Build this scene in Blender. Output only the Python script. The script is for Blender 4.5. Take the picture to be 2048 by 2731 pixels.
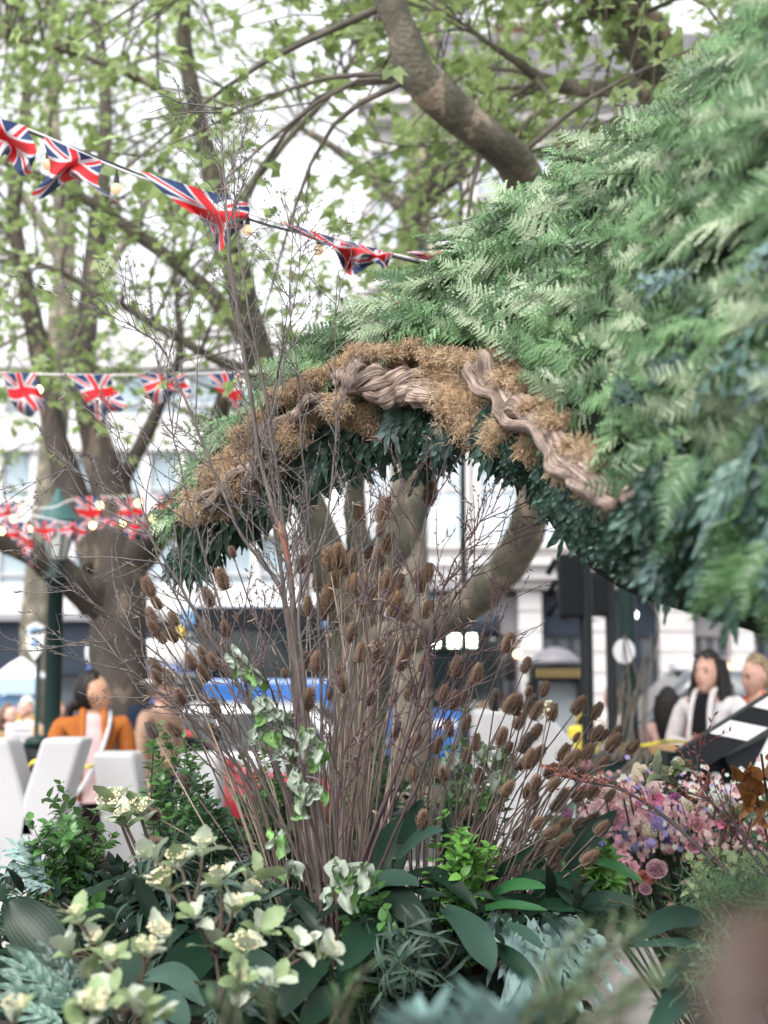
import bpy, bmesh, math, random
import numpy as np
from mathutils import Vector, Matrix, Euler, Quaternion

random.seed(11)
rng = np.random.default_rng(11)
SC = bpy.context.scene
for _o in list(bpy.data.objects):
    bpy.data.objects.remove(_o)
COL = SC.collection
R = math.radians

# ------------------------------------------------------------------ camera, sky, sun, exposure
CAM_H = 1.58
PITCH = R(7.0)
FPX = 3793.0                       # focal length in photograph pixels (2048 x 2731)
cam = bpy.data.cameras.new('camera')
cam.sensor_fit = 'VERTICAL'; cam.sensor_height = 36.0; cam.sensor_width = 27.0
cam.lens = 50.0
cam.clip_start = 0.05; cam.clip_end = 600
cam.dof.use_dof = True
cam.dof.focus_distance = 3.32
cam.dof.aperture_fstop = 3.0
camo = bpy.data.objects.new('camera', cam)
camo.location = (0, 0, CAM_H); camo.rotation_euler = (R(90) + PITCH, 0, 0)
COL.objects.link(camo); SC.camera = camo

SUN_EL, SUN_ROT = R(52), R(205)
world = bpy.data.worlds.new('World'); SC.world = world; world.use_nodes = True
wn = world.node_tree; wn.nodes.clear()
sky = wn.nodes.new('ShaderNodeTexSky'); sky.sky_type = 'NISHITA'; sky.sun_disc = False
sky.sun_elevation = SUN_EL; sky.sun_rotation = SUN_ROT
sky.air_density = 1.0; sky.dust_density = 3.0; sky.ozone_density = 1.0
hs = wn.nodes.new('ShaderNodeHueSaturation'); hs.inputs['Saturation'].default_value = 0.12
bg = wn.nodes.new('ShaderNodeBackground'); bg.inputs['Strength'].default_value = 0.15
wo = wn.nodes.new('ShaderNodeOutputWorld')
wn.links.new(sky.outputs[0], hs.inputs['Color']); wn.links.new(hs.outputs[0], bg.inputs[0]); wn.links.new(bg.outputs[0], wo.inputs[0])

sun = bpy.data.lights.new('sun', 'SUN'); sun.energy = 1.1; sun.angle = R(30); sun.color = (1.0, 0.96, 0.9)
suno = bpy.data.objects.new('sun', sun); COL.objects.link(suno)
# sky sun_rotation turns clockwise from +Y seen from above
_sd = Vector((math.sin(SUN_ROT) * math.cos(SUN_EL), math.cos(SUN_ROT) * math.cos(SUN_EL), math.sin(SUN_EL)))
suno.rotation_euler = _sd.to_track_quat('Z', 'Y').to_euler()
suno.location = (0, 0, 30)

SC.view_settings.view_transform = 'Standard'; SC.view_settings.look = 'None'
SC.view_settings.gamma = 1.0; SC.view_settings.use_curve_mapping = False
SC.view_settings.exposure = 1.6
SC.render.engine = 'CYCLES'
SC.cycles.use_denoising = True
SC.cycles.max_bounces = 6; SC.cycles.diffuse_bounces = 3; SC.cycles.glossy_bounces = 2
SC.cycles.transmission_bounces = 4; SC.cycles.transparent_max_bounces = 6
SC.cycles.caustics_reflective = False; SC.cycles.caustics_refractive = False

# ------------------------------------------------------------------ helpers
_cp, _sp = math.cos(PITCH), math.sin(PITCH)
def P(px, py, d):
    """World point seen at photograph pixel (px, py), d metres away along +Y."""
    u = (px - 1024.0) / FPX; v = (1365.5 - py) / FPX
    x, y, z = u, _cp - v * _sp, _sp + v * _cp
    k = d / y
    return Vector((x * k, d, CAM_H + z * k))
def PZ(px, d, z):
    """World point at pixel column px, distance d, height z."""
    p = P(px, 1830, d)
    return Vector((p.x, d, z))
def S(npx, d):                      # pixels -> metres at distance d
    return npx / FPX * d
def U(a, b): return random.uniform(a, b)
def rvec():
    while True:
        v = Vector((U(-1, 1), U(-1, 1), U(-1, 1)))
        if 0.05 < v.length < 1: return v.normalized()
def lerp(a, b, t): return a + (b - a) * t
def perp(v):
    v = v.normalized(); a = Vector((0, 0, 1)) if abs(v.z) < 0.9 else Vector((1, 0, 0))
    return v.cross(a).normalized()

def spline(pts, n):
    """Catmull-Rom through pts (Vectors or floats lists), n samples."""
    pts = [Vector(p) for p in pts]
    if len(pts) == 2: return [pts[0].lerp(pts[1], i / (n - 1)) for i in range(n)]
    q = [pts[0] * 2 - pts[1]] + pts + [pts[-1] * 2 - pts[-2]]
    out = []; m = len(pts) - 1
    for i in range(n):
        t = i / (n - 1) * m; k = min(int(t), m - 1); f = t - k
        a, b, c, d = q[k], q[k + 1], q[k + 2], q[k + 3]
        out.append(0.5 * ((2 * b) + (c - a) * f + (2 * a - 5 * b + 4 * c - d) * f * f + (3 * b - a - 3 * c + d) * f ** 3))
    return out
def interp(vals, t):
    m = len(vals) - 1; x = max(0, min(1, t)) * m; k = min(int(x), m - 1)
    return vals[k] + (vals[k + 1] - vals[k]) * (x - k)

class MB:
    """Collects faces and builds ONE mesh object."""
    def __init__(s): s.v = []; s.f = []; s.m = []; s.uv = []
    def add(s, verts, faces, mi=0, uvs=None):
        o = len(s.v); s.v += [tuple(p) for p in verts]
        s.f += [tuple(i + o for i in f) for f in faces]; s.m += [mi] * len(faces)
        s.uv += list(uvs) if uvs else [(0.5, 0.5)] * len(verts)
    def box(s, c, size, rot=None, mi=0):
        c = Vector(c); hx, hy, hz = size[0] / 2, size[1] / 2, size[2] / 2
        vs = [Vector((x, y, z)) for x in (-hx, hx) for y in (-hy, hy) for z in (-hz, hz)]
        if rot is not None: vs = [rot @ p for p in vs]
        s.add([p + c for p in vs], [(0, 1, 3, 2), (4, 6, 7, 5), (0, 4, 5, 1), (2, 3, 7, 6), (0, 2, 6, 4), (1, 5, 7, 3)], mi)
    def bbox(s, c, size, bev=0.02, rot=None, mi=0):
        bm = bmesh.new(); bmesh.ops.create_cube(bm, size=1)
        bmesh.ops.scale(bm, vec=Vector(size), verts=bm.verts)
        bmesh.ops.bevel(bm, geom=list(bm.edges), offset=bev, segments=2, profile=0.5, affect='EDGES')
        if rot is not None: bmesh.ops.transform(bm, matrix=rot.to_4x4() if len(rot) == 3 else rot, verts=bm.verts)
        bmesh.ops.translate(bm, vec=Vector(c), verts=bm.verts)
        bm.verts.index_update()
        s.add([v.co.copy() for v in bm.verts], [[v.index for v in f.verts] for f in bm.faces], mi); bm.free()
    def prism(s, poly, y0, y1, mi=0):
        """poly: (x, z) outline; extruded from y0 to y1."""
        n = len(poly)
        vs = [Vector((x, y0, z)) for x, z in poly] + [Vector((x, y1, z)) for x, z in poly]
        fs = [tuple(range(n)), tuple(range(2 * n - 1, n - 1, -1))] + [(i, i + n, (i + 1) % n + n, (i + 1) % n) for i in range(n)]
        s.add(vs, fs, mi)
    def tube(s, pts, rad, n=6, mi=0, cap=True, twist=0.0, flat=1.0, wob=None):
        pts = [Vector(p) for p in pts]; k = len(pts)
        if not hasattr(rad, '__len__'): rad = [rad] * k
        elif len(rad) != k: rad = [interp(rad, i / (k - 1)) for i in range(k)]
        t = (pts[1] - pts[0]).normalized(); a = perp(t); vs = []; uv = []
        for i in range(k):
            t2 = (pts[min(i + 1, k - 1)] - pts[max(i - 1, 0)])
            if t2.length < 1e-9: t2 = t.copy()
            t2.normalize(); a = (a - t2 * a.dot(t2))
            a = a.normalized() if a.length > 1e-6 else perp(t2)
            b = t2.cross(a)
            for j in range(n):
                ang = 2 * math.pi * j / n + twist * i
                r = rad[i] * (wob(i, j) if wob else 1)
                vs.append(pts[i] + a * math.cos(ang) * r + b * math.sin(ang) * r * flat); uv.append((j / n, i / k))
        fs = [(i * n + j, i * n + (j + 1) % n, (i + 1) * n + (j + 1) % n, (i + 1) * n + j) for i in range(k - 1) for j in range(n)]
        if cap: fs += [tuple(range(n - 1, -1, -1)), tuple((k - 1) * n + j for j in range(n))]
        s.add(vs, fs, mi, uv)
    def ell(s, c, r, nu=12, nv=8, rot=None, mi=0):
        c = Vector(c); r = Vector(r) if hasattr(r, '__len__') else Vector((r, r, r)); vs = []
        for i in range(nv + 1):
            th = math.pi * i / nv
            for j in range(nu):
                ph = 2 * math.pi * j / nu
                p = Vector((math.sin(th) * math.cos(ph) * r.x, math.sin(th) * math.sin(ph) * r.y, math.cos(th) * r.z))
                if rot is not None: p = rot @ p
                vs.append(p + c)
        fs = []
        for i in range(nv):
            for j in range(nu):
                q = (i * nu + j, (i + 1) * nu + j, (i + 1) * nu + (j + 1) % nu, i * nu + (j + 1) % nu)
                fs.append(q if 0 < i < nv - 1 else ((q[0], q[1], q[2]) if i == 0 else (q[0], q[1], q[3])))
        s.add(vs, fs, mi)
    def lathe(s, prof, c, n=16, mi=0):
        """prof: (radius, z) from bottom to top, round the vertical through c."""
        c = Vector(c); k = len(prof)
        vs = [c + Vector((r * math.cos(2 * math.pi * j / n), r * math.sin(2 * math.pi * j / n), z)) for r, z in prof for j in range(n)]
        fs = [(i * n + j, i * n + (j + 1) % n, (i + 1) * n + (j + 1) % n, (i + 1) * n + j) for i in range(k - 1) for j in range(n)]
        fs += [tuple(range(n - 1, -1, -1)), tuple((k - 1) * n + j for j in range(n))]
        s.add(vs, fs, mi)
    def leaf(s, base, d, up, L, W, n=6, bend=0.3, fold=0.25, wave=0.0, prof=None, mi=0, cols=1, side=0.0, teeth=0.0):
        """Leaf blade: base point, direction d, face normal up; droops by bend, folded along the midrib."""
        d = Vector(d).normalized(); up = Vector(up); up = (up - d * up.dot(d))
        up = up.normalized() if up.length > 1e-6 else perp(d)
        sd = d.cross(up); vs = []; uv = []; pos = Vector(base); ang = 0.0; k = 2 * cols + 1
        ph = U(0, 6.28)
        for i in range(n + 1):
            t = i / n
            w = W * 0.5 * (prof(t) if prof else math.sin(math.pi * min(1, t * 0.92 + 0.08) ** 0.8) ** 0.9 if 0 < t < 1 else 0.03)
            if teeth and i % 2: w *= 1 - teeth
            dd = d * math.cos(ang) - up * math.sin(ang) + sd * side * t; nn = up * math.cos(ang) + d * math.sin(ang)
            for j in range(k):
                x = (j - cols) / cols
                vs.append(pos + sd * x * w + nn * (abs(x) * w * fold + (math.sin(ph + t * 11 + (2 if x > 0 else 0)) * wave * W * abs(x) if wave else 0)))
                uv.append((0.5 + x * 0.5, t))
            pos = pos + dd * (L / n); ang += bend * 2.0 / n
        fs = [(i * k + j, i * k + j + 1, (i + 1) * k + j + 1, (i + 1) * k + j) for i in range(n) for j in range(k - 1)]
        s.add(vs, fs, mi, uv)
    def mesh(s, name, mats, off=None, smooth=True):
        me = bpy.data.meshes.new(name)
        v = np.array(s.v, dtype=np.float32).reshape(-1, 3)
        if off is not None: v = v - np.array(off, dtype=np.float32)
        me.from_pydata(v.tolist(), [], s.f)
        for m in (mats if isinstance(mats, (list, tuple)) else [mats]): me.materials.append(m)
        if isinstance(mats, (list, tuple)) and len(mats) > 1: me.polygons.foreach_set('material_index', s.m)
        ul = me.uv_layers.new(name='UVMap'); li = np.empty(len(me.loops), dtype=np.int32); me.loops.foreach_get('vertex_index', li)
        ul.data.foreach_set('uv', np.array(s.uv, dtype=np.float32)[li].ravel())
        if smooth: me.polygons.foreach_set('use_smooth', [True] * len(me.polygons))
        me.update(); return me
    def build(s, name, mats, parent=None, smooth=True):
        off = parent['_w'] if parent is not None else None
        o = bpy.data.objects.new(name, s.mesh(name, mats, off, smooth)); COL.objects.link(o)
        if parent is not None: o.parent = parent; o['_w'] = parent['_w']
        else: o['_w'] = (0.0, 0.0, 0.0)
        return o

def tag(o, label=None, cat=None, group=None, kind=None):
    if label: o['label'] = label
    if cat: o['category'] = cat
    if group: o['group'] = group
    if kind: o['kind'] = kind
    return o
def thing(name, label, cat, loc=(0, 0, 0), group=None):
    o = bpy.data.objects.new(name, None); COL.objects.link(o); o.empty_display_size = 0.1
    o.location = Vector(loc); o['_w'] = tuple(loc)
    return tag(o, label, cat, group)
def inst(name, me, parent, M):
    """Part sharing mesh data; M is a world matrix."""
    o = bpy.data.objects.new(name, me); COL.objects.link(o)
    if parent is not None:
        o.parent = parent; o.matrix_local = Matrix.Translation(-Vector(parent['_w'])) @ M
        o['_w'] = parent['_w']
    else: o.matrix_world = M; o['_w'] = (0., 0., 0.)
    return o
def frame(pos, y, z, s=1.0):
    """Matrix with local +Y along y and local +Z near z."""
    y = Vector(y).normalized(); z = Vector(z); z = z - y * z.dot(y)
    z = z.normalized() if z.length > 1e-6 else perp(y)
    x = y.cross(z)
    M = Matrix((x, y, z)).transposed().to_4x4()
    sc = Vector(s) if hasattr(s, '__len__') else Vector((s, s, s))
    return Matrix.Translation(pos) @ M @ Matrix.Diagonal((sc.x, sc.y, sc.z, 1))
def addmesh(mb, me_mb, M, mi=0):
    r = random.random(); mb.add([M @ Vector(p) for p in me_mb.v], me_mb.f, mi, [(r, .5)] * len(me_mb.v))
def np_quads(name, V, mat, parent=None, k=4):
    """V: (n, k, 3) array of polygons -> one mesh object."""
    n = V.shape[0]; me = bpy.data.meshes.new(name)
    if parent is not None: V = V - np.array(parent['_w'])
    me.vertices.add(n * k); me.loops.add(n * k); me.polygons.add(n)
    me.vertices.foreach_set('co', V.reshape(-1).astype(np.float32))
    me.loops.foreach_set('vertex_index', np.arange(n * k, dtype=np.int32))
    me.polygons.foreach_set('loop_start', np.arange(0, n * k, k, dtype=np.int32))
    me.materials.append(mat); me.update(calc_edges=True); me.validate()
    o = bpy.data.objects.new(name, me); COL.objects.link(o)
    if parent is not None: o.parent = parent; o['_w'] = parent['_w']
    else: o['_w'] = (0., 0., 0.)
    return o

# ------------------------------------------------------------------ materials
def lin(h):
    """sRGB hex -> linear rgba."""
    h = h.lstrip('#'); c = [int(h[i:i + 2], 16) / 255 for i in (0, 2, 4)]
    return tuple((x / 12.92 if x <= 0.04045 else ((x + 0.055) / 1.055) ** 2.4) for x in c) + (1.0,)
def rgb(c): return tuple(c) + (1.0,) if len(c) == 3 else tuple(c)
def newmat(name):
    m = bpy.data.materials.new(name); m.use_nodes = True
    nt = m.node_tree; b = nt.nodes['Principled BSDF']; return m, nt, b
def mat(name, c, rough=0.6, c2=None, scale=8.0, metal=0.0, bump=0.0, emit=None, es=1.0, detail=4.0, spec=0.5, coat=0.0, stretch=None):
    """Plain surface with noise variation between c and c2 and optional fine relief."""
    m, nt, b = newmat(name); N = nt.nodes; Lk = nt.links
    b.inputs['Roughness'].default_value = rough; b.inputs['Metallic'].default_value = metal
    b.inputs['Specular IOR Level'].default_value = spec; b.inputs['Coat Weight'].default_value = coat
    c = rgb(c)
    b.inputs['Base Color'].default_value = c
    if c2 is not None or bump:
        tc = N.new('ShaderNodeTexCoord'); no = N.new('ShaderNodeTexNoise'); no.inputs['Scale'].default_value = scale; no.inputs['Detail'].default_value = detail
        src = tc.outputs['Object']
        if stretch:
            mp = N.new('ShaderNodeMapping'); mp.inputs['Scale'].default_value = stretch; Lk.new(src, mp.inputs[0]); src = mp.outputs[0]
        Lk.new(src, no.inputs['Vector'])
        if c2 is not None:
            mx = N.new('ShaderNodeMix'); mx.data_type = 'RGBA'; mx.inputs['A'].default_value = c; mx.inputs['B'].default_value = rgb(c2)
            cr = N.new('ShaderNodeValToRGB'); cr.color_ramp.elements[0].position = 0.35; cr.color_ramp.elements[1].position = 0.65
            Lk.new(no.outputs['Fac'], cr.inputs[0]); Lk.new(cr.outputs[0], mx.inputs['Factor']); Lk.new(mx.outputs['Result'], b.inputs['Base Color'])
        if bump:
            bp = N.new('ShaderNodeBump'); bp.inputs['Strength'].default_value = bump; bp.inputs['Distance'].default_value = 0.02
            Lk.new(no.outputs['Fac'], bp.inputs['Height']); Lk.new(bp.outputs[0], b.inputs['Normal'])
    if emit is not None:
        b.inputs['Emission Color'].default_value = rgb(emit); b.inputs['Emission Strength'].default_value = es
    return m
def leafmat(name, c, c2, back=None, rough=0.45, trans=0.25, veins=0.0, spec=0.5, nscale=12.0, hue=0.02, val=0.25, sheen=0.0, uvrand=False):
    """Leaf: colour drifts between c and c2 leaf by leaf, paler back, some light passes through."""
    m, nt, b = newmat(name); N = nt.nodes; Lk = nt.links
    b.inputs['Roughness'].default_value = rough; b.inputs['Specular IOR Level'].default_value = spec
    geo = N.new('ShaderNodeNewGeometry'); oi = N.new('ShaderNodeObjectInfo')
    ad = N.new('ShaderNodeMath'); ad.operation = 'ADD'; 
    if uvrand:
        un = N.new('ShaderNodeUVMap'); us = N.new('ShaderNodeSeparateXYZ'); Lk.new(un.outputs[0], us.inputs[0]); Lk.new(us.outputs['X'], ad.inputs[0])
    else: Lk.new(geo.outputs['Random Per Island'], ad.inputs[0])
    Lk.new(oi.outputs['Random'], ad.inputs[1])
    fr = N.new('ShaderNodeMath'); fr.operation = 'FRACT'; Lk.new(ad.outputs[0], fr.inputs[0])
    no = N.new('ShaderNodeTexNoise'); no.inputs['Scale'].default_value = nscale; tc = N.new('ShaderNodeTexCoord'); Lk.new(tc.outputs['Object'], no.inputs['Vector'])
    av = N.new('ShaderNodeMath'); av.operation = 'MULTIPLY_ADD'; av.inputs[1].default_value = 0.5; Lk.new(fr.outputs[0], av.inputs[0])
    hf = N.new('ShaderNodeMath'); hf.operation = 'MULTIPLY'; hf.inputs[1].default_value = 0.55; Lk.new(no.outputs['Fac'], hf.inputs[0]); Lk.new(hf.outputs[0], av.inputs[2])
    mx = N.new('ShaderNodeMix'); mx.data_type = 'RGBA'; mx.inputs['A'].default_value = rgb(c); mx.inputs['B'].default_value = rgb(c2)
    Lk.new(av.outputs[0], mx.inputs['Factor']); col = mx.outputs['Result']
    if veins:
        uvn = N.new('ShaderNodeUVMap'); sx = N.new('ShaderNodeSeparateXYZ'); Lk.new(uvn.outputs[0], sx.inputs[0])
        ws = N.new('ShaderNodeMath'); ws.operation = 'MULTIPLY'; ws.inputs[1].default_value = 75.0; Lk.new(sx.outputs['X'], ws.inputs[0])
        if veins < 0:          # side veins slanting from the midrib
            ab = N.new('ShaderNodeMath'); ab.operation = 'SUBTRACT'; Lk.new(sx.outputs['X'], ab.inputs[0]); ab.inputs[1].default_value = 0.5
            a2 = N.new('ShaderNodeMath'); a2.operation = 'ABSOLUTE'; Lk.new(ab.outputs[0], a2.inputs[0])
            a3 = N.new('ShaderNodeMath'); a3.operation = 'MULTIPLY_ADD'; Lk.new(a2.outputs[0], a3.inputs[0]); a3.inputs[1].default_value = -0.9; Lk.new(sx.outputs['Y'], a3.inputs[2])
            Lk.new(a3.outputs[0], ws.inputs[0]); ws.inputs[1].default_value = 52.0; veins = -veins
        sn = N.new('ShaderNodeMath'); sn.operation = 'SINE'; Lk.new(ws.outputs[0], sn.inputs[0])
        ml = N.new('ShaderNodeMath'); ml.operation = 'MULTIPLY_ADD'; ml.inputs[1].default_value = veins; ml.inputs[2].default_value = 1.0; Lk.new(sn.outputs[0], ml.inputs[0])
        vm = N.new('ShaderNodeVectorMath'); vm.operation = 'SCALE'; Lk.new(col, vm.inputs[0]); Lk.new(ml.outputs[0], vm.inputs['Scale']); col = vm.outputs[0]
        bp = N.new('ShaderNodeBump'); bp.inputs['Strength'].default_value = 0.05; bp.inputs['Distance'].default_value = 0.001; Lk.new(sn.outputs[0], bp.inputs['Height']); Lk.new(bp.outputs[0], b.inputs['Normal'])
    if back is not None:
        m2 = N.new('ShaderNodeMix'); m2.data_type = 'RGBA'; Lk.new(geo.outputs['Backfacing'], m2.inputs['Factor']); Lk.new(col, m2.inputs['A']); m2.inputs['B'].default_value = rgb(back); col = m2.outputs['Result']
    hv = N.new('ShaderNodeHueSaturation'); Lk.new(col, hv.inputs['Color'])
    vv = N.new('ShaderNodeMath'); vv.operation = 'MULTIPLY_ADD'; vv.inputs[1].default_value = val * 2; vv.inputs[2].default_value = 1 - val; Lk.new(fr.outputs[0], vv.inputs[0]); Lk.new(vv.outputs[0], hv.inputs['Value'])
    col = hv.outputs[0]
    Lk.new(col, b.inputs['Base Color'])
    if sheen: b.inputs['Sheen Weight'].default_value = sheen; b.inputs['Sheen Roughness'].default_value = 0.4
    if trans:
        tr = N.new('ShaderNodeBsdfTranslucent'); Lk.new(col, tr.inputs['Color']); ms = N.new('ShaderNodeMixShader'); ms.inputs[0].default_value = trans
        Lk.new(b.outputs[0], ms.inputs[1]); Lk.new(tr.outputs[0], ms.inputs[2]); Lk.new(ms.outputs[0], N['Material Output'].inputs[0])
    return m
# ================================================================== ground, road, kerb
def X(px, d): return (px - 1024.0) / FPX * d
def Zp(py, d): return P(1024, py, d).z
def slab(name, x0, x1, y0, y1, z0, z1, m, kind='structure', parent=None):
    b = MB(); b.box(((x0 + x1) / 2, (y0 + y1) / 2, (z0 + z1) / 2), (x1 - x0, y1 - y0, z1 - z0)); o = b.build(name, m, parent, smooth=False)
    if kind: tag(o, kind=kind)
    return o
M_PAVE = mat('paving_stone', (0.34, 0.31, 0.29), 0.8, (0.24, 0.22, 0.21), 2.5, bump=0.15)
M_ASPH = mat('asphalt', (0.06, 0.06, 0.065), 0.85, (0.04, 0.04, 0.045), 6.0, bump=0.2)
M_KERB = mat('kerb_granite', (0.4, 0.39, 0.37), 0.8, (0.3, 0.29, 0.28), 12)
M_LINE = mat('road_paint', (0.75, 0.75, 0.72), 0.6)
M_YELLOW = mat('yellow_road_paint', (0.7, 0.5, 0.05), 0.6)
slab('ground', -150, 150, -40, 300, -0.6, -0.14, mat('ground_far', (0.2, 0.19, 0.18), 0.9, (0.15, 0.15, 0.14), 0.3))
slab('road', -150, 150, 13.2, 29.0, -0.139, -0.12, M_ASPH)
pv = slab('pavement', -40, 40, -20, 12.9, -0.139, -0.012, mat('paving_joint', (0.12, 0.11, 0.1), 0.9))
slab('far_pavement', -150, 150, 29.3, 60, -0.139, 0.0, M_PAVE)
slab('kerb', -40, 40, 12.9, 13.2, -0.139, 0.004, M_KERB); slab('kerb', -150, 150, 29.0, 29.3, -0.139, 0.004, M_KERB)
_pm = MB(); _pm.bbox((0, 0, -0.02), (0.588, 0.888, 0.04), 0.006); _pm = _pm.mesh('paving_slab', M_PAVE, smooth=False)
_k = 0
pv['_w'] = (0., 0., 0.)
for j in range(9):
    for i in range(14):                      # the slabs seen between the plants
        x = 0.2 + i * 0.6 + (0.3 if j % 2 else 0); y = 4.4 + j * 0.9
        inst('paving_slab', _pm, pv, Matrix.Translation((x, y, 0.002 * math.sin(i * 7.1 + j * 3.3))))
for k in range(7):
    slab('lane_marking', -26 + k * 8, -23 + k * 8, 20.9, 21.05, -0.119, -0.116, M_LINE)

# ================================================================== buildings
M_WHITE = mat('white_render', (0.54, 0.535, 0.54), 0.7, (0.47, 0.465, 0.475), 0.6)
M_STONE = mat('portland_stone', (0.52, 0.505, 0.5), 0.75, (0.44, 0.42, 0.42), 1.0)
M_NAVY = mat('navy_fascia', (0.011, 0.018, 0.03), 0.6, (0.016, 0.024, 0.038), 1.0, spec=0.25)
M_GLASSB = mat('office_glass', (0.2, 0.27, 0.31), 0.12, (0.3, 0.36, 0.4), 0.8)
M_GLASSD = mat('shop_glass', (0.03, 0.04, 0.05), 0.1, (0.07, 0.085, 0.1), 0.9)
M_GLASSW = mat('sash_glass', (0.28, 0.33, 0.38), 0.15, (0.42, 0.46, 0.5), 1.2)
M_GREYP = mat('grey_shopfront', (0.16, 0.15, 0.16), 0.6)
M_BLUEP = mat('blue_shopfront', (0.05, 0.14, 0.25), 0.5, (0.07, 0.2, 0.35), 1.0)
M_SLATE = mat('slate_roof', (0.1, 0.1, 0.11), 0.7, (0.14, 0.14, 0.15), 4)
M_BRICK = mat('red_brick', (0.42, 0.17, 0.12), 0.85, (0.32, 0.13, 0.1), 6)
M_SILL = mat('window_sill', (0.7, 0.69, 0.68), 0.7)
M_BRASS = mat('brass_letters', (0.26, 0.19, 0.07), 0.4, metal=0.4)
M_WARM = mat('warm_shop_lamp', (0.9, 0.7, 0.4), 0.5, emit=(1.0, 0.72, 0.36), es=2.6)

# --- white office block on the left, ribbon windows
d0 = 48.0
bl = thing('office_building', 'white office block with ribbon windows above a dark navy shop fascia', 'building', (X(200, d0), d0, 0))
x0, x1 = X(-420, d0), X(800, d0); cx, wx = (x0 + x1) / 2, x1 - x0
b = MB()
b.box((cx, d0 + 4.2, 6.8), (wx, 7.9, 13.6)); b.build('wall', M_WHITE, bl, False)
for za, zb, nm in ((3.98, 4.95, 'spandrel_band'), (6.65, 7.9, 'spandrel_band'), (9.55, 10.8, 'spandrel_band'), (12.45, 13.9, 'parapet')):
    b = MB(); b.bbox((cx, d0 + 0.02, (za + zb) / 2), (wx + 0.1, 0.5, zb - za), 0.03); b.build(nm, M_WHITE, bl, False)
b = MB(); b.box((cx, d0 - 0.16, 3.86), (wx, 0.9, 0.2)); b.build('canopy', mat('canopy_grey', (0.2, 0.2, 0.22), 0.6), bl, False)
b = MB(); b.bbox((cx, d0 - 0.05, 2.85), (wx, 0.5, 1.78), 0.04); b.build('fascia', M_NAVY, bl, False)
fm = MB()
for a, c in (((0, 0.05, 0.82), (1.25, 0.12, 0.1)), ((0, 0.05, -0.82), (1.25, 0.12, 0.1)), ((-0.55, 0.05, 0), (0.17, 0.14, 1.55)), ((0.55, 0.05, 0), (0.17, 0.14, 1.55)), ((0, 0.05, -0.45), (0.94, 0.08, 0.06))): fm.box(a, c)
fm = fm.mesh('window', M_WHITE, smooth=False)
pm = MB(); pm.box((0, 0.13, 0), (0.94, 0.02, 1.54)); pm = pm.mesh('pane', M_GLASSB, smooth=False)
n = int(wx / 1.26)
for z in (5.8, 8.72, 11.62):
    for i in range(n):
        xx = x0 + 0.7 + i * 1.26
        w = inst('window', fm, bl, Matrix.Translation((xx, d0 - 0.02, z)))
        q = bpy.data.objects.new('pane', pm); COL.objects.link(q); q.parent = w
        q.location = (0, 0.02, 0)
for i in range(7):
    xx = x0 + 1.1 + i * 2.1
    b = MB(); b.box((xx, d0 + 0.12, 0.98), (1.9, 0.1, 1.9)); b.build('shop_window', M_GLASSD, bl, False)

# --- white stone building on the right with shops
d0 = 32.0
br = thing('stone_building', 'tall white stone building with pilasters over dark shopfronts', 'building', (X(1500, d0), d0, 0))
x0, x1 = X(985, d0), X(2600, d0); cx, wx = (x0 + x1) / 2, x1 - x0; H = 15.2
b = MB(); b.box((cx, d0 + 5, 4.1 + (H - 4.1) / 2), (wx, 9.6, H - 4.1)); b.build('wall', M_STONE, br, False)
b = MB(); b.box((cx, d0 + 5.2, 2.05), (wx - 0.2, 9.2, 4.06)); b.build('ground_floor', M_GREYP, br, False)
b = MB()
for za, zb, pr in ((3.75, 3.95, 0.3), (3.95, 4.25, 0.55), (4.25, 4.4, 0.75)): b.box((cx, d0 + 0.2 - pr / 2, (za + zb) / 2), (wx + pr, pr + 0.4, zb - za))
b.build('cornice', M_STONE, br, False)
b = MB()
for za, zb, pr in ((H - 0.5, H - 0.2, 0.25), (H - 0.2, H, 0.5)): b.box((cx, d0 + 0.2 - pr / 2, (za + zb) / 2), (wx + pr, pr + 0.4, zb - za))
b.build('roof_cornice', M_STONE, br, False)
b = MB(); b.prism([(x0, H), (x1, H), (x1 - 0.6, H + 2.1), (x0 + 0.6, H + 2.1)], d0 + 0.8, d0 + 9); b.build('roof', M_SLATE, br, False)
for z in (6.9, 7.4, 8.0, 8.6, 10.7, 11.3):      # shallow string courses
    if z in (8.0, 11.3):
        b = MB(); b.box((cx, d0 + 0.14, z), (wx, 0.2, 0.16)); b.build('string_course', M_STONE, br, False)
pil = [(1012, 44), (1085, 50), (1262, 40), (1412, 62), (1592, 50), (1800, 90), (1975, 60), (2130, 60), (2300, 60)]
for px, w in pil:
    bw = S(w, d0); b = MB()
    b.box((X(px, d0), d0 + 0.1, 0.25), (bw * 1.2, 0.6, 0.5))
    for k in range(7):                          # rusticated blocks
        b.bbox((X(px, d0), d0 + 0.12, 0.72 + k * 0.46), (bw, 0.5, 0.44), 0.02)
    b.build('pilaster', M_STONE, br, False)
wf = MB()
for a, c in (((0, 0, 1.22), (1.2, 0.2, 0.16)), ((-0.5, 0, 0), (0.16, 0.14, 2.3)), ((0.5, 0, 0), (0.16, 0.14, 2.3)), ((0, 0.03, 0.1), (0.86, 0.06, 0.06)), ((0, 0.03, 0), (0.05, 0.05, 2.2)), ((0, -0.04, -1.2), (1.3, 0.3, 0.12))): wf.box(a, c)
wf = wf.mesh('window', M_STONE, smooth=False)
wp = MB(); wp.box((0, 0.05, 0), (0.86, 0.02, 2.25)); wp = wp.mesh('pane', M_GLASSW, smooth=False)
for z in (5.95, 9.6, 12.9):
    for px in range(1048, 2600, 148):
        w = inst('window', wf, br, Matrix.Translation((X(px - 10, d0), d0 + 0.13, z)))
        q = bpy.data.objects.new('pane', wp); COL.objects.link(q); q.parent = w
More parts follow.
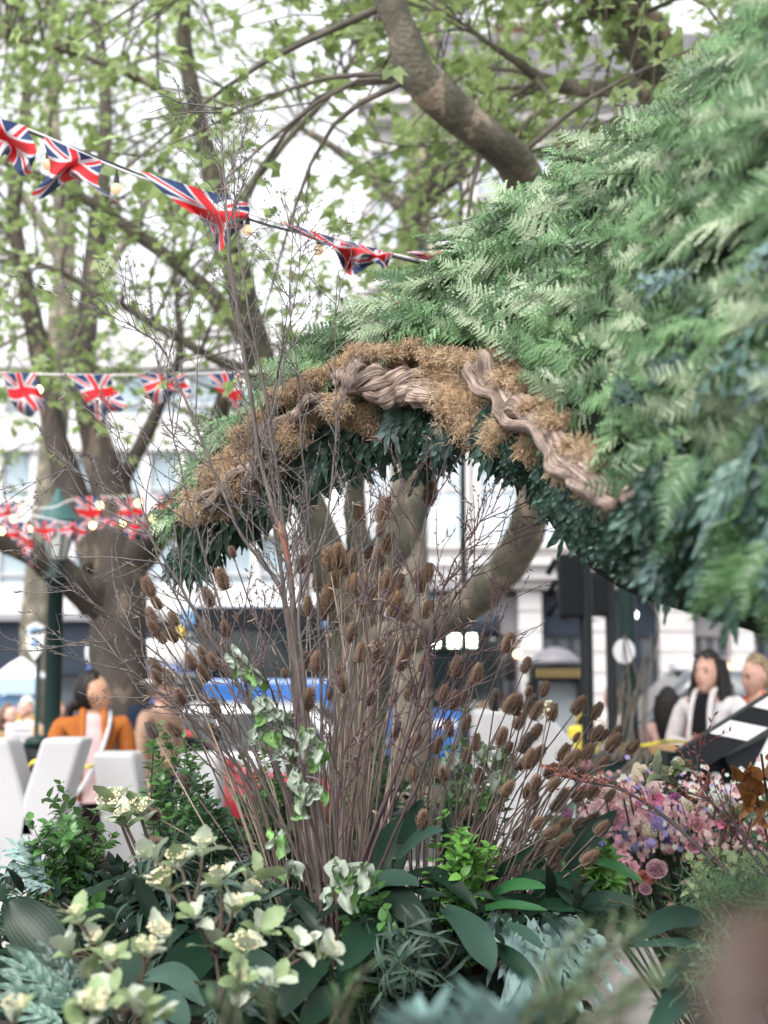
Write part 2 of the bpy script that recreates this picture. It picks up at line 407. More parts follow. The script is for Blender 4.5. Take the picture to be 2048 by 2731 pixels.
# shopfronts between the pilasters
shops = [(1110, 1242, M_BLUEP, M_GLASSD), (1283, 1380, M_GREYP, M_GLASSD), (1444, 1566, M_NAVY, M_GLASSD), (1618, 1752, M_NAVY, M_GLASSD), (1846, 1944, M_GREYP, M_GLASSD), (2006, 2098, M_NAVY, M_GLASSD), (2162, 2268, M_GREYP, M_GLASSD)]
for i, (a, c, mf, mg) in enumerate(shops):
    xa, xb = X(a, d0), X(c, d0); xm = (xa + xb) / 2; w = xb - xa
    b = MB(); b.box((xm, d0 + 0.36, 3.15), (w, 0.3, 0.9)); b.build('shop_sign', mf, br, False)
    b = MB(); b.box((xm, d0 + 0.42, 1.5), (w, 0.2, 2.35))
    f = b.build('shop_window', mg, br, False)
    b = MB()
    for s in (-0.5, -0.17, 0.17, 0.5): b.box((xm + s * w * 0.96, d0 + 0.28, 1.5), (0.07, 0.1, 2.3))
    b.box((xm, d0 + 0.28, 0.3), (w, 0.12, 0.6)); b.box((xm, d0 + 0.27, 2.2), (w, 0.1, 0.08))
    b.build('frame', mf, f, False)
for px, py, r in ((1690, 1640, 11), (1380, 1745, 9), (1955, 1880, 16), (1935, 1780, 9)):   # lit lamps in the shops
    b = MB(); p = P(px, py, d0 - 0.1); b.ell(p, S(r, d0), 12, 8); b.tube([p, p + Vector((0, 0.35, 0.02))], 0.02, 5)
    b.build('shop_lamp', M_WARM if px != 1690 else mat('white_shop_lamp', (0.9, 0.9, 0.9), 0.5, emit=(1, 1, 1), es=3.0), br)

# --- red brick building behind
bb = thing('brick_building', 'red brick building rising behind the white stone roof', 'building', (X(1425, 50), 50, 0))
b = MB(); b.box((X(1425, 50), 54, 13), (S(170, 50), 7, 26)); b.build('wall', M_BRICK, bb, False)
b = MB(); b.box((X(1425, 50), 53.9, 26.2), (S(190, 50), 7.6, 0.4)); b.build('cornice', M_STONE, bb, False)
for z in (19.5, 23):
    for px in (1385, 1465):
        b = MB(); b.box((X(px, 50), 50.45, z), (0.75, 0.16, 1.7)); w = b.build('window', M_STONE, bb, False)
        b = MB(); b.box((X(px, 50), 50.36, z), (0.6, 0.06, 1.5)); b.build('pane', M_GLASSW, w, False)

# ================================================================== plane trees
def barkmat(name, ca, cb, cc, scale=8.0):
    m, nt, bs = newmat(name); N = nt.nodes; L = nt.links
    tc = N.new('ShaderNodeTexCoord'); no = N.new('ShaderNodeTexNoise'); no.inputs['Scale'].default_value = scale; no.inputs['Detail'].default_value = 6
    mpn = N.new('ShaderNodeMapping'); mpn.inputs['Scale'].default_value = (1, 1, 0.55); L.new(tc.outputs['Object'], mpn.inputs[0]); L.new(mpn.outputs[0], no.inputs['Vector'])
    cr = N.new('ShaderNodeValToRGB'); e = cr.color_ramp.elements; cr.color_ramp.interpolation = 'LINEAR'
    e[0].position = 0.38; e[0].color = rgb(ca); e[1].position = 0.52; e[1].color = rgb(cb)
    q = e.new(0.6); q.color = rgb(cb); q = e.new(0.64); q.color = rgb(cc)
    L.new(no.outputs['Fac'], cr.inputs[0])
    n2 = N.new('ShaderNodeTexNoise'); n2.inputs['Scale'].default_value = 45; n2.inputs['Detail'].default_value = 5; L.new(tc.outputs['Object'], n2.inputs['Vector'])
    mx = N.new('ShaderNodeMix'); mx.data_type = 'RGBA'; mx.blend_type = 'MULTIPLY'; mx.inputs['Factor'].default_value = 0.55; L.new(cr.outputs[0], mx.inputs['A']); L.new(n2.outputs['Fac'], mx.inputs['B'])
    br_ = N.new('ShaderNodeBrightContrast'); br_.inputs['Bright'].default_value = 0.0; L.new(mx.outputs['Result'], br_.inputs[0]); L.new(br_.outputs[0], bs.inputs['Base Color'])
    bp = N.new('ShaderNodeBump'); bp.inputs['Strength'].default_value = 0.6; bp.inputs['Distance'].default_value = 0.03; L.new(n2.outputs['Fac'], bp.inputs['Height']); L.new(bp.outputs[0], bs.inputs['Normal'])
    bs.inputs['Roughness'].default_value = 0.9
    return m
M_BARK = barkmat('plane_bark', (0.115, 0.11, 0.08), (0.2, 0.182, 0.138), (0.46, 0.38, 0.29))
M_BARKSHADE = barkmat('shade_darkened_bark', (0.05, 0.05, 0.033), (0.1, 0.092, 0.066), (0.2, 0.165, 0.12))  # darker copy of plane_bark; shade on trunk and lower limbs put into the colour
M_BARKD = barkmat('dark_plane_bark', (0.05, 0.04, 0.036), (0.1, 0.082, 0.068), (0.24, 0.19, 0.145), 4.0)
M_TWIG = mat('branch_bark', (0.16, 0.14, 0.115), 0.9, (0.1, 0.087, 0.075), 10)
M_LEAF = leafmat('plane_leaf', (0.27, 0.4, 0.12), (0.42, 0.52, 0.24), back=(0.38, 0.48, 0.24), rough=0.5, trans=0.62, val=0.3, nscale=1.5)
M_LEAF2 = leafmat('pale_plane_leaf', (0.38, 0.45, 0.24), (0.48, 0.53, 0.34), back=(0.46, 0.51, 0.35), rough=0.55, trans=0.5, val=0.25, nscale=1.5)

trees = []
def limbpts(pts, n):      # pts: (px, py, d, radius_px)
    c = [P(a, b_, d) for a, b_, d, r in pts]; r = [S(r, d) for a, b_, d, r in pts]
    return spline(c, n), [interp(r, i / (n - 1)) for i in range(n)]
def tree(label, base, trunk, limbs, bark, dark=None, name='plane_tree', low=()):
    tr = thing(name, label, 'tree', base, 'plane trees round the square')
    pts, rr = limbpts(trunk, 26); sd = U(0, 9)
    wob = lambda i, j: 1 + 0.09 * math.sin(i * 0.9 + j * 1.3 + sd) + 0.06 * math.sin(i * 2.3 - j * 2.1)
    b = MB(); b.tube(pts, rr, 14, wob=wob)
    for k in range(7):                         # root flare
        a = k * 0.9; p0 = Vector(base)
        if pts[0].z < 0.4: b.tube([p0 + Vector((math.cos(a) * rr[0] * 0.4, math.sin(a) * rr[0] * 0.4, 0.45)), p0 + Vector((math.cos(a) * rr[0] * 1.0, math.sin(a) * rr[0] * 1.0, 0.12)), p0 + Vector((math.cos(a) * rr[0] * 1.5, math.sin(a) * rr[0] * 1.5, -0.02))], [rr[0] * 0.4, rr[0] * 0.4, rr[0] * 0.15], 6)
    b.build('trunk', dark or bark, tr)
    skel = [(p, r) for p, r in zip(pts, rr) if p.z > 2.2]
    for li_, l in enumerate(limbs):
        lp, lr = limbpts(l, 22); sd2 = U(0, 9)
        b = MB(); b.tube(lp, lr, 10, wob=lambda i, j: 1 + 0.08 * math.sin(i * 1.1 + j * 1.4 + sd2) + 0.05 * math.sin(i * 2.7 + j))
        for q in range(3):                     # burrs
            k = random.randrange(3, 20); b.ell(lp[k] + rvec() * lr[k] * 0.6, lr[k] * U(0.5, 0.75), 8, 6)
        b.build('limb', dark if li_ in low else bark, tr)
        skel += list(zip(lp, lr))
    trees.append(dict(o=tr, skel=skel, targets=[]))
    return tr
tree('mottled plane tree with dark forked limbs behind the woman in the orange jacket', PZ(310, 12, 0),
     [(310, 2345, 12, 84), (318, 2100, 12, 80), (320, 1850, 12, 76), (318, 1600, 12, 74), (312, 1430, 12, 66), (285, 1260, 12, 50)],
     [[(270, 1520, 12, 52), (205, 1340, 12, 40), (150, 1170, 12, 33), (105, 940, 12, 28), (70, 760, 12, 24), (35, 560, 12, 20), (70, 300, 12, 16), (60, 60, 12, 12)],
      [(300, 1330, 12, 52), (250, 1150, 12, 42), (222, 980, 12, 36), (240, 780, 12.2, 30), (270, 520, 12.5, 24), (280, 240, 13, 18), (240, -60, 13, 13)],
      [(350, 1500, 12, 52), (420, 1420, 11.7, 42), (490, 1330, 11.4, 36), (560, 1200, 11.2, 28), (600, 1050, 11, 22)],
      [(290, 1620, 12, 56), (190, 1550, 11.7, 46), (95, 1480, 11.4, 38), (-20, 1420, 11.2, 32), (-180, 1330, 11, 26)],
      [(300, 1320, 12, 24), (370, 1200, 12, 20), (430, 1070, 12, 17), (480, 940, 12, 13), (470, 800, 12, 9)]], M_BARKD)
tree('plane tree with low curving limbs behind the teasels', PZ(960, 10, 0),
     [(965, 2430, 10, 84), (960, 2200, 10, 76), (956, 1950, 10, 72), (955, 1750, 10, 72), (958, 1640, 10, 72)],
     [[(930, 1670, 10, 56), (888, 1530, 9.9, 50), (850, 1400, 9.9, 46), (780, 1230, 9.9, 44), (725, 1060, 9.9, 43), (692, 950, 9.9, 42), (650, 800, 9.9, 41), (605, 620, 9.9, 37), (565, 460, 9.9, 30), (525, 300, 9.9, 25), (490, 100, 9.9, 20), (500, -120, 9.9, 14)],
      [(960, 1660, 10, 58), (1015, 1510, 10, 54), (1080, 1400, 10.2, 52), (1118, 1270, 10.4, 46), (1130, 1100, 10.6, 40), (1110, 800, 10.8, 32), (1100, 560, 11, 24)],
      [(970, 1750, 10, 58), (1090, 1685, 9.6, 54), (1230, 1620, 9.1, 52), (1345, 1525, 8.6, 50), (1415, 1380, 8.2, 46), (1440, 1180, 7.8, 46), (1470, 850, 7.0, 48), (1420, 500, 6.0, 54), (1300, 370, 5.7, 54), (1180, 270, 5.5, 58), (1105, 190, 5.4, 52), (1075, 90, 5.4, 44), (1030, -20, 5.4, 46), (990, -150, 5.4, 40)],
      [(950, 1650, 10, 40), (958, 1480, 10, 36), (945, 1350, 10, 30), (960, 1180, 10, 24)],
      [(692, 960, 9.9, 24), (570, 790, 9.8, 22), (400, 650, 9.7, 19), (250, 545, 9.6, 16), (110, 475, 9.5, 14), (-60, 400, 9.4, 12)],
      [(700, 1000, 9.9, 18), (580, 960, 9.8, 14), (470, 900, 9.7, 12), (300, 800, 9.6, 11), (170, 730, 9.5, 9), (40, 680, 9.4, 7)],
      [(600, 620, 9.9, 18), (680, 480, 9.9, 14), (760, 380, 9.9, 11), (880, 250, 9.9, 9), (960, 130, 9.9, 6)],
      [(540, 350, 9.9, 14), (440, 250, 9.8, 12), (300, 180, 9.6, 10), (120, 120, 9.4, 8), (-40, 90, 9.2, 6)]], M_BARK, M_BARKSHADE, low=(0, 1, 3))
tree('pale straight plane trunk far behind beside the thin green pole', PZ(1100, 19, 0),
     [(1100, 2140, 19, 56), (1095, 1700, 19, 52), (1092, 1200, 19, 48), (1092, 800, 19, 46), (1110, 560, 19, 42), (1125, 340, 19, 34), (1150, 80, 19, 26), (1170, -150, 19, 18)],
     [[(1110, 600, 19, 22), (1000, 480, 18.8, 17), (900, 400, 18.6, 13), (800, 340, 18.4, 10)],
      [(1115, 560, 19, 26), (1200, 470, 19, 22), (1330, 260, 19, 17), (1420, 60, 19, 13), (1450, -100, 19, 9)]], M_BARK)
tree('plane tree leaning in over the green foliage at the top right', PZ(2260, 10.5, 0),
     [(2260, 2400, 10.5, 80), (2220, 1800, 10.2, 74), (2150, 1300, 9.6, 68), (2020, 800, 8.6, 64), (1880, 450, 7.6, 58), (1785, 270, 7.1, 54), (1725, 160, 7.0, 50), (1650, 40, 6.9, 46), (1600, -90, 6.8, 40)],
     [[(1775, 255, 7.0, 28), (1660, 235, 6.9, 24), (1560, 240, 6.8, 22), (1480, 222, 6.7, 20), (1425, 200, 6.6, 17), (1380, 165, 6.5, 12), (1310, 120, 6.4, 8), (1230, 60, 6.3, 5)],
      [(1785, 270, 7.0, 22), (1778, 130, 6.9, 20), (1755, 55, 6.8, 18), (1690, 25, 6.7, 17), (1630, -10, 6.6, 15), (1560, -80, 6.5, 11)],
      [(1425, 205, 6.6, 9), (1460, 260, 6.5, 8), (1400, 330, 6.4, 6), (1340, 420, 6.3, 5)],
      [(1900, 500, 7.6, 20), (1980, 200, 7.4, 16), (2010, 0, 7.3, 12), (2060, -200, 7.2, 8)]], M_BARK)
tree('pale plane tree at the far left beyond the lamp post', PZ(60, 22, 0),
     [(90, 2110, 22, 44), (95, 1700, 22, 40), (130, 1300, 22, 38), (160, 900, 22, 34), (170, 600, 22, 28), (140, 300, 22, 20), (150, 0, 22, 14)],
     [[(160, 900, 22, 20), (300, 700, 22, 15), (420, 480, 22, 11), (480, 300, 22, 7)],
      [(165, 700, 22, 18), (60, 520, 22, 14), (-60, 400, 22, 10)]], M_BARK)

# crown: every leafy spray is tied to the nearest limb by its own thin branch
def keep(px, py):
    d = 0.95
    d -= 0.75 * math.exp(-(((px - 760) / 130) ** 2 + ((py - 420) / 230) ** 2))
    d -= 0.55 * math.exp(-(((px - 900) / 200) ** 2 + ((py - 330) / 190) ** 2))
    d -= 0.4 * math.exp(-(((px - 1050) / 120) ** 2 + ((py - 700) / 250) ** 2))
    d -= 0.4 * math.exp(-(((px - 1300) / 160) ** 2 + ((py - 620) / 160) ** 2))
    if py > 1000: d -= (py - 1000) / 500
    if py > 800 and px > 650: d -= 0.5
    return d
cand = []
for ti, t in enumerate(trees):
    for p, r in t['skel']: cand.append((ti, p, r))
cp = np.array([c[1][:] for c in cand])
NT = 560; made = 0; tri_ = 0
while made < NT and tri_ < 60000:
    tri_ += 1
    px, py = U(-350, 2050), U(-500, 1280); d = random.choice((U(5.5, 8.5), U(8, 13), U(9, 15), U(13, 24)))
    if random.random() > keep(px, py): continue
    if px > 1250 and py > 480: continue
    tg = P(px, py, d)
    if tg.z < 2.6: continue
    k = int(np.argmin(((cp - np.array(tg[:])) ** 2).sum(1) + rng.uniform(0, 0.6, len(cp))))
    if (cand[k][1] - tg).length > (1.7 if tg.y < 8 else 2.6): continue
    if tg.y < 6.5 and (px < 700 and random.random() < .7): continue
    trees[cand[k][0]]['targets'].append((cand[k][1], cand[k][2], tg)); made += 1
# out-of-view limbs and leaves added to the leaning tree to shade the bed
TE = trees[3]; te = [P(1650, 40, 6.9), P(1600, -90, 6.8), P(1785, 270, 7.1)]
for (ex, ey, ez) in ((-2.5, 4.6, 6.8), (1.5, 1.0, 7.0), (-3.5, 0.0, 7.2), (3.5, 3.0, 6.8), (-0.5, -3.0, 7.4)):
    lp = spline([te[0], te[0].lerp(Vector((ex, ey, ez)), .5) + Vector((0, 0, .5)), Vector((ex, ey, ez))], 14); b = MB(); b.tube(lp, [.1, .07, .03], 8); b.build('limb', M_BARK, TE['o'])
    for q in range(85):
        k = random.randint(5, 13); tg = lp[k] + Vector((random.gauss(0, 1.3), random.gauss(0, 1.3), U(-.3, 1.4)))
        if tg.z < 5.9 or tg.y > (tg.z - 1.6) * 1.75: continue
        TE['targets'].append((lp[k], .03, tg))
for ti, t in enumerate(trees):
    br_ = MB(); LV = []
    for p, r, tg in t['targets']:
        L_ = (tg - p).length; m1 = p.lerp(tg, 0.4) + Vector((U(-.1, .1), U(-.1, .1), U(0.02, 0.2))) * L_
        pp = spline([p, m1, tg], 8); br_.tube(pp, [min(r * 0.5, 0.008 + 0.006 * L_), 0.003], 5, cap=False)
        tips = [pp[5], pp[6], pp[7]]
        for q in range(random.randint(2, 4)):
            s = pp[random.randint(3, 7)]; e = s + (rvec() * 0.5 + (tg - p).normalized() * 0.4 + Vector((0, 0, 0.05))) * U(0.4, 0.9)
            e2 = s.lerp(e, 0.5) + rvec() * 0.06; br_.tube([s, e2, e], [0.005, 0.0035, 0.0015], 4, cap=False); tips += [e, e2]
        nl = random.randint(12, 26)
        for q in range(nl):
            c = random.choice(tips) + rvec() * abs(random.gauss(0, 0.16)); sz = U(0.045, 0.1)
            nrm = (Vector((0, 0, 1)) + rvec() * 0.9).normalized(); dd = rvec(); dd = (dd - nrm * dd.dot(nrm)).normalized(); sd = nrm.cross(dd)
            for a, ln in ((0, 1.0), (0.95, 0.8), (-0.95, 0.8)):
                ax = dd * math.cos(a) + sd * math.sin(a); sx_ = nrm.cross(ax)
                LV.append([c, c + ax * sz * 0.45 * ln + sx_ * sz * 0.3 + nrm * 0.008, c + ax * sz * ln - nrm * sz * 0.12, c + ax * sz * 0.45 * ln - sx_ * sz * 0.3 + nrm * 0.008])
    if LV:
        tag(br_.build('branches', M_TWIG, t['o']), kind='stuff')
        np_quads('crown', np.array([[tuple(v) for v in q] for q in LV]), M_LEAF2 if ti in (2, 4) else M_LEAF, t['o'])
# ================================================================== street furniture, vehicles, stalls
M_DGREEN = mat('dark_green_paint', (0.006, 0.02, 0.02), 0.5, (0.009, 0.026, 0.024), 3, spec=0.25)
M_TEAL = mat('teal_lamp_paint', (0.05, 0.14, 0.14), 0.4, (0.035, 0.1, 0.1), 4)
M_BLACKP = mat('black_paint', (0.005, 0.006, 0.008), 0.6, spec=0.2)
M_LAMPGL = mat('lantern_glass', (0.55, 0.58, 0.58), 0.15)
M_RUB = mat('rubber', (0.02, 0.02, 0.02), 0.8)
M_CHROME = mat('chrome', (0.6, 0.6, 0.62), 0.2, metal=1.0)
M_CARGL = mat('car_glass', (0.008, 0.014, 0.016), 0.08)
M_SIGNW = mat('sign_white', (0.7, 0.7, 0.72), 0.5, (0.62, 0.62, 0.66), 3)
M_SIGNB = mat('sign_blue', (0.16, 0.3, 0.48), 0.5)
M_ALU = mat('painted_grey_metal', (0.36, 0.36, 0.38), 0.5)

# lamp post with a lantern
d = 10.0; c = PZ(142, d, 0)
t = thing('street_lamp', 'dark green lamp post with a teal domed lantern at the left', 'lamp post', c)
b = MB(); b.lathe([(0.17, 0), (0.17, 0.25), (0.13, 0.3), (0.12, 0.75), (0.075, 0.82), (0.062, 0.95), (0.055, Zp(1560, d)), (0.09, Zp(1550, d)), (0.09, Zp(1530, d)), (0.05, Zp(1520, d)), (0.07, Zp(1495, d))], c - Vector((0, 0, 0)), 14)
b.build('pole', M_DGREEN, t)
zb, zt = Zp(1490, d), Zp(1395, d)
b = MB(); b.lathe([(0.06, zb), (0.125, zt)], c, 6); b.build('lantern_glass', M_LAMPGL, t, False)
b = MB()
for k in range(6):
    a = k * math.pi / 3; b.tube([c + Vector((0.064 * math.cos(a), 0.064 * math.sin(a), zb)), c + Vector((0.13 * math.cos(a), 0.13 * math.sin(a), zt))], 0.008, 5)
b.build('lantern_frame', M_DGREEN, t)
b = MB(); b.lathe([(0.165, zt), (0.16, zt + 0.02), (0.135, zt + 0.04), (0.115, zt + 0.075), (0.065, zt + 0.14), (0.05, zt + 0.15), (0.045, zt + 0.19), (0.03, zt + 0.2), (0.025, zt + 0.23), (0.01, zt + 0.25)], c, 18); b.build('lantern_roof', M_TEAL, t)
b = MB(); b.tube([c + Vector((-0.16, 0, Zp(1690, d))), c + Vector((0, 0, Zp(1670, d)))], 0.012, 5); b.build('bracket', M_DGREEN, t)

# shield sign on its own post
d = 11.5; c = PZ(100, d, 0)
t = thing('shield_sign', 'white shield shaped sign with a blue badge on a thin dark post', 'sign', c)
b = MB(); b.tube([c, c + Vector((0, 0, Zp(1740, d)))], 0.02, 8); b.build('post', M_DGREEN, t)
def sh(py, px): return (X(100 + px, d), Zp(py, d))
b = MB(); b.prism([sh(1762, 0), sh(1738, 16), sh(1718, 22), sh(1672, 24), sh(1664, 10), sh(1660, 0), sh(1664, -10), sh(1672, -24), sh(1718, -22), sh(1738, -16)], d - 0.04, d - 0.015); b.build('panel', M_SIGNW, t, False)
b = MB(); b.prism([sh(1680, -17), sh(1690, -19), sh(1687, 19), sh(1678, 17), sh(1671, 0)], d - 0.05, d - 0.042); b.build('header', M_SIGNB, t, False)
b = MB(); b.ell((X(100, d), d - 0.045, Zp(1715, d)), (0.03, 0.008, 0.035), 12, 6); b.build('badge', M_SIGNB, t)

# tall thin green pole and thick green street lamp column
d = 11.5; c = PZ(1238, d, 0)
t = thing('flag_pole', 'tall thin dark green pole rising behind the bare twigs right of centre', 'pole', c)
b = MB(); b.lathe([(0.055, 0), (0.05, 0.9), (0.03, 1.0), (0.022, 3.5), (0.018, Zp(400, d))], c, 10); b.build('shaft', M_DGREEN, t)
b = MB(); b.ell(c + Vector((0, 0, Zp(398, d))), 0.035, 10, 8); b.build('finial', M_DGREEN, t)
d = 10.5; c = PZ(1676, d, 0)
t = thing('street_lamp', 'thick dark green lamp column with an overhanging arm behind the crossed-arm woman', 'lamp post', c)
zt = Zp(395, d); b = MB(); b.lathe([(0.13, 0), (0.13, 0.8), (0.085, 0.95), (0.066, 1.3), (0.064, 2.6), (0.045, zt)], c, 14); b.build('column', M_DGREEN, t)
b = MB(); b.tube(spline([c + Vector((0, 0, zt - 0.3)), c + Vector((-0.06, 0, zt - 0.05)), c + Vector((-0.3, 0, zt))], 8), 0.025, 8); b.build('arm', M_DGREEN, t)
b = MB(); b.ell(c + Vector((-0.46, 0, zt - 0.01)), (0.17, 0.07, 0.035), 14, 8); b.build('lamp_head', M_BLACKP, t)
d = 10.35; b = MB(); p = P(1664, 1737, d); b.lathe([(0.0, 0), (S(29, d), 0.0), (S(29, d), 0.012), (0, 0.012)], (0, 0, 0), 20)
for i, v in enumerate(b.v): b.v[i] = (p.x + v[0], p.y - v[2], p.z + v[1] * 1.15)
b.build('round_sign', M_SIGNW, t, False)

# traffic lights seen from behind
def signal(px, d, py0, py1, w, label):
    c = PZ(px, d, 0); t = thing('traffic_light', label, 'traffic light', c, 'traffic lights at the crossing')
    zt, zb = Zp(py0, d), Zp(py1, d)
    b = MB(); b.lathe([(0.07, 0), (0.07, 0.25), (0.052, 0.3), (0.05, zt + 0.1)], c, 12); b.build('post', M_BLACKP, t)
    hw = S(w, d); ox = -hw * 0.5 - 0.02
    b = MB(); b.bbox(c + Vector((ox, 0.02, (zt + zb) / 2)), (hw, 0.16, zt - zb), 0.02); b.build('housing', M_BLACKP, t, False)
    for k in range(3):
        z = zt - (k + 0.5) * (zt - zb) / 3
        b = MB(); pts = [c + Vector((ox, 0.1, z)), c + Vector((ox, 0.26, z - 0.02))]
        b.tube(pts, [0.1, 0.085], 12, cap=False); b.build('hood', M_BLACKP, t)
        b = MB(); b.tube([c + Vector((ox - hw * 0.5, 0.16, z + 0.06)), c + Vector((ox - hw * 0.5 - 0.06, 0.2, z - 0.06))], 0.025, 5); b.build('hood_bracket', M_BLACKP, t)
signal(1566, 11.2, 1478, 1648, 66, 'large black traffic light seen from behind on the left of the pair')
signal(1632, 13.0, 1530, 1644, 52, 'smaller black traffic light beside the thick green lamp column')

# --------------------------------------------------------------- vehicles
def body_loft(mb, secs, mi=0):
    """secs: list of (x, [(y, z)...]) cross-sections along x, closed rings."""
    n = len(secs[0][1]); vs = []
    for x, ring in secs: vs += [Vector((x, y, z)) for y, z in ring]
    fs = [(i * n + j, i * n + (j + 1) % n, (i + 1) * n + (j + 1) % n, (i + 1) * n + j) for i in range(len(secs) - 1) for j in range(n)]
    fs += [tuple(range(n)), tuple((len(secs) - 1) * n + j for j in range(n - 1, -1, -1))]
    mb.add(vs, fs, mi)
def place(root, loc, rz):
    root.location = loc; root.rotation_euler = (0, 0, rz)
def wheel(t, x, y, r, w):
    b = MB(); b.tube([(x, y - w / 2, r), (x, y - w / 2 + 0.03, r), (x, y + w / 2 - 0.03, r), (x, y + w / 2, r)], [r * 0.93, r, r, r * 0.93], 20); o = b.build('wheel', M_RUB, t)
    s = -1 if y < 0 else 1
    b = MB(); b.tube([(x, y + s * w * 0.5, r), (x, y + s * (w * 0.5 + 0.01), r)], [r * 0.6, r * 0.5], 14); b.build('hub', M_ALU, o)
def car(name, label, loc, rz, paint, L=4.5, W=1.78, H=1.45, taxi=False):
    t = thing(name, label, 'car', (0, 0, 0))
    hb = H * 0.6; w = W / 2
    def ring(k, z0, z1): return [(-w * k, z0 + .08), (-w * k * 0.96, z0), (w * k * 0.96, z0), (w * k, z0 + .08), (w * k, z1 - .12), (w * k * 0.92, z1), (-w * k * 0.92, z1), (-w * k, z1 - .12)]
    b = MB(); h = L / 2
    body_loft(b, [(-h, ring(0.86, 0.42, hb * 0.82)), (-h + .18, ring(0.97, 0.24, hb * 0.97)), (-h + .9, ring(1, 0.2, hb)), (h - 1.3, ring(1, 0.2, hb)), (h - .25, ring(0.97, 0.22, hb * 0.86)), (h, ring(0.84, 0.36, hb * 0.72))])
    b.build('body', paint, t)
    def cr(k, z0, z1): return [(-w * 0.94, z0), (w * 0.94, z0), (w * k, z1 - 0.08), (w * k * 0.9, z1), (-w * k * 0.9, z1), (-w * k, z1 - 0.08)]
    x0_, x1_ = (-h + (0.15 if taxi else 0.35)), h - 1.15
    b = MB(); body_loft(b, [(x0_, cr(0.9, hb - .03, hb + .02)), (x0_ + (0.35 if taxi else 0.6), cr(0.8, hb - .03, H)), (x1_ - .75, cr(0.8, hb - .03, H)), (x1_, cr(0.9, hb - .03, hb + .02))])
    b.build('cabin', paint, t)
    for s in (-1, 1):
        for xa, xb, xta, xtb in ((x0_ + .32, -0.12, x0_ + .62, -0.12), (0.0, x1_ - .12, 0.0, x1_ - .72)):
            b = MB(); q = w * 0.955; q2 = w * 0.845
            b.add([(xa, s * q, hb + .05), (xb, s * q, hb + .05), (xtb, s * q2, H - .13), (xta, s * q2, H - .13), (xa, s * (q - .03), hb + .05), (xb, s * (q - .03), hb + .05), (xtb, s * (q2 - .03), H - .13), (xta, s * (q2 - .03), H - .13)], [(0, 1, 2, 3), (7, 6, 5, 4), (0, 4, 5, 1), (1, 5, 6, 2), (2, 6, 7, 3), (3, 7, 4, 0)]); b.build('side_window', M_CARGL, t, False)
        b = MB(); b.bbox((x1_ - .25, s * (w + .08), hb + .1), (0.1, 0.16, 0.12), 0.03); b.build('wing_mirror', paint, t)
        b = MB(); b.bbox((-0.3, s * (w + .01), hb - .14), (0.16, 0.03, 0.03), 0.008); b.build('door_handle', M_CHROME, t)
        b = MB(); b.ell((h - .06, s * w * 0.62, hb * 0.66), (0.1, 0.16, 0.09), 10, 6); b.build('headlight', M_LAMPGL, t)
        b = MB(); b.bbox((-h + .05, s * w * 0.72, hb * 0.72), (0.08, 0.18, 0.2), 0.02); b.build('tail_light', M_RED, t)
        for x in (-h + .85, h - .85): wheel(t, x, s * (w - 0.1), 0.32, 0.21)
    for xa, za, xb, zb in ((x1_ - .03, hb + .06, x1_ - .7, H - .06), (x0_ + .03, hb + .06, x0_ + (0.32 if taxi else 0.56), H - .06)):
        s = 1 if xa > 0 else -1; b = MB()
        b.add([(xa + s * .02, -w * .8, za), (xa + s * .02, w * .8, za), (xb + s * .02, w * .7, zb), (xb + s * .02, -w * .7, zb), (xa - s * .05, -w * .8, za), (xa - s * .05, w * .8, za), (xb - s * .05, w * .7, zb), (xb - s * .05, -w * .7, zb)], [(0, 1, 2, 3), (7, 6, 5, 4), (0, 4, 5, 1), (1, 5, 6, 2), (2, 6, 7, 3), (3, 7, 4, 0)]); b.build('windscreen', M_CARGL, t, False)
    if taxi:
        b = MB(); b.bbox((x1_ - .75, 0, H + .06), (0.14, 0.5, 0.12), 0.03); b.build('roof_sign', M_SIGNW, t, False)
    place(t, loc, rz); return t
M_RED = mat('red_paint', (0.36, 0.02, 0.028), 0.35, coat=0.5)
M_TAXI = mat('dark_grey_car_paint', (0.07, 0.08, 0.09), 0.22, coat=0.6)
M_SILVER = mat('silver_car_paint', (0.3, 0.31, 0.33), 0.25, metal=0.3, coat=0.5)
car('taxi_cab', 'dark grey taxi cab parked behind the crossed-arm woman', (X(1905, 15.2), 15.2, -0.12), R(180), M_TAXI, 4.6, 1.8, 1.86, True)
car('parked_car', 'bright red car half hidden behind the twigs left of centre', (X(600, 19.5), 16.2, -0.12), R(14), M_RED, 3.4, 1.6, 1.3)
car('parked_car', 'silver car in front of the blue bus', (X(600, 19.6), 19.6, -0.12), R(176), M_SILVER, 4.4, 1.8, 1.5)

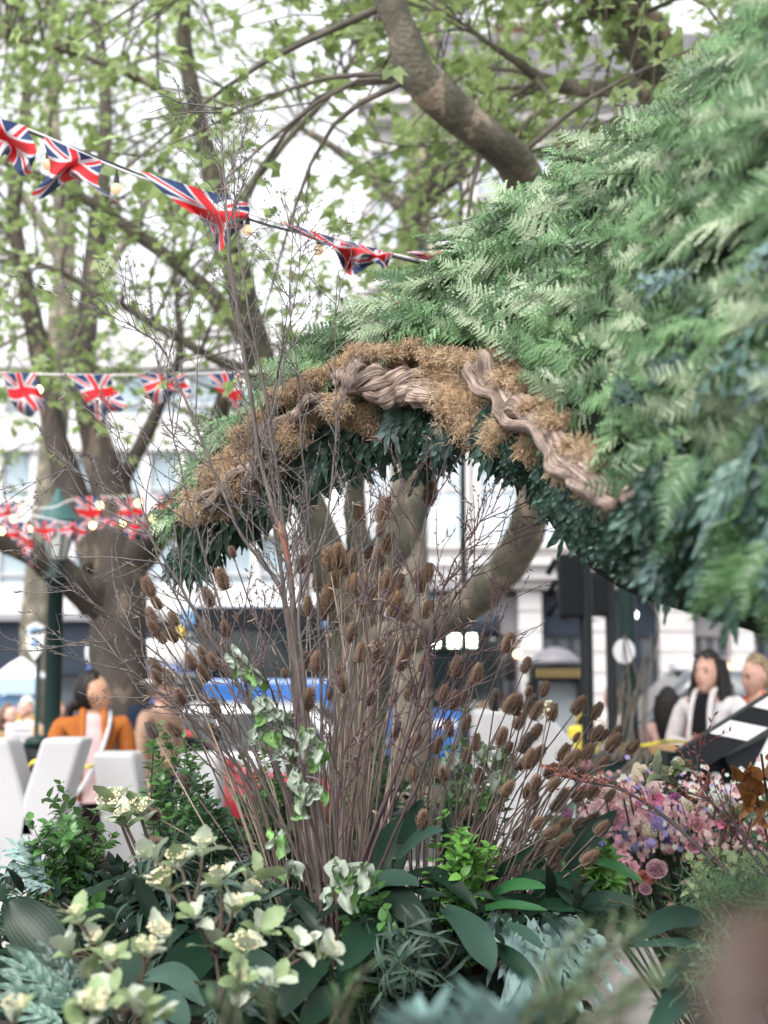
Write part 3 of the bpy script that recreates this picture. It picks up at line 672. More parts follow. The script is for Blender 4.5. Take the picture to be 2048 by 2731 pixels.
M_BUSB = mat('bus_blue', (0.035, 0.14, 0.42), 0.3, (0.03, 0.12, 0.36), 0.6, coat=0.4)
M_BUSL = mat('bus_light_blue', (0.09, 0.22, 0.4), 0.35, coat=0.3)
M_BUSY = mat('bus_yellow', (0.75, 0.52, 0.04), 0.4)
M_BUSW = mat('bus_white', (0.72, 0.73, 0.75), 0.35)
M_LED = mat('led_display', (0.8, 0.9, 0.7), 0.5, emit=(0.85, 1.0, 0.75), es=5.0)
def bus(label, loc, rz, front_led=False, L=10.5, yellow=True, roofm=None, zl=2.78, face=False):
    t = thing('bus', label, 'bus', (0, 0, 0)); w, h = 1.25, L / 2; H = 3.05
    b = MB(); b.bbox((0, 0, 0.95), (L, 2 * w, 1.1), 0.12); b.build('lower_body', M_BUSB, t, False)
    b = MB(); b.bbox((0, 0, 2.02), (L - 0.1, 2 * w - 0.06, 1.14), 0.08); b.build('window_band', M_CARGL, t, False)
    b = MB(); b.bbox((0, 0, 2.76), (L, 2 * w, 0.4), 0.12); b.build('roof', roofm or M_BUSL, t, False)
    b = MB(); b.bbox((-0.3, 0, 3.1), (L * 0.6, 1.6, 0.12), 0.05); b.build('roof_pod', M_BUSW, t, False)
    for s in (-1, 1):
        for k in range(7):
            x = -h + 0.5 + k * (L - 0.8) / 6
            b = MB(); b.box((x, s * (w - 0.012), 2.02), (0.09, 0.03, 1.12)); b.build('window_pillar', M_BLACKP, t, False)
        for x in (-h + 2.0, h - 2.2): wheel(t, x, s * (w - 0.13), 0.46, 0.28)
        if yellow:
            b = MB(); b.bbox((h - 0.14, s * (w - 0.02), 1.7), (0.34, 0.12, 1.9), 0.04); b.build('yellow_corner', M_BUSY, t, False)
        b = MB(); b.ell((h - 0.02, s * 0.9, 0.75), (0.06, 0.16, 0.12), 10, 6); b.build('headlight', M_LAMPGL, t)
        b = MB(); b.tube([(h - 0.1, s * w, 2.6), (h + 0.3, s * (w + 0.15), 2.5), (h + 0.3, s * (w + 0.15), 2.1)], 0.03, 6); b.bbox((h + 0.3, s * (w + 0.15), 2.0), (0.1, 0.2, 0.4), 0.03); b.build('mirror', M_BLACKP, t)
    b = MB(); b.box((h - 0.03, 0, 1.95), (0.08, 2.1, 1.25)); b.build('windscreen', M_CARGL, t, False)
    b = MB(); b.box((h + 0.035, 0, zl), (0.04, 2.0, 0.34)); disp = b.build('destination_display', M_BLACKP, t, False)
    if face:
        b = MB(); b.bbox((h - 0.02, 0, 1.2), (0.16, 2.42, 1.24), 0.06); b.build('front_panel', M_BUSB, t, False)
        b = MB(); b.bbox((h - 0.02, 0, 2.78), (0.14, 2.4, 0.3), 0.06); b.build('roof_front', M_BUSL, t, False)
    if front_led:
        b = MB()
        for y, wd in ((-0.72, 0.2), (-0.46, 0.22), (-0.2, 0.2), (0.06, 0.22), (0.45, 0.24), (0.72, 0.18)): b.box((h + 0.06, y, zl), (0.02, wd, 0.22))
        b.build('lit_lettering', M_LED, disp, False)
    b = MB(); b.box((h + 0.01, 0, 1.05), (0.03, 0.9, 0.14)); b.build('number_plate_panel', M_BUSW, t, False)
    place(t, loc, rz); return t
bus('blue single deck bus with a yellow front corner behind the birch twigs', (X(702, 22.5), 27.1, -0.12), R(-91), L=9.2, face=True)
bus('blue bus facing us with a bright lit destination display', (X(1180, 28.6), 31.0 - 0.6, -0.12), R(-94), True, yellow=False, roofm=M_NAVY, zl=2.5)
car('parked_car', 'black car with its red tail light behind the lone tall teasel', (X(1400, 20), 20.0, -0.12), R(80), M_TAXI, 4.3, 1.78, 1.5)

# white delivery van with blue side, market tents
d = 20.0
t = thing('delivery_van', 'white roofed van with a dark blue side behind the woman in orange', 'van', PZ(400, d, -0.12))
z0 = -0.12; b = MB(); b.bbox(PZ(390, d, 1.15), (S(250, d), 1.9, 1.5), 0.1); b.build('body', mat('van_blue', (0.02, 0.07, 0.3), 0.35, (0.04, 0.12, 0.4), 1.0), t, False)
b = MB(); b.bbox(PZ(390, d, 2.03), (S(258, d), 1.96, 0.36), 0.12); b.build('roof', M_BUSW, t, False)
b = MB(); b.bbox(PZ(495, d - 0.95, 1.45), (S(90, d), 0.06, 0.6), 0.02); b.build('side_window', M_CARGL, t, False)
b = MB(); b.ell(PZ(352, d - 0.96, 1.72), (0.16, 0.02, 0.12), 12, 8); b.build('orange_badge', mat('orange_badge', (0.7, 0.35, 0.05), 0.5), t)
for px in (320, 470):
    b = MB(); p = PZ(px, d - 0.8, 0.24); b.tube([p, p + Vector((0, 0.2, 0))], 0.34, 16); b.build('wheel', M_RUB, t)
def tent(px, d, w_px, label, banner):
    c = PZ(px, d, 0); w = S(w_px, d) / 2; t = thing('market_tent', label, 'market stall', c)
    ze, zt = Zp(1806, d), Zp(1752, d)
    b = MB(); ring = [(-w, -w), (w, -w), (w, w), (-w, w)]
    v = [c + Vector((x, y, ze)) for x, y in ring] + [c + Vector((x * .45, y * .45, lerp(ze, zt, 0.62))) for x, y in ring] + [c + Vector((0, 0, zt))]
    b.add(v, [(i, (i + 1) % 4, 4 + (i + 1) % 4, 4 + i) for i in range(4)] + [(4 + i, 4 + (i + 1) % 4, 8) for i in range(4)]); b.build('canopy', mat('tent_canvas', (0.72, 0.7, 0.76), 0.8), t, False)
    b = MB(); b.box(c + Vector((0, -w - .01, ze - 0.11)), (2 * w, 0.02, 0.22)); b.build('valance', mat('tent_valance', (0.34, 0.46, 0.62), 0.8), t, False)
    for x, y in ring:
        b = MB(); b.tube([c + Vector((x, y, 0)), c + Vector((x, y, ze))], 0.03, 6); b.build('pole', M_ALU, t)
    b = MB(); b.bbox(c + Vector((0, -w * 0.4, ze - 0.72)), (2 * w * 0.9, 0.05, 0.95), 0.01); q = b.build('banner', banner, t, False)
    b = MB(); b.ell(c + Vector((0.1, -w * 0.4 - 0.03, ze - 0.55)), (0.13, 0.01, 0.16), 12, 8); b.build('yellow_emblem', M_BUSY, q)
    b = MB(); b.bbox(c + Vector((0, -w * 0.6, 0.45)), (2 * w * 0.95, 0.6, 0.9), 0.02); b.build('counter', M_DGREEN, t, False)
tent(55, 19, 118, 'pale canvas market tent with a blue banner at the left edge', mat('tent_banner', (0.05, 0.2, 0.5), 0.7, (0.25, 0.45, 0.7), 3.5))
tent(-130, 21, 160, 'second pale market tent cut off by the left edge', mat('tent_banner_pale', (0.4, 0.5, 0.62), 0.7))

# telephone-box style kiosk by the shops
d = 16.5; c = PZ(1480, d, -0.01)
t = thing('kiosk', 'dark kiosk with a pale domed roof and lettered band by the crossing', 'kiosk', c)
w = S(130, d); zt = Zp(1770, d)
b = MB(); b.lathe([(w * 0.56, zt), (w * 0.52, zt + 0.06), (w * 0.3, zt + 0.16), (0.04, zt + 0.2)], c, 20); b.build('roof', mat('kiosk_roof', (0.15, 0.145, 0.165), 0.5), t)
b = MB(); b.bbox(c + Vector((0, 0, zt - 0.1)), (w, w, 0.2), 0.02); f = b.build('fascia', M_BLACKP, t, False)
b = MB()
for k in range(9): b.box(c + Vector((-w * 0.4 + k * w * 0.1, -w * 0.5 - 0.01, zt - 0.1)), (w * 0.055, 0.02, 0.1))
b.build('brass_lettering', M_BRASS, f, False)
for sx in (-1, 1):
    for sy in (-1, 1):
        b = MB(); b.box(c + Vector((sx * w * 0.46, sy * w * 0.46, zt / 2 - 0.1)), (0.09, 0.09, zt - 0.2)); b.build('post', M_BLACKP, t, False)
b = MB(); b.box(c + Vector((0, 0.1, zt / 2 - 0.1)), (w * 0.86, w * 0.7, zt - 0.22)); b.build('glazing', mat('kiosk_glass', (0.16, 0.2, 0.23), 0.15, (0.3, 0.33, 0.35), 2), t, False)

# --------------------------------------------------------------- big white letters
M_LETTER = mat('white_letter_paint', (0.43, 0.425, 0.435), 0.55, (0.37, 0.365, 0.375), 1.4, spec=0.3)
def letter(name, label, polys, d, depth, base):
    t = thing(name, label, 'letter', base, 'giant white letters')
    for poly in polys:
        bm = bmesh.new(); vs = [bm.verts.new((X(px, d), 0, Zp(py, d))) for px, py in poly]; f = bm.faces.new(vs)
        ex = bmesh.ops.extrude_face_region(bm, geom=[f]); bmesh.ops.translate(bm, vec=(0, depth, 0), verts=[v for v in ex['geom'] if isinstance(v, bmesh.types.BMVert)])
        bmesh.ops.recalc_face_normals(bm, faces=bm.faces); bmesh.ops.bevel(bm, geom=list(bm.edges), offset=0.025, segments=3, profile=0.5, affect='EDGES')
        bm.verts.index_update(); b = MB(); b.add([v.co + Vector((0, d, 0)) for v in bm.verts], [[v.index for v in f.verts] for f in bm.faces]); bm.free()
        b.build('stroke', M_LETTER, t, False)
letter('letter_y', 'giant white letter Y standing in front of the woman in orange', [[(-58, 1971), (32, 1971), (82, 2140), (152, 2300), (152, 2672), (18, 2672), (18, 2270)]], 7.0, 0.28, PZ(85, 7, 0))
letter('letter_y', 'x', [[(122, 1969), (233, 1969), (158, 2240), (60, 2240), (76, 2128)]], 7.0, 0.27, PZ(85, 7, 0))
# both arms belong to one letter
_o = [o for o in COL.objects if o.get('label') == 'x'][0]; _y = [o for o in COL.objects if o.name == 'letter_y'][0]
for ch in list(_o.children): ch.parent = _y
bpy.data.objects.remove(_o)
letter('letter_u', 'giant white letter U standing right of the letter Y', [[(254, 2008), (365, 2008), (436, 2470), (420, 2614), (340, 2590)], [(482, 2012), (592, 2008), (580, 2560), (540, 2612), (424, 2615), (440, 2470)]], 7.6, 0.3, PZ(420, 7.6, 0))
letter('letter_d', 'giant white letter with clipped corners behind the teasels on the right', [[(1262, 1892), (1450, 1892), (1528, 1985), (1528, 2650), (1450, 2730), (1262, 2730)]], 6.6, 0.3, PZ(1400, 6.6, 0))

# --------------------------------------------------------------- giant clapperboard
d = 6.4
M_CLB = mat('clapper_black', (0.008, 0.01, 0.013), 0.55, (0.012, 0.014, 0.018), 3, spec=0.2)
M_CLW = mat('clapper_white', (0.75, 0.75, 0.76), 0.5)
t = thing('clapperboard', 'giant black and white clapperboard with a raised striped arm on the right', 'clapperboard', PZ(2000, d, 0))
b = MB(); pts = [(1772, 2005), (1910, 2022), (2330, 1816), (2330, 2560), (1772, 2560)]
b.prism([(X(a, d), Zp(c_, d)) for a, c_ in pts], d + 0.02, d + 0.2); b.build('board', M_CLB, t, False)
def stick(p0, p1, w, nm, y0, y1, n, sh_):
    p0, p1 = Vector(p0), Vector(p1); ax = (p1 - p0); L_ = ax.length; ax.normalize(); nn = Vector((ax.y, -ax.x))
    def pt(s, v): q = p0 + ax * s + nn * v; return (X(q.x, d), Zp(q.y, d))
    b = MB(); b.prism([pt(0, 0), pt(L_, 0), pt(L_, w), pt(0, w)], y0, y1); o = b.build(nm, M_CLB, t, False)
    return o, pt
o, pt = stick((1790, 2000), (2330, 1665), -72, 'clap_arm', d - 0.1, d + 0.0, 6, 1)
for s in (92, 225, 358, 491):
    b = MB(); b.prism([pt(s, -2), pt(s + 64, -2), pt(s + 136, -70), pt(s + 71, -70)], d - 0.106, d - 0.101); b.build('white_stripe', M_CLW, o, False)
o, pt = stick((1912, 2018), (2330, 1815), -92, 'clap_bar', d - 0.06, d + 0.015, 6, -1)
for s in (127, 285):
    b = MB(); b.prism([pt(s, -2), pt(s + 46, -2), pt(s - 66, -90), pt(s - 116, -90)], d - 0.066, d - 0.061); b.build('white_stripe', M_CLW, o, False)
for px, py in ((1808, 2032), (1908, 2072), (1845, 2098), (1940, 2104), (2010, 2120), (1890, 2160), (1965, 2185), (2040, 2190)):
    b = MB(); b.tube([P(px, py, d + 0.012), P(px, py, d + 0.03)], S(13, d), 16); b.build('white_disc', M_CLW, t, False)

# --------------------------------------------------------------- tape, bins, boards, bench
M_TAPE = mat('yellow_tape', (0.75, 0.62, 0.05), 0.4, (0.05, 0.05, 0.03), 9)
def tape(label, pts):
    b = MB(); w = 0.011; q = spline([P(*p) for p in pts], 40); vs = []
    for i, p in enumerate(q):
        tw = 0.35 * math.sin(i * 0.5); vs += [p + Vector((0, math.sin(tw) * w, math.cos(tw) * w)), p - Vector((0, math.sin(tw) * w, math.cos(tw) * w)), p + Vector((0, 0.002 + math.sin(tw) * w, math.cos(tw) * w)), p + Vector((0, .002, 0)) - Vector((0, math.sin(tw) * w, math.cos(tw) * w))]
    fs = []
    for i in range(len(q) - 1):
        a = i * 4; fs += [(a, a + 1, a + 5, a + 4), (a + 2, a + 6, a + 7, a + 3), (a, a + 4, a + 6, a + 2), (a + 1, a + 3, a + 7, a + 5)]
    b.add(vs, fs); return tag(b.build('barrier_tape', M_TAPE), label, 'tape')
tape('yellow barrier tape strung across in front of the woman in orange', [(-60, 2040, 8.2), (60, 2050, 8.2), (100, 2030, 8.2), (220, 2045, 8.2), (270, 2040, 8.1), (420, 2032, 8), (560, 2036, 8)])
tape('yellow and black barrier tape strung behind the clapperboard', [(1440, 2075, 8.4), (1530, 2062, 8.4), (1590, 1985, 8.4), (1700, 1990, 8.4), (1790, 1976, 8.4), (1900, 1985, 8.4), (2100, 1960, 8.3)])
M_WOODL = mat('light_wood', (0.42, 0.27, 0.13), 0.6, (0.34, 0.2, 0.09), 5, stretch=(1, 8, 8))
def bin_(label, px, d, py0, w, rim=None):
    c = PZ(px, d, 0); h = Zp(py0, d); r = S(w, d) / 2
    t = thing('litter_bin', label, 'bin', c); b = MB(); b.lathe([(r * 0.85, 0), (r * 0.9, h * 0.85), (r, h * 0.9), (r * 0.95, h)], c, 16); b.build('drum', M_BLACKP, t)
    b = MB(); b.lathe([(r * 1.05, h), (r * 1.02, h + 0.05), (r * 0.4, h + 0.08)], c, 16); b.build('lid', M_DGREEN, t)
bin_('dark cylindrical litter bin behind the letter Y', 108, 10.8, 1990, 72)
c = PZ(20, 12.5, 0); t = thing('wooden_crate', 'slatted pale wood crate at the left edge behind the letter Y', 'crate', c)
for k in range(6):
    b = MB(); b.box(P(-28 + k * 15, 1980, 12.4), (0.04, 0.02, 0.2)); b.build('slat', M_WOODL, t, False)
b = MB(); b.box(P(5, 1975, 12.6) , (0.3, 0.3, 0.16)); b.build('box', M_WOODL, t, False)
b = MB(); b.box((c.x, 12.5, Zp(2010, 12.5) / 2), (0.34, 0.34, Zp(2010, 12.5))); b.build('stand', M_ALU, t, False)
c = PZ(65, 12.0, 0); t = thing('notice_board', 'pale printed notice board standing behind the letter Y', 'notice board', c)
b = MB(); b.box(P(55, 1990, 12), (S(80, 12), 0.03, S(120, 12))); q = b.build('panel', M_SIGNW, t, False)
b = MB()
for k, (w, h_) in enumerate(((50, 5), (60, 4), (44, 4), (30, 8), (52, 4))): b.box(P(55, 1945 + k * 16, 11.97), (S(w, 12), 0.006, S(h_, 12)))
b.build('print', mat('faded_print', (0.45, 0.4, 0.42), 0.7), q, False)
for s in (-1, 1):
    b = MB(); b.tube([P(55 + s * 36, 2030, 12.03), PZ(55 + s * 40, 12.06, 0)], 0.02, 5); b.build('leg', M_ALU, t)
c = PZ(118, 11.5, 0); t = thing('menu_board', 'tan folding menu board beside the lamp post', 'board', c)
b = MB(); v = [P(85, 1985, 11.5), P(122, 1985, 11.5), P(112, 1935, 11.6), P(84, 1935, 11.6)]; v2 = [p + Vector((0, 0.02, 0)) for p in v]
b.add(v + v2, [(0, 1, 2, 3), (7, 6, 5, 4), (0, 4, 5, 1), (1, 5, 6, 2), (2, 6, 7, 3), (3, 7, 4, 0)]); b.build('panel', mat('tan_board', (0.5, 0.33, 0.2), 0.7), t, False)
b = MB(); b.box(c + Vector((-0.04, 0.15, Zp(1985, 11.5) / 2)), (0.3, 0.3, Zp(1985, 11.5))); b.build('table', M_DGREEN, t, False)
# planter box with a timber rail behind the teasels on the right
d = 9.8; c = PZ(1690, d, 0); t = thing('street_planter', 'dark planter box with a pale timber rail at the foot of the thick lamp column', 'planter', c)
zt = Zp(2010, d); b = MB(); b.bbox((c.x + 0.02, d - 0.1, zt / 2), (S(240, d), 0.5, zt), 0.02); b.build('box', M_DGREEN, t, False)
b = MB(); b.bbox((X(1700, d), d - 0.2, Zp(1995, d)), (S(150, d), 0.3, S(26, d)), 0.01); b.build('rail', M_WOODL, t, False)
# bare twiggy climber in the planter
cl = thing('bare_climber', 'bare tangled climber stems against the thick green lamp column', 'plant', PZ(1690, 9.4, 0.9))
for k in range(9):
    x = U(1600, 1740); pts = [P(x, 2030, 9.4), P(x + U(-40, 60), U(1850, 1950), 9.4), P(x + U(-20, 50), U(1650, 1850), 9.4)]
    if k % 2: pts.append(P(x + U(-40, 100), U(1560, 1900), 9.35))
    b = MB(); b.tube(spline(pts, 14), [0.012, 0.008, 0.004], 5); b.build('stem', M_TWIG, cl)
for k in range(8):
    pts = [P(U(1560, 1640), U(2060, 2110), 9.0), P(U(1650, 1720), U(2040, 2090), 9.1), P(U(1710, 1730), U(1950, 2000), 9.2)]
    b = MB(); b.tube(spline(pts, 12), [0.012, 0.006], 5); b.build('stem', M_TWIG, cl)
# pigeon-like dark lamp shape on the bough is a hanging lantern
for px, py, lb in ((276, 762, 'small dark hanging lantern on the low bough near the second flag row'), (195, 540, 'small dark hanging spotlight under the upper left bough')):
    d = 12.6; p = P(px, py, d); t = thing('hanging_lantern', lb, 'lantern', p)
    b = MB(); b.lathe([(0.02, -0.1), (0.045, -0.07), (0.05, 0.03), (0.02, 0.09), (0.008, 0.13)], p, 10); b.build('case', M_BLACKP, t)
    b = MB(); b.tube([p + Vector((0, 0, 0.12)), p + Vector((0.01, 0.05, 0.3))], 0.004, 4); b.build('cord', M_BLACKP, t)
# ================================================================== people
def skin_mesh(chains, sub=2):
    """chains: list of [(pos, radius_x, radius_y)...]; chains after the first start at a joint given by (chain, index)."""
    me = bpy.data.meshes.new('sk'); vs = []; es = []; rr = []; idx = []
    for ci, (start, ch) in enumerate(chains):
        ids = []
        if start is not None: ids.append(idx[start[0]][start[1]])
        for p, ra, rb in ch:
            vs.append(tuple(p)); rr.append((ra, rb)); ids.append(len(vs) - 1)
            if len(ids) > 1: es.append((ids[-2], ids[-1]))
        idx.append(ids)
    me.from_pydata(vs, es, []); o = bpy.data.objects.new('sk', me); COL.objects.link(o)
    sm = o.modifiers.new('s', 'SKIN'); sm.use_smooth_shade = True; sm.branch_smoothing = 0.6
    for i, sv in enumerate(me.skin_vertices[0].data): sv.radius = rr[i]; sv.use_root = (i == 0)
    ss = o.modifiers.new('u', 'SUBSURF'); ss.levels = sub
    dg = bpy.context.evaluated_depsgraph_get(); ev = o.evaluated_get(dg); m2 = ev.to_mesh()
    V = [v.co.copy() for v in m2.vertices]; F = [tuple(p.vertices) for p in m2.polygons]
    ev.to_mesh_clear(); bpy.data.objects.remove(o); return V, F
M_SK1 = mat('skin_tan', (0.5, 0.28, 0.18), 0.5, (0.44, 0.23, 0.15), 20); M_SK2 = mat('skin_fair', (0.62, 0.38, 0.3), 0.5, (0.56, 0.31, 0.24), 20)
M_EYE = mat('eye_dark', (0.02, 0.015, 0.012), 0.2); M_LIP = mat('lip', (0.42, 0.12, 0.11), 0.4)
M_HAIRD = mat('dark_hair', (0.006, 0.005, 0.006), 0.5, (0.014, 0.01, 0.009), 60, stretch=(8, 8, 1), spec=0.25); M_HAIRB = mat('blonde_hair', (0.36, 0.27, 0.16), 0.4, (0.16, 0.11, 0.06), 40)
M_HAIRW = mat('white_hair', (0.6, 0.58, 0.55), 0.5); M_HAIRN = mat('brown_hair', (0.09, 0.05, 0.03), 0.45, (0.15, 0.09, 0.05), 40)
def cloth(name, c, c2=None): return mat(name, c, 0.9, c2 or tuple(x * 0.8 for x in c), 14, bump=0.3, spec=0.15)
def head_pt(x, y, z):
    """unit direction -> head surface, face towards -Y."""
    rx, ry, rz = 0.074, 0.094, 0.116
    if z < 0: k = (-z) ** 1.6; rx *= 1 - 0.36 * k
    p = Vector((x * rx, y * ry, z * rz))
    if z < 0: p.y -= 0.016 * (-z) ** 1.5 if y < 0.2 else -0.0; p.y -= 0.02 * (-z) ** 2
    if y < 0:
        g = lambda cx, cz, sx_, sz_, a: a * math.exp(-((p.x - cx) / sx_) ** 2 - ((p.z - cz) / sz_) ** 2)
        p.y -= g(0, -0.022, 0.011, 0.016, 0.02) + g(0, 0.0, 0.009, 0.02, 0.008) + g(0, -0.058, 0.02, 0.009, 0.006) + g(0, -0.1, 0.02, 0.014, 0.008)
        p.y += g(0.031, 0.008, 0.015, 0.011, 0.009) + g(-0.031, 0.008, 0.015, 0.011, 0.009)
        p.y -= g(0.03, 0.03, 0.02, 0.007, 0.004) + g(-0.03, 0.03, 0.02, 0.007, 0.004)
    return p
def head(b, M, eyes=True):
    nu, nv = 32, 22; vs = []
    for i in range(nv + 1):
        th = math.pi * i / nv
        for j in range(nu):
            ph = 2 * math.pi * j / nu; vs.append(M @ head_pt(math.sin(th) * math.sin(ph), -math.sin(th) * math.cos(ph), math.cos(th)))
    b.add(vs, [(i * nu + j, (i + 1) * nu + j, (i + 1) * nu + (j + 1) % nu, i * nu + (j + 1) % nu) for i in range(nv) for j in range(nu)])
    for s in (-1, 1):
        n0 = len(b.v); b.ell((s * 0.031, -0.078, 0.009), (0.013, 0.008, 0.006), 10, 6, mi=1)
        b.ell((s * 0.032, -0.0865, 0.03), (0.018, 0.004, 0.0035), 10, 5, mi=1)
        b.ell((s * 0.077, 0.008, -0.005), (0.008, 0.017, 0.03), 10, 8, mi=0)
        for k in range(n0, len(b.v)): b.v[k] = tuple(M @ Vector(b.v[k]))
    n0 = len(b.v); b.ell((0, -0.101, -0.057), (0.021, 0.006, 0.007), 12, 6, mi=2)
    for k in range(n0, len(b.v)): b.v[k] = tuple(M @ Vector(b.v[k]))
def hair(t, m, M, style):
    nu, nv = 36, 24; vs = []; keep_ = []
    for i in range(nv + 1):
        th = math.pi * i / nv
        for j in range(nu):
            ph = 2 * math.pi * j / nu; x, y, z = math.sin(th) * math.sin(ph), -math.sin(th) * math.cos(ph), math.cos(th)
            q = head_pt(x, y * (0.6 if y < 0 else 1), z); off = 0.016 + 0.004 * math.sin(9 * ph) * (1 if style != 'short' else 2)
            vs.append(M @ (q * (1 + off / 0.09) + Vector((0, 0.006, 0.006))))
            keep_.append(z > 0.62 - 0.1 * abs(x) or y > 0.12 - 0.25 * max(0, z) and z > (-0.35 if style == 'short' else -0.75))
    b = MB(); fs = []
    for i in range(nv):
        for j in range(nu):
            q = (i * nu + j, (i + 1) * nu + j, (i + 1) * nu + (j + 1) % nu, i * nu + (j + 1) % nu)
            if all(keep_[k] for k in q): fs.append(q)
    b.add(vs, fs)
    def lock(pts, r): b.tube(spline([M @ Vector(p) for p in pts], 9), r, 8)
    if style == 'long':
        for k in range(11):
            a = -1.5 + 3.0 * k / 10; x, y = 0.085 * math.sin(a), 0.03 + 0.075 * math.cos(a)
            lock([(x * 0.8, y * 0.8, 0.07), (x * 1.05, y + 0.01, -0.05), (x * 0.85, y + 0.02, -0.2), (x * 0.6 + U(-.02, .02), y + 0.01, -0.36 + U(-.04, .04))], [0.026, 0.024, 0.02, 0.004])
    if style == 'longfront':
        for k in range(11):
            a = -1.9 + 3.8 * k / 10; x, y = 0.09 * math.sin(a), 0.025 + 0.075 * math.cos(a)
            lock([(x * 0.8, y * 0.8, 0.08), (x * 1.08, y, -0.04), (x * 1.25, y - 0.02, -0.2), (x * 1.1, y - 0.05 * abs(math.sin(a)), -0.33)], [0.028, 0.034, 0.03, 0.005])
    if style == 'ponytail':
        b.ell(M @ Vector((0, 0.09, -0.06)), 0.045, 12, 8)
        for k in range(5): lock([(0, 0.09, -0.05), (U(-.02, .02), 0.14, -0.1), (U(-.03, .03), 0.15 + U(-.02, .02), -0.2), (U(-.03, .03), 0.13, -0.27)], [0.03, 0.028, 0.022, 0.005])
    if style == 'bun': b.ell(M @ Vector((0, 0.115, 0.02)), 0.04, 12, 8)
    return b.build('hair', m, t)
def hand(b, p, d, side, nrm):
    """five fingered hand from wrist p along d; side = thumb direction."""
    d = d.normalized(); side = (side - d * side.dot(d)).normalized(); nrm = d.cross(side)
    b.tube([p - d * 0.02, p + d * 0.03, p + d * 0.075, p + d * 0.088], [0.024, 0.033, 0.036, 0.03], 10, flat=0.5)
    for k in range(4):
        s = p + d * 0.078 + side * (0.026 - 0.0175 * k); L = (0.068, 0.076, 0.07, 0.055)[k]
        b.tube([s - d * 0.02, s + d * L * .4 + nrm * 0.006, s + d * L * .75 + nrm * 0.02, s + d * L * 0.9 + nrm * 0.036], [0.009, 0.0085, 0.0078, 0.006], 7)
    s = p + d * 0.02 + side * 0.024; b.tube([s, s + side * 0.025 + d * 0.02, s + side * 0.032 + d * 0.05, s + side * 0.028 + d * 0.068], [0.013, 0.011, 0.0095, 0.007], 7)
def person(label, loc, rz, H, skin, hairm, style, top, legs, head_turn=0, tilt=0, pose='down', inner=None, shoe=None, open_top=False, long_top=0.0, wide=1.0):
    k = H / 1.66; t = thing('person', label, 'person', (0, 0, 0))
    V3 = lambda x, y, z: Vector((x * wide, y, z)) * k
    if pose == 'crossed':
        arms = {-1: [V3(-.175, .01, 1.375), V3(-.245, -.03, 1.12), V3(-.03, -.2, 1.1), V3(.07, -.19, 1.14)], 1: [V3(.175, .01, 1.375), V3(.245, -.03, 1.11), V3(.04, -.225, 1.06), V3(-.07, -.215, 1.08)]}
    elif pose == 'bent':
        arms = {s: [V3(s * .175, .01, 1.375), V3(s * .23, .03, 1.1), V3(s * .15, -.2, 1.05), V3(s * .08, -.27, 1.1)] for s in (-1, 1)}
    else:
        arms = {s: [V3(s * .175, .01, 1.375), V3(s * .235, .02, 1.1), V3(s * .25, -.05, .87), V3(s * .25, -.07, .8)] for s in (-1, 1)}
    spine = [(V3(0, 0, .93), .125 * k * wide, .1 * k), (V3(0, 0, 1.06), .105 * k * wide, .088 * k), (V3(0, 0, 1.2), .115 * k * wide, .095 * k), (V3(0, .005, 1.34), .115 * k * wide, .085 * k), (V3(0, .01, 1.42), .055 * k, .055 * k), (V3(0, .0, 1.5), .05 * k, .05 * k)]
    leg = lambda s: [(V3(s * .09, 0, .84), .085 * k, .085 * k), (V3(s * .1, -.01, .47), .055 * k, .058 * k), (V3(s * .1, .02, .28), .052 * k, .052 * k), (V3(s * .1, .02, .09), .036 * k, .036 * k), (V3(s * .105, -.1, .035), .035 * k, .028 * k)]
    ch = [(None, spine)] + [((0, 0), leg(s)) for s in (-1, 1)]
    for s in (-1, 1):
        a = arms[s]; ch.append(((0, 3), [(a[0], .055 * k, .055 * k), (a[1], .038 * k, .038 * k), (a[2], .026 * k, .026 * k)]))
    Vb, Fb = skin_mesh(ch); b = MB(); b.add(Vb, Fb)
    HM = Matrix.Translation(V3(0, -.012, 1.55)) @ Matrix.Rotation(head_turn, 4, 'Z') @ Matrix.Rotation(tilt, 4, 'X') @ Matrix.Scale(k * 1.02, 4)
    head(b, HM)
    for s in (-1, 1):
        a = arms[s]; hand(b, a[2], a[3] - a[2], Vector((-s * 0.2, -1, 0.3)) if pose == 'down' else Vector((0, 0, 1)), None)
    b.build('body', [skin, M_EYE, M_LIP], t)
    # trousers
    tl = [(None, [(V3(0, 0, .98), .125 * k * wide, .105 * k), (V3(0, 0, .9), .14 * k * wide, .115 * k)])]
    for s in (-1, 1): tl.append(((0, 1), [(V3(s * .09, 0, .8), .098 * k, .1 * k), (V3(s * .1, -.01, .47), .075 * k, .078 * k), (V3(s * .1, .015, .1), .066 * k, .07 * k)]))
    Vt, Ft = skin_mesh(tl); b = MB(); b.add(Vt, Ft); b.build('trousers', legs, t)
    # top garment with sleeves
    zl = .86 - long_top
    tp = [(None, [(V3(0, 0, zl), .165 * k * wide, .125 * k), (V3(0, 0, 1.06), .15 * k * wide, .115 * k), (V3(0, 0, 1.22), .15 * k * wide, .118 * k), (V3(0, .005, 1.35), .14 * k * wide, .1 * k), (V3(0, .015, 1.425), .068 * k, .064 * k)])]
    for s in (-1, 1):
        a = arms[s]; e = a[1].lerp(a[2], 0.97); tp.append(((0, 3), [(a[0], .074 * k, .072 * k), (a[0].lerp(a[1], .5), .064 * k, .064 * k), (a[1], .056 * k, .056 * k), (a[1].lerp(a[2], .5), .05 * k, .05 * k), (e, .042 * k, .042 * k)]))
    Vp, Fp = skin_mesh(tp); b = MB()
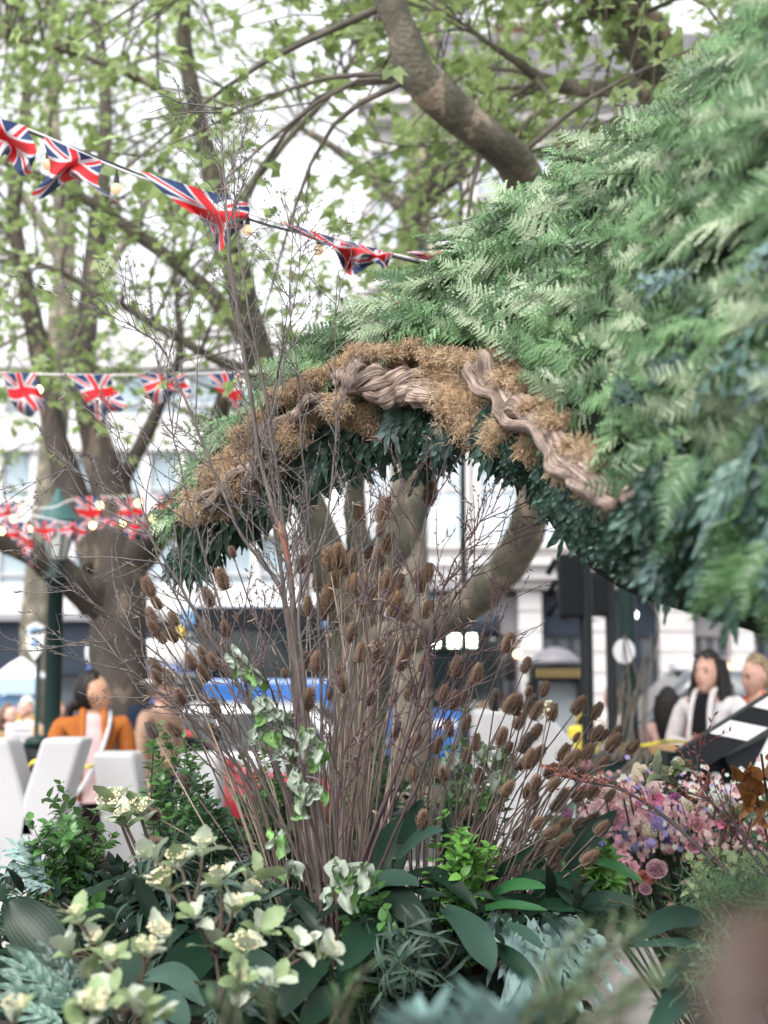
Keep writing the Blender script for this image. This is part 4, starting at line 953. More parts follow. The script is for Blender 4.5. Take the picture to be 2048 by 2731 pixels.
    for i, v in enumerate(Vp): Vp[i] = v + v.normalized() * 0.005 * math.sin(v.z * 46 + v.x * 30) * math.sin(v.x * 40 + v.y * 25)
    b.add(Vp, Fp); jk = b.build('jacket' if open_top else 'top', top, t)
    if open_top and inner is not None:          # inner shirt shows in the open front, framed by the lapels
        b = MB(); rows = [(1.43, .035, -.072), (1.38, .05, -.098), (1.3, .055, -.122), (1.2, .06, -.132), (1.1, .06, -.13), (1.0, .065, -.132), (.9, .068, -.134)]
        vs = []
        for z, w, y in rows:
            for x in (-1, -.5, 0, .5, 1): vs.append(V3(x * w, y - 0.012 * (1 - x * x), z))
        n5 = len(vs); vs += [v + Vector((0, .05, 0)) for v in vs]
        fs = [(i * 5 + j, i * 5 + j + 1, i * 5 + j + 6, i * 5 + j + 5) for i in range(len(rows) - 1) for j in range(4)]
        b.add(vs, fs + [tuple(n5 + q for q in reversed(f)) for f in fs]); b.build('shirt', inner, t)
        for s in (-1, 1):
            b = MB(); b.tube(spline([V3(s * .05, .03, 1.46), V3(s * .06, -.06, 1.44), V3(s * .062, -.115, 1.33), V3(s * .068, -.137, 1.15), V3(s * .075, -.14, .9)], 14), [.018, .022, .02, .014, .014], 8, flat=0.6); b.build('lapel', top, t)
    # shoes
    for s in (-1, 1):
        b = MB(); b.ell(V3(s * .105, -.06, .04), (.045 * k, .125 * k, .042 * k), 14, 8); b.build('shoe', shoe or M_BLACKP, t)
    hair(t, hairm, HM, style)
    place(t, loc, rz); t['_hm'] = [x for r_ in HM for x in r_]
    return t, k, HM, V3
G = -0.012
C_RUST = cloth('rust_jacket', (0.36, 0.12, 0.03), (0.3, 0.09, 0.02)); C_PINKT = cloth('pale_pink_knit', (0.6, 0.42, 0.42)); C_BLK = cloth('black_cloth', (0.012, 0.011, 0.013))
C_WHITE = cloth('white_cardigan', (0.72, 0.68, 0.69)); C_NAVY = cloth('navy_cloth', (0.016, 0.024, 0.045)); C_PINK = cloth('dusty_pink_cloth', (0.6, 0.36, 0.35)); C_PINK2 = cloth('pale_pink_trousers', (0.6, 0.45, 0.42))
C_PEACH = cloth('peach_cloth', (0.42, 0.27, 0.2)); C_CREAM = cloth('cream_cloth', (0.72, 0.66, 0.6)); C_PURP = cloth('purple_cloth', (0.2, 0.09, 0.24)); C_GREY = cloth('grey_cloth', (0.12, 0.12, 0.15)); C_SALMON = cloth('salmon_cloth', (0.6, 0.2, 0.18))

w1, k, HM, V3 = person('woman in a rust orange jacket over a pale pink top, looking away to the right', (X(254, 8.8), 8.8, G), R(16), 1.66, M_SK1, M_HAIRD, 'ponytail', C_RUST, cloth('plum_trousers', (0.022, 0.012, 0.016)), head_turn=R(78), inner=C_PINKT, open_top=True, wide=1.04)
b = MB(); b.tube(spline([V3(.1, .0, 1.45), V3(.09, -.1, 1.37), V3(.04, -.165, 1.2), V3(-.06, -.17, 1.0), V3(-.14, -.14, .9)], 14), 0.014, 6, flat=0.35); b.build('bag_strap', cloth('pale_grey_strap', (0.5, 0.5, 0.54)), w1)
b = MB(); b.bbox(V3(-.16, -.15, .84), (.2, .07, .15), 0.02); b.build('shoulder_bag', cloth('grey_bag', (0.3, 0.3, 0.33)), w1)
w2, k, HM, V3 = person('dark haired woman in a white cardigan standing with her arms crossed', (X(1886, 9.6), 9.6, G), R(-44), 1.8, M_SK2, M_HAIRD, 'longfront', C_WHITE, C_BLK, head_turn=R(0), pose='crossed', inner=C_BLK, open_top=True, wide=1.05)
b = MB()
for s in (-1, 1): b.ell(HM @ Vector((s * .034, -.07, .105)), (.028, .012, .02), 12, 6)
b.tube([HM @ Vector((-.01, -.078, .105)), HM @ Vector((.01, -.078, .105))], 0.004, 5)
for s in (-1, 1): b.tube([HM @ Vector((s * .062, -.065, .105)), HM @ Vector((s * .088, .04, .07))], 0.003, 5)
b.build('sunglasses', M_EYE, w2)
b = MB()
for s in (-1, 1): b.ell(HM @ Vector((s * .083, 0.0, -.045)), (.004, .013, .017), 10, 6)
b.build('earring', M_CHROME, w2)
w3, k, HM, V3 = person('blonde woman in a navy top with an orange lanyard, at the right edge', (X(2014, 9.9), 9.9, G), R(-50), 1.78, M_SK2, M_HAIRB, 'bun', C_NAVY, C_BLK, head_turn=R(-22), tilt=R(12), pose='bent')
b = MB(); b.tube(spline([V3(.06, -.02, 1.45), V3(.05, -.13, 1.3), V3(.0, -.15, 1.12)], 8), 0.01, 5); b.tube(spline([V3(-.06, -.02, 1.45), V3(-.05, -.13, 1.3), V3(.0, -.15, 1.12)], 8), 0.01, 5)
b.build('lanyard', cloth('orange_lanyard', (0.75, 0.12, 0.02)), w3)
person('girl in dusty pink with long dark hair, seen from behind', (X(1775, 10.6), 10.6, G), R(165), 1.56, M_SK2, M_HAIRD, 'long', C_PINK, C_PINK2, pose='bent')
w4, k, HM, V3 = person('person in a white brimmed hat and peach top beside the big trunk', (X(436, 11.4), 11.4, G), R(60), 1.66, M_SK2, M_HAIRN, 'short', C_PEACH, C_NAVY, head_turn=R(20))
b = MB(); hp = HM @ Vector((0, 0, .07)); b.lathe([(0.17, 0), (0.175, .012), (.1, .03), (.098, .09), (.07, .115), (0.01, .12)], hp, 22); b.build('hat', C_CREAM, w4)
b = MB(); b.bbox(V3(.0, .16, 1.2), (.34, .16, .5), 0.05); b.build('backpack', C_NAVY, w4)
w5, k, HM, V3 = person('person in a white top carrying a yellow bag by the crossing', (X(1628, 14.5), 14.5, -.12), R(200), 1.68, M_SK2, M_HAIRN, 'short', C_CREAM, C_BLK)
b = MB(); b.bbox(V3(.34, 0, 1.12), (.3, .14, .36), .04); b.tube(spline([V3(.22, 0, 1.34), V3(.3, 0, 1.48), V3(.42, 0, 1.34)], 8), .012, 5); b.build('yellow_bag', cloth('yellow_bag', (0.75, 0.6, 0.08)), w5)
person('person with short black hair in grey standing behind the white letter', (X(1350, 13.5), 13.5, -.12), R(170), 1.58, M_SK2, M_HAIRD, 'short', C_GREY, C_BLK)
person('person in salmon and purple behind the teasels right of the pole', (X(1283, 14.0), 14.0, -.12), R(120), 1.52, M_SK2, M_HAIRN, 'short', C_PURP, C_SALMON)
person('brown haired person in black at the far left by the market tent', (X(32, 15), 15.0, -.12), R(70), 1.5, M_SK2, M_HAIRN, 'long', C_BLK, C_GREY)
person('white haired person in a cream top by the market tent', (X(80, 15.6), 15.6, -.12), R(-40), 1.56, M_SK2, M_HAIRW, 'short', C_CREAM, C_GREY)
person('small figure in pink beyond the lamp post', (X(168, 16.2), 16.2, -.12), R(0), 1.5, M_SK2, M_HAIRN, 'short', C_PINK, C_BLK)
# ================================================================== union flag bunting and festoon bulbs
def mnode(nt, op, a, b=None, c=None):
    n = nt.nodes.new('ShaderNodeMath'); n.operation = op
    for i, v in enumerate((a, b, c)):
        if v is None: continue
        if isinstance(v, (int, float)): n.inputs[i].default_value = v
        else: nt.links.new(v, n.inputs[i])
    return n.outputs[0]
def flagmat():
    m, nt, bs = newmat('union_flag_cloth'); N = nt.nodes; L = nt.links
    uv = N.new('ShaderNodeUVMap'); sx = N.new('ShaderNodeSeparateXYZ'); L.new(uv.outputs[0], sx.inputs[0])
    x = mnode(nt, 'MULTIPLY_ADD', sx.outputs['X'], 60.0, -30.0); y = mnode(nt, 'MULTIPLY_ADD', sx.outputs['Y'], 36.0, -18.0)
    ax, ay = mnode(nt, 'ABSOLUTE', x), mnode(nt, 'ABSOLUTE', y)
    mn = mnode(nt, 'MINIMUM', ax, ay)
    cross_r = mnode(nt, 'LESS_THAN', mn, 4.0); cross_w = mnode(nt, 'LESS_THAN', mn, 6.2)
    # signed distance from the two diagonals
    s = 1 / math.hypot(18, 30)
    d1 = mnode(nt, 'ADD', mnode(nt, 'MULTIPLY', x, 18 * s), mnode(nt, 'MULTIPLY', y, -30 * s)); d2 = mnode(nt, 'ADD', mnode(nt, 'MULTIPLY', x, 18 * s), mnode(nt, 'MULTIPLY', y, 30 * s))
    dm = mnode(nt, 'MINIMUM', mnode(nt, 'ABSOLUTE', d1), mnode(nt, 'ABSOLUTE', d2)); diag_w = mnode(nt, 'LESS_THAN', dm, 3.6)
    sg = mnode(nt, 'SIGN', x)
    r1 = mnode(nt, 'MULTIPLY', mnode(nt, 'GREATER_THAN', mnode(nt, 'MULTIPLY', d1, sg), -0.3), mnode(nt, 'LESS_THAN', mnode(nt, 'MULTIPLY', d1, sg), 2.0))
    r2 = mnode(nt, 'MULTIPLY', mnode(nt, 'GREATER_THAN', mnode(nt, 'MULTIPLY', d2, sg), -2.0), mnode(nt, 'LESS_THAN', mnode(nt, 'MULTIPLY', d2, sg), 0.3))
    diag_r = mnode(nt, 'MAXIMUM', r1, r2)
    def mixc(f, a, b_):
        q = N.new('ShaderNodeMix'); q.data_type = 'RGBA'; L.new(f, q.inputs['Factor'])
        for nm, v in (('A', a), ('B', b_)):
            if isinstance(v, tuple): q.inputs[nm].default_value = v
            else: L.new(v, q.inputs[nm])
        return q.outputs['Result']
    RED, WHT, BLU = (0.74, 0.016, 0.028, 1), (0.66, 0.65, 0.69, 1), (0.022, 0.05, 0.17, 1)
    c = mixc(diag_w, BLU, WHT); c = mixc(diag_r, c, RED); c = mixc(cross_w, c, WHT); c = mixc(cross_r, c, RED)
    L.new(c, bs.inputs['Base Color']); bs.inputs['Roughness'].default_value = 0.75; bs.inputs['Sheen Weight'].default_value = 0.2
    tr = N.new('ShaderNodeBsdfTranslucent'); L.new(c, tr.inputs['Color']); ms = N.new('ShaderNodeMixShader'); ms.inputs[0].default_value = 0.35
    L.new(bs.outputs[0], ms.inputs[1]); L.new(tr.outputs[0], ms.inputs[2]); L.new(ms.outputs[0], N['Material Output'].inputs[0])
    return m
M_FLAG = flagmat(); M_RIB = mat('white_ribbon', (0.75, 0.73, 0.78), 0.7); M_CABLE = mat('dark_green_cable', (0.015, 0.022, 0.022), 0.5)
M_BULB = mat('lit_bulb', (0.9, 0.75, 0.5), 0.3, emit=(1.0, 0.74, 0.36), es=3.2); M_BULBD = mat('far_lit_bulb', (0.9, 0.75, 0.4), 0.3, emit=(1.0, 0.72, 0.28), es=2.6)
M_BULBC = mat('warm_pearl_bulb', (0.5, 0.4, 0.27), 0.25, emit=(1.0, 0.72, 0.4), es=0.2)
def flag(name, label, group, corners, d, wav=0.02, curl=0.0, tri=False, uvrot=0, seed=0):
    """corners: px of hoist start, hoist end (along the string), then the free edge under end and start."""
    rs = random.Random(seed); a, b_, c, e = corners; nu, nv = 26, 18; vs = []; uv = []
    p1, p2, p3 = rs.uniform(0, 6), rs.uniform(0, 6), rs.uniform(0, 6)
    for j in range(nv + 1):
        v = j / nv
        for i in range(nu + 1):
            u = i / nu; uu = u
            if tri: uu = 0.5 + (u - 0.5) * (1 - v * 0.97)
            x = lerp(lerp(a[0], b_[0], uu), lerp(e[0], c[0], uu), v); y = lerp(lerp(a[1], b_[1], uu), lerp(e[1], c[1], uu), v)
            amp = v * (0.5 + 0.5 * v)
            w = math.sin(u * 8.5 + v * 3 + p1) * 0.6 + math.sin(u * 4 - v * 6 + p2) * 0.5 + math.sin((u + v) * 13 + p3) * 0.18
            px_, py_ = x + curl * amp * math.sin(v * 5 + p2 + u * 3) * 30, y + curl * amp * math.sin(u * 7 + p3) * 22
            vs.append(P(px_, py_, d + w * wav * amp * 2.2)); uv.append((uu, 1 - v))
    fs = [(j * (nu + 1) + i, j * (nu + 1) + i + 1, (j + 1) * (nu + 1) + i + 1, (j + 1) * (nu + 1) + i) for j in range(nv) for i in range(nu)]
    # cloth thickness: a second skin a millimetre behind
    n0 = len(vs); vs2 = [p + Vector((0, 0.0015, 0)) for p in vs]
    m = MB(); m.add(vs + vs2, fs + [tuple(n0 + k for k in reversed(f)) for f in fs], 0, uv + uv)
    return tag(m.build(name, M_FLAG), label, 'flag', group)
def string_(name, label, pts, mat_, r, cat='bunting string', flat=1.0):
    m = MB(); m.tube(spline([P(*p) for p in pts], 60), r, 6, flat=flat); return tag(m.build(name, mat_), label, cat)
def bulb(px, py, d, label, group, mb, r=0.03, cord=40):
    p = P(px, py, d); t = thing('festoon_bulb', label, 'light bulb', p, group)
    b = MB(); b.lathe([(0.004, -r), (r * 0.7, -r * 0.75), (r, -r * .05), (r * 0.85, r * 0.55), (r * 0.42, r * 1.05)], p, 14); b.build('globe', mb, t)
    b = MB(); b.lathe([(r * 0.46, r * 0.95), (r * 0.5, r * 1.3), (r * 0.42, r * 2.4), (r * 0.3, r * 2.7)], p, 10); b.build('socket', M_CABLE, t)
    b = MB(); b.tube([p + Vector((0, 0, r * 2.6)), P(px + 2, py - cord, d)], r * 0.14, 5); b.build('cord', M_CABLE, t)
# nearest string, slanting down to the right, flags blown over themselves
D1 = 4.35
g = 'union flags on the nearest slanting string'
string_('bunting_string', 'nearest bunting ribbon slanting down from the upper left to the fern mass', [(-60, 300, D1), (100, 355, D1), (290, 440, D1), (480, 510, D1), (680, 575, D1), (900, 640, D1), (1100, 690, D1), (1300, 730, D1)], M_RIB, 0.006, flat=0.6)
string_('light_cable', 'dark festoon cable running along the nearest bunting ribbon', [(-60, 305, D1 + .02), (130, 370, D1 + .02), (310, 440, D1 + .02), (500, 520, D1 + .02), (680, 590, D1 + .02), (900, 645, D1 + .02), (1100, 697, D1 + .02), (1300, 738, D1 + .02)], M_CABLE, 0.0045, 'cable')
flag('union_flag', 'nearest union flag cut off by the left edge of the picture', g, [(-95, 290), (68, 335), (112, 455), (-40, 420)], D1 - 0.01, 0.043, 0.90, seed=3)
flag('union_flag', 'rolled union flag between the first two bulbs', g, [(118, 365), (268, 428), (282, 512), (122, 500)], D1 - .015, 0.051, 1.35, seed=8)
flag('union_flag', 'long stretched union flag crossed by the tall birch twigs', g, [(375, 455), (660, 542), (672, 628), (575, 660)], D1 - .01, 0.051, 1.05, seed=5)
flag('union_flag', 'union flag twisted across the string just left of the ferns', g, [(750, 590), (910, 640), (1052, 722), (872, 690)], D1 - .01, 0.060, 1.20, seed=13)
flag('union_flag', 'pointed tail of a folded union flag blown right beside the last near bulb', g, [(900, 636), (1020, 668), (1062, 690), (1030, 738)], D1 - .03, 0.034, 0.75, seed=21)
flag('union_flag', 'union flag half hidden behind the fern edge at the end of the near string', g, [(1085, 672), (1230, 650), (1215, 692), (1110, 690)], D1 - .01, 0.034, 0.45, seed=17)
bulb(128, 440, D1 + .02, 'pearl bulb hanging in front of the first rolled flag', 'bulbs on the nearest string', M_BULBC, S(16, D1), 60)
bulb(310, 505, D1 + .02, 'pearl bulb hanging alone between two near flags', 'bulbs on the nearest string', M_BULBC, S(16, D1), 66)
bulb(660, 615, D1 + .02, 'pearl bulb behind the tall birch twigs', 'bulbs on the nearest string', M_BULBC, S(15, D1), 30)
bulb(850, 668, D1 + .02, 'pearl bulb under the twisted flag near the ferns', 'bulbs on the nearest string', M_BULBC, S(15, D1), 36)
# middle string
D2 = 6.4; g = 'pennants on the middle string'
string_('bunting_string', 'middle bunting ribbon stretched level behind the birch twigs', [(-80, 992, D2), (200, 1000, D2), (480, 998, D2), (700, 990, D2), (900, 985, D2)], M_RIB, 0.006, flat=0.7)
for i, (cs, lb, cu) in enumerate([
    ([(2, 994), (92, 994), (118, 1100), (52, 1100)], 'crumpled union flag pennant at the left end of the middle string', 0.5),
    ([(180, 1000), (290, 998), (330, 1080), (270, 1120)], 'union flag pennant pointing down beside the second bulb of the middle string', 0.3),
    ([(362, 998), (492, 996), (500, 1050), (420, 1066)], 'broad folded union flag on the middle string', 0.6),
    ([(553, 998), (640, 994), (660, 1125), (610, 1090)], 'narrow hanging union flag behind the birch stems', 0.5),
    ([(740, 988), (800, 986), (815, 1030), (760, 1030)], 'small piece of union flag showing beside the fern edge', 0.4)]):
    flag('union_flag', lb, g, cs, D2 - .01, 0.03, cu, seed=30 + i)
for px, py, lb in ((103, 1040, 'lit bulb beside the crumpled left pennant of the middle string'), (287, 1032, 'lit bulb behind the second pennant of the middle string'), (640, 1022, 'lit bulb glowing behind the narrow hanging flag'), (795, 1020, 'lit bulb of the middle string next to the fern edge')):
    bulb(px, py, D2 + .03, lb, 'bulbs on the middle string', M_BULB, S(11, D2), 34)
# far strings round the lamp post
g = 'small far flags around the street lamp'
F = 'small far union flag '
D3 = 9.4
string_('bunting_string', 'far bunting ribbon sagging past the lantern of the lamp post', [(-60, 1335, D3), (120, 1355, D3), (210, 1330, D3), (420, 1320, D3), (640, 1300, D3)], M_RIB, 0.005)
string_('bunting_string', 'lower far bunting ribbon in front of the lantern', [(-60, 1400, 9.0), (60, 1372, 9.0), (190, 1395, 9.0), (350, 1385, 9.0), (520, 1350, 9.0), (640, 1300, 9.0)], M_RIB, 0.005)
for i, (cs, lb, dd) in enumerate([
    ([(-6, 1345), (48, 1340), (40, 1395), (4, 1390)], 'at the left edge above the lantern', D3),
    ([(206, 1325), (270, 1322), (262, 1395), (222, 1390)], 'in front of the big forked trunk', D3),
    ([(310, 1330), (378, 1328), (372, 1390), (330, 1385)], 'right of the forked trunk', D3),
    ([(425, 1320), (500, 1312), (480, 1372), (432, 1362)], 'just left of the mossy driftwood tip', D3),
    ([(10, 1395), (66, 1392), (88, 1484), (40, 1440)], 'drooping long over the dark left bough', 9.0),
    ([(94, 1388), (146, 1390), (136, 1432), (104, 1426)], 'over the left half of the lantern', 9.0),
    ([(166, 1395), (226, 1392), (210, 1432), (172, 1420)], 'over the right half of the lantern', 9.0),
    ([(262, 1382), (310, 1378), (300, 1408), (268, 1402)], 'lowest between the trunk and the twigs', 9.0),
    ([(330, 1375), (390, 1372), (380, 1428), (340, 1410)], 'hanging at the fork of the trunk', 9.0),
    ([(500, 1318), (575, 1300), (560, 1340), (515, 1345)], 'pale in the gap under the driftwood', D3)]):
    cx_, cy_ = cs[0][0] * .5 + cs[1][0] * .5, cs[0][1]
    cs = [(cx_ + (a - cx_) * 1.25, cy_ + (b_ - cy_) * 1.3) for a, b_ in cs]
    flag('union_flag', F + lb, g, cs, dd - .01, 0.03, 0.4, seed=60 + i)
for i, (px, py) in enumerate(((60, 1356), (36, 1384), (4, 1417), (76, 1412), (171, 1407), (266, 1349), (247, 1401), (330, 1393), (368, 1342), (405, 1381), (479, 1367))):
    lb = ['lit bulb left of the lantern roof', 'lit bulb over the left far flag', 'lit bulb at the very left edge', 'lit bulb just left of the lantern glass', 'lit bulb just right of the lantern glass', 'lit bulb high on the forked trunk', 'lit bulb low on the forked trunk', 'lit bulb between two far flags right of the trunk', 'lit bulb above the right fork flag', 'lit bulb over the right fork of the trunk', 'lit bulb farthest right near the driftwood tip'][i]
    bulb(px, py, 9.2, lb, 'bulbs on the far strings', M_BULBD, S(9, 9.2), 22)
# ================================================================== fern covered arch
M_FERN = leafmat('leatherleaf_fern', (0.035, 0.105, 0.035), (0.13, 0.23, 0.1), back=(0.25, 0.33, 0.21), rough=0.38, trans=0.2, spec=0.5, val=0.4, nscale=5, uvrand=True)
M_FERN2 = leafmat('fern_pale', (0.2, 0.28, 0.155), (0.32, 0.39, 0.26), back=(0.38, 0.45, 0.34), rough=0.38, trans=0.2, spec=0.5, val=0.25, nscale=5, uvrand=True)
M_BSTAR = leafmat('blue_star_fern', (0.03, 0.078, 0.06), (0.085, 0.15, 0.122), back=(0.17, 0.25, 0.22), rough=0.45, trans=0.15, spec=0.45, val=0.45, nscale=6, uvrand=True)
M_BSTARP = leafmat('pale_blue_fern', (0.12, 0.2, 0.185), (0.2, 0.3, 0.285), back=(0.27, 0.36, 0.35), rough=0.5, trans=0.15, spec=0.4, val=0.3, nscale=6, uvrand=True)
M_MOSS = leafmat('ginger_moss', (0.56, 0.39, 0.25), (0.74, 0.6, 0.43), rough=0.9, trans=0.3, spec=0.1, val=0.18, nscale=14)
M_MOSSC = mat('moss_core', (0.3, 0.2, 0.115), 0.95, (0.44, 0.3, 0.18), 30, bump=0.6)
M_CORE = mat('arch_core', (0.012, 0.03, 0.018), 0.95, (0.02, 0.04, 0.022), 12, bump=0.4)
def woodmat():
    m, nt, bs = newmat('driftwood'); N = nt.nodes; L = nt.links
    uv = N.new('ShaderNodeUVMap'); mp = N.new('ShaderNodeMapping'); mp.inputs['Scale'].default_value = (16, 2.2, 1); L.new(uv.outputs[0], mp.inputs[0])
    no = N.new('ShaderNodeTexNoise'); no.inputs['Scale'].default_value = 2.0; no.inputs['Detail'].default_value = 7; no.inputs['Distortion'].default_value = 0.6; L.new(mp.outputs[0], no.inputs['Vector'])
    cr = N.new('ShaderNodeValToRGB'); e = cr.color_ramp.elements; e[0].position = 0.32; e[0].color = (0.1, 0.062, 0.048, 1); e[1].position = 0.68; e[1].color = (0.6, 0.47, 0.4, 1)
    L.new(no.outputs['Fac'], cr.inputs[0]); L.new(cr.outputs[0], bs.inputs['Base Color']); bs.inputs['Roughness'].default_value = 0.75
    tc = N.new('ShaderNodeTexCoord'); n2 = N.new('ShaderNodeTexNoise'); n2.inputs['Scale'].default_value = 26; n2.inputs['Detail'].default_value = 6; L.new(tc.outputs['Object'], n2.inputs['Vector'])
    c2 = N.new('ShaderNodeValToRGB'); c2.color_ramp.elements[0].position = .36; c2.color_ramp.elements[0].color = (.52, .48, .46, 1); c2.color_ramp.elements[1].position = .6; L.new(n2.outputs['Fac'], c2.inputs[0])
    mm = N.new('ShaderNodeMix'); mm.data_type = 'RGBA'; mm.blend_type = 'MULTIPLY'; mm.inputs['Factor'].default_value = 1; L.new(cr.outputs[0], mm.inputs['A']); L.new(c2.outputs[0], mm.inputs['B']); L.new(mm.outputs['Result'], bs.inputs['Base Color'])
    ah = N.new('ShaderNodeMath'); ah.operation = 'ADD'; L.new(no.outputs['Fac'], ah.inputs[0]); L.new(n2.outputs['Fac'], ah.inputs[1])
    bp = N.new('ShaderNodeBump'); bp.inputs['Strength'].default_value = 1.0; bp.inputs['Distance'].default_value = 0.008; L.new(ah.outputs[0], bp.inputs['Height']); L.new(bp.outputs[0], bs.inputs['Normal'])
    return m
M_WOOD = woodmat()

ACOL = [((455, 1420, 3.78), (452, 1406, 3.82)), ((560, 1330, 3.70), (550, 1292, 3.80)), ((700, 1150, 3.60), (696, 1105, 3.80)), ((880, 1030, 3.50), (862, 945, 3.82)),
        ((1040, 975, 3.38), (1050, 828, 3.76)), ((1200, 1000, 3.20), (1255, 655, 3.60)), ((1330, 1030, 3.0), (1430, 525, 3.36)), ((1450, 1140, 2.76), (1620, 405, 3.06)),
        ((1560, 1260, 2.5), (1775, 295, 2.76)), ((1695, 1350, 2.22), (1905, 175, 2.44)), ((1860, 1400, 1.98), (2045, 30, 2.14)), ((2120, 1440, 1.78), (2290, -150, 1.88)), ((2400, 1480, 1.65), (2500, -330, 1.72))]
RIM = [P(*a) for a, b in ACOL]; TOP = [P(*b) for a, b in ACOL]
def cat(arr, t):
    n = len(arr) - 1; x = max(0, min(1, t)) * n; k = min(int(x), n - 1); f = x - k
    a = arr[max(k - 1, 0)]; b = arr[k]; c = arr[k + 1]; d = arr[min(k + 2, n)]
    return 0.5 * ((2 * b) + (c - a) * f + (2 * a - 5 * b + 4 * c - d) * f * f + (3 * b - a - 3 * c + d) * f ** 3)
def SURF(t, s):
    r, q = cat(RIM, t), cat(TOP, t); p = r.lerp(q, s); h = (q - r).length
    return p + Vector((-0.1, -0.9, 0.35)) * h * 0.2 * max(0.0, math.sin(math.pi * max(0.0, min(1.0, s)))) ** 0.8
def SNORM(t, s):
    e = 0.01; a = SURF(t + e, s) - SURF(t - e, s); b = SURF(t, min(1, s + e)) - SURF(t, max(0, s - e)); n = b.cross(a)
    if n.length < 1e-9: return Vector((0, -1, 0.3)).normalized()
    n.normalize(); return n if n.y < 0.05 or n.z > 0.5 else -n
arch = thing('fern_arch', 'large sweeping arch covered in green fern fronds with a mossy driftwood rim', 'floral arch', PZ(2300, 2.2, 0))
# core shell: front, back, underside
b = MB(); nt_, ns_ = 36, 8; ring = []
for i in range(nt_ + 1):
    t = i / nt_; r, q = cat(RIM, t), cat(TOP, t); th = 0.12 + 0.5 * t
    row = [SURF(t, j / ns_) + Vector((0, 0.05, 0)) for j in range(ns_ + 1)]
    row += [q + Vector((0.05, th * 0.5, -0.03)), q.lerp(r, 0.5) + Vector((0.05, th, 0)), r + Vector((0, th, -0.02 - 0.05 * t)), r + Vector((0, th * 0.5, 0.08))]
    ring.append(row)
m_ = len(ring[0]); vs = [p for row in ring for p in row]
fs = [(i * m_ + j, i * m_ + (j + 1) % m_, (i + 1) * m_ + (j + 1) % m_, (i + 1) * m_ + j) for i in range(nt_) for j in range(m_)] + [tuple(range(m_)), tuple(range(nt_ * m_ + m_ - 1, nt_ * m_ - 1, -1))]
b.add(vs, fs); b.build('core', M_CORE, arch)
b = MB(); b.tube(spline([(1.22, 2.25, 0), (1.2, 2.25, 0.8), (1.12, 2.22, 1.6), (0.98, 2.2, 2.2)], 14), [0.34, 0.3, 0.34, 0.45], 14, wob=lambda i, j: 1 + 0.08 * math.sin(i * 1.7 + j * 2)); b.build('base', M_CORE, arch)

def fern_mesh(seed):
    rs = random.Random(seed); b = MB(); n = 12; pts = []; droop = rs.uniform(0.0, 0.55); sw = rs.uniform(-0.35, 0.35)
    for i in range(9): t = i / 8; pts.append(Vector((sw * t * t, t, 0.1 * t - droop * t * t)))
    b.tube(pts, [0.009, 0.007, 0.003], 4, cap=False)
    for i in range(n):
        t = 0.1 + 0.9 * i / n; c = Vector((sw * t * t, t, 0.1 * t - droop * t * t)); tx = Vector((2 * sw * t, 1, 0.1 - 2 * droop * t)).normalized()
        Lp = 0.34 * (1 - t) ** 0.75 * min(1, 0.55 + t * 2) + 0.03
        for s in (-1, 1):
            sd = Vector((s, 0, 0)); ax = (sd * 0.8 + tx * 0.62 + Vector((0, 0, rs.uniform(-.25, .3)))).normalized(); nn = sd.cross(tx) * s; nn = (nn + rvec() * 0.35); cr = ax.cross(nn).normalized(); k = 5
            L2 = Lp * rs.uniform(0.75, 1.12); dr = rs.uniform(0.05, 0.35)
            mid = [c + ax * (L2 * q / k) - Vector((0, 0, dr * L2 * (q / k) ** 2)) for q in range(k + 1)]
            for q in range(k):
                w = 0.17 * L2 * (1 - q / (k + 0.6)) + 0.006; f = ax * (L2 / k * 0.95)
                for u in (-1, 1):
                    o = cr * u * w + Vector((0, 0, 0.15 * w)); b.add([mid[q], mid[q] + o * 0.75 + f * 0.25, mid[q] + o + f * 0.95, mid[q + 1]], [(0, 1, 2, 3) if u > 0 else (3, 2, 1, 0)])
    return b
def star_mesh(seed, npair=5):
    rs = random.Random(seed); b = MB(); pts = []; droop = rs.uniform(0.15, 0.4); sw = rs.uniform(-0.15, 0.15)
    C = lambda t: Vector((sw * t * t, t, 0.05 * t - droop * t * t))
    b.tube([C(i / 8) for i in range(9)], [0.011, 0.008, 0.003], 4, cap=False)
    for i in range(npair + 1):
        t = 0.12 + 0.6 * i / npair; c = C(t); tx = (C(t + .02) - C(t)).normalized()
        for s in ((-1, 1) if i < npair else (0,)):
            sd = Vector((s, 0, 0)); ax = (sd * rs.uniform(0.3, 0.6) + tx * 0.9 + Vector((0, 0, rs.uniform(-.35, .2)))).normalized() if s else tx
            nn = Vector((0, -tx.z, tx.y)); cr = ax.cross(nn).normalized(); k = 8; L2 = 0.5 * (1 - 0.45 * abs(t - 0.45)) * rs.uniform(0.85, 1.15); ph = rs.uniform(0, 6); vs = []
            for q in range(k + 1):
                f = q / k; w = L2 * 0.105 * (math.sin(math.pi * min(1, f * 0.85 + 0.18)) ** 0.7) if q < k else 0.002
                p = c + ax * L2 * f - nn * (0.22 * L2 * f * f); wv = 0.03 * math.sin(f * 13 + ph); wv2 = 0.03 * math.sin(f * 15 + ph + 2)
                vs += [p - cr * w * (1 + .25 * math.sin(f * 13 + ph)) + nn * (wv + w * .3), p, p + cr * w * (1 + .25 * math.sin(f * 14 + ph)) + nn * (wv2 + w * .3)]
            b.add(vs, [(q * 3 + j, q * 3 + j + 1, q * 3 + j + 4, q * 3 + j + 3) for q in range(k) for j in (0, 1)])
    return b
FERN = [fern_mesh(100 + i) for i in range(10)]; STAR = [star_mesh(200 + i, 4 + i % 3) for i in range(6)]
FERN_ME = [[f.mesh('fern_frond', m) for f in FERN] for m in (M_FERN, M_FERN2)]
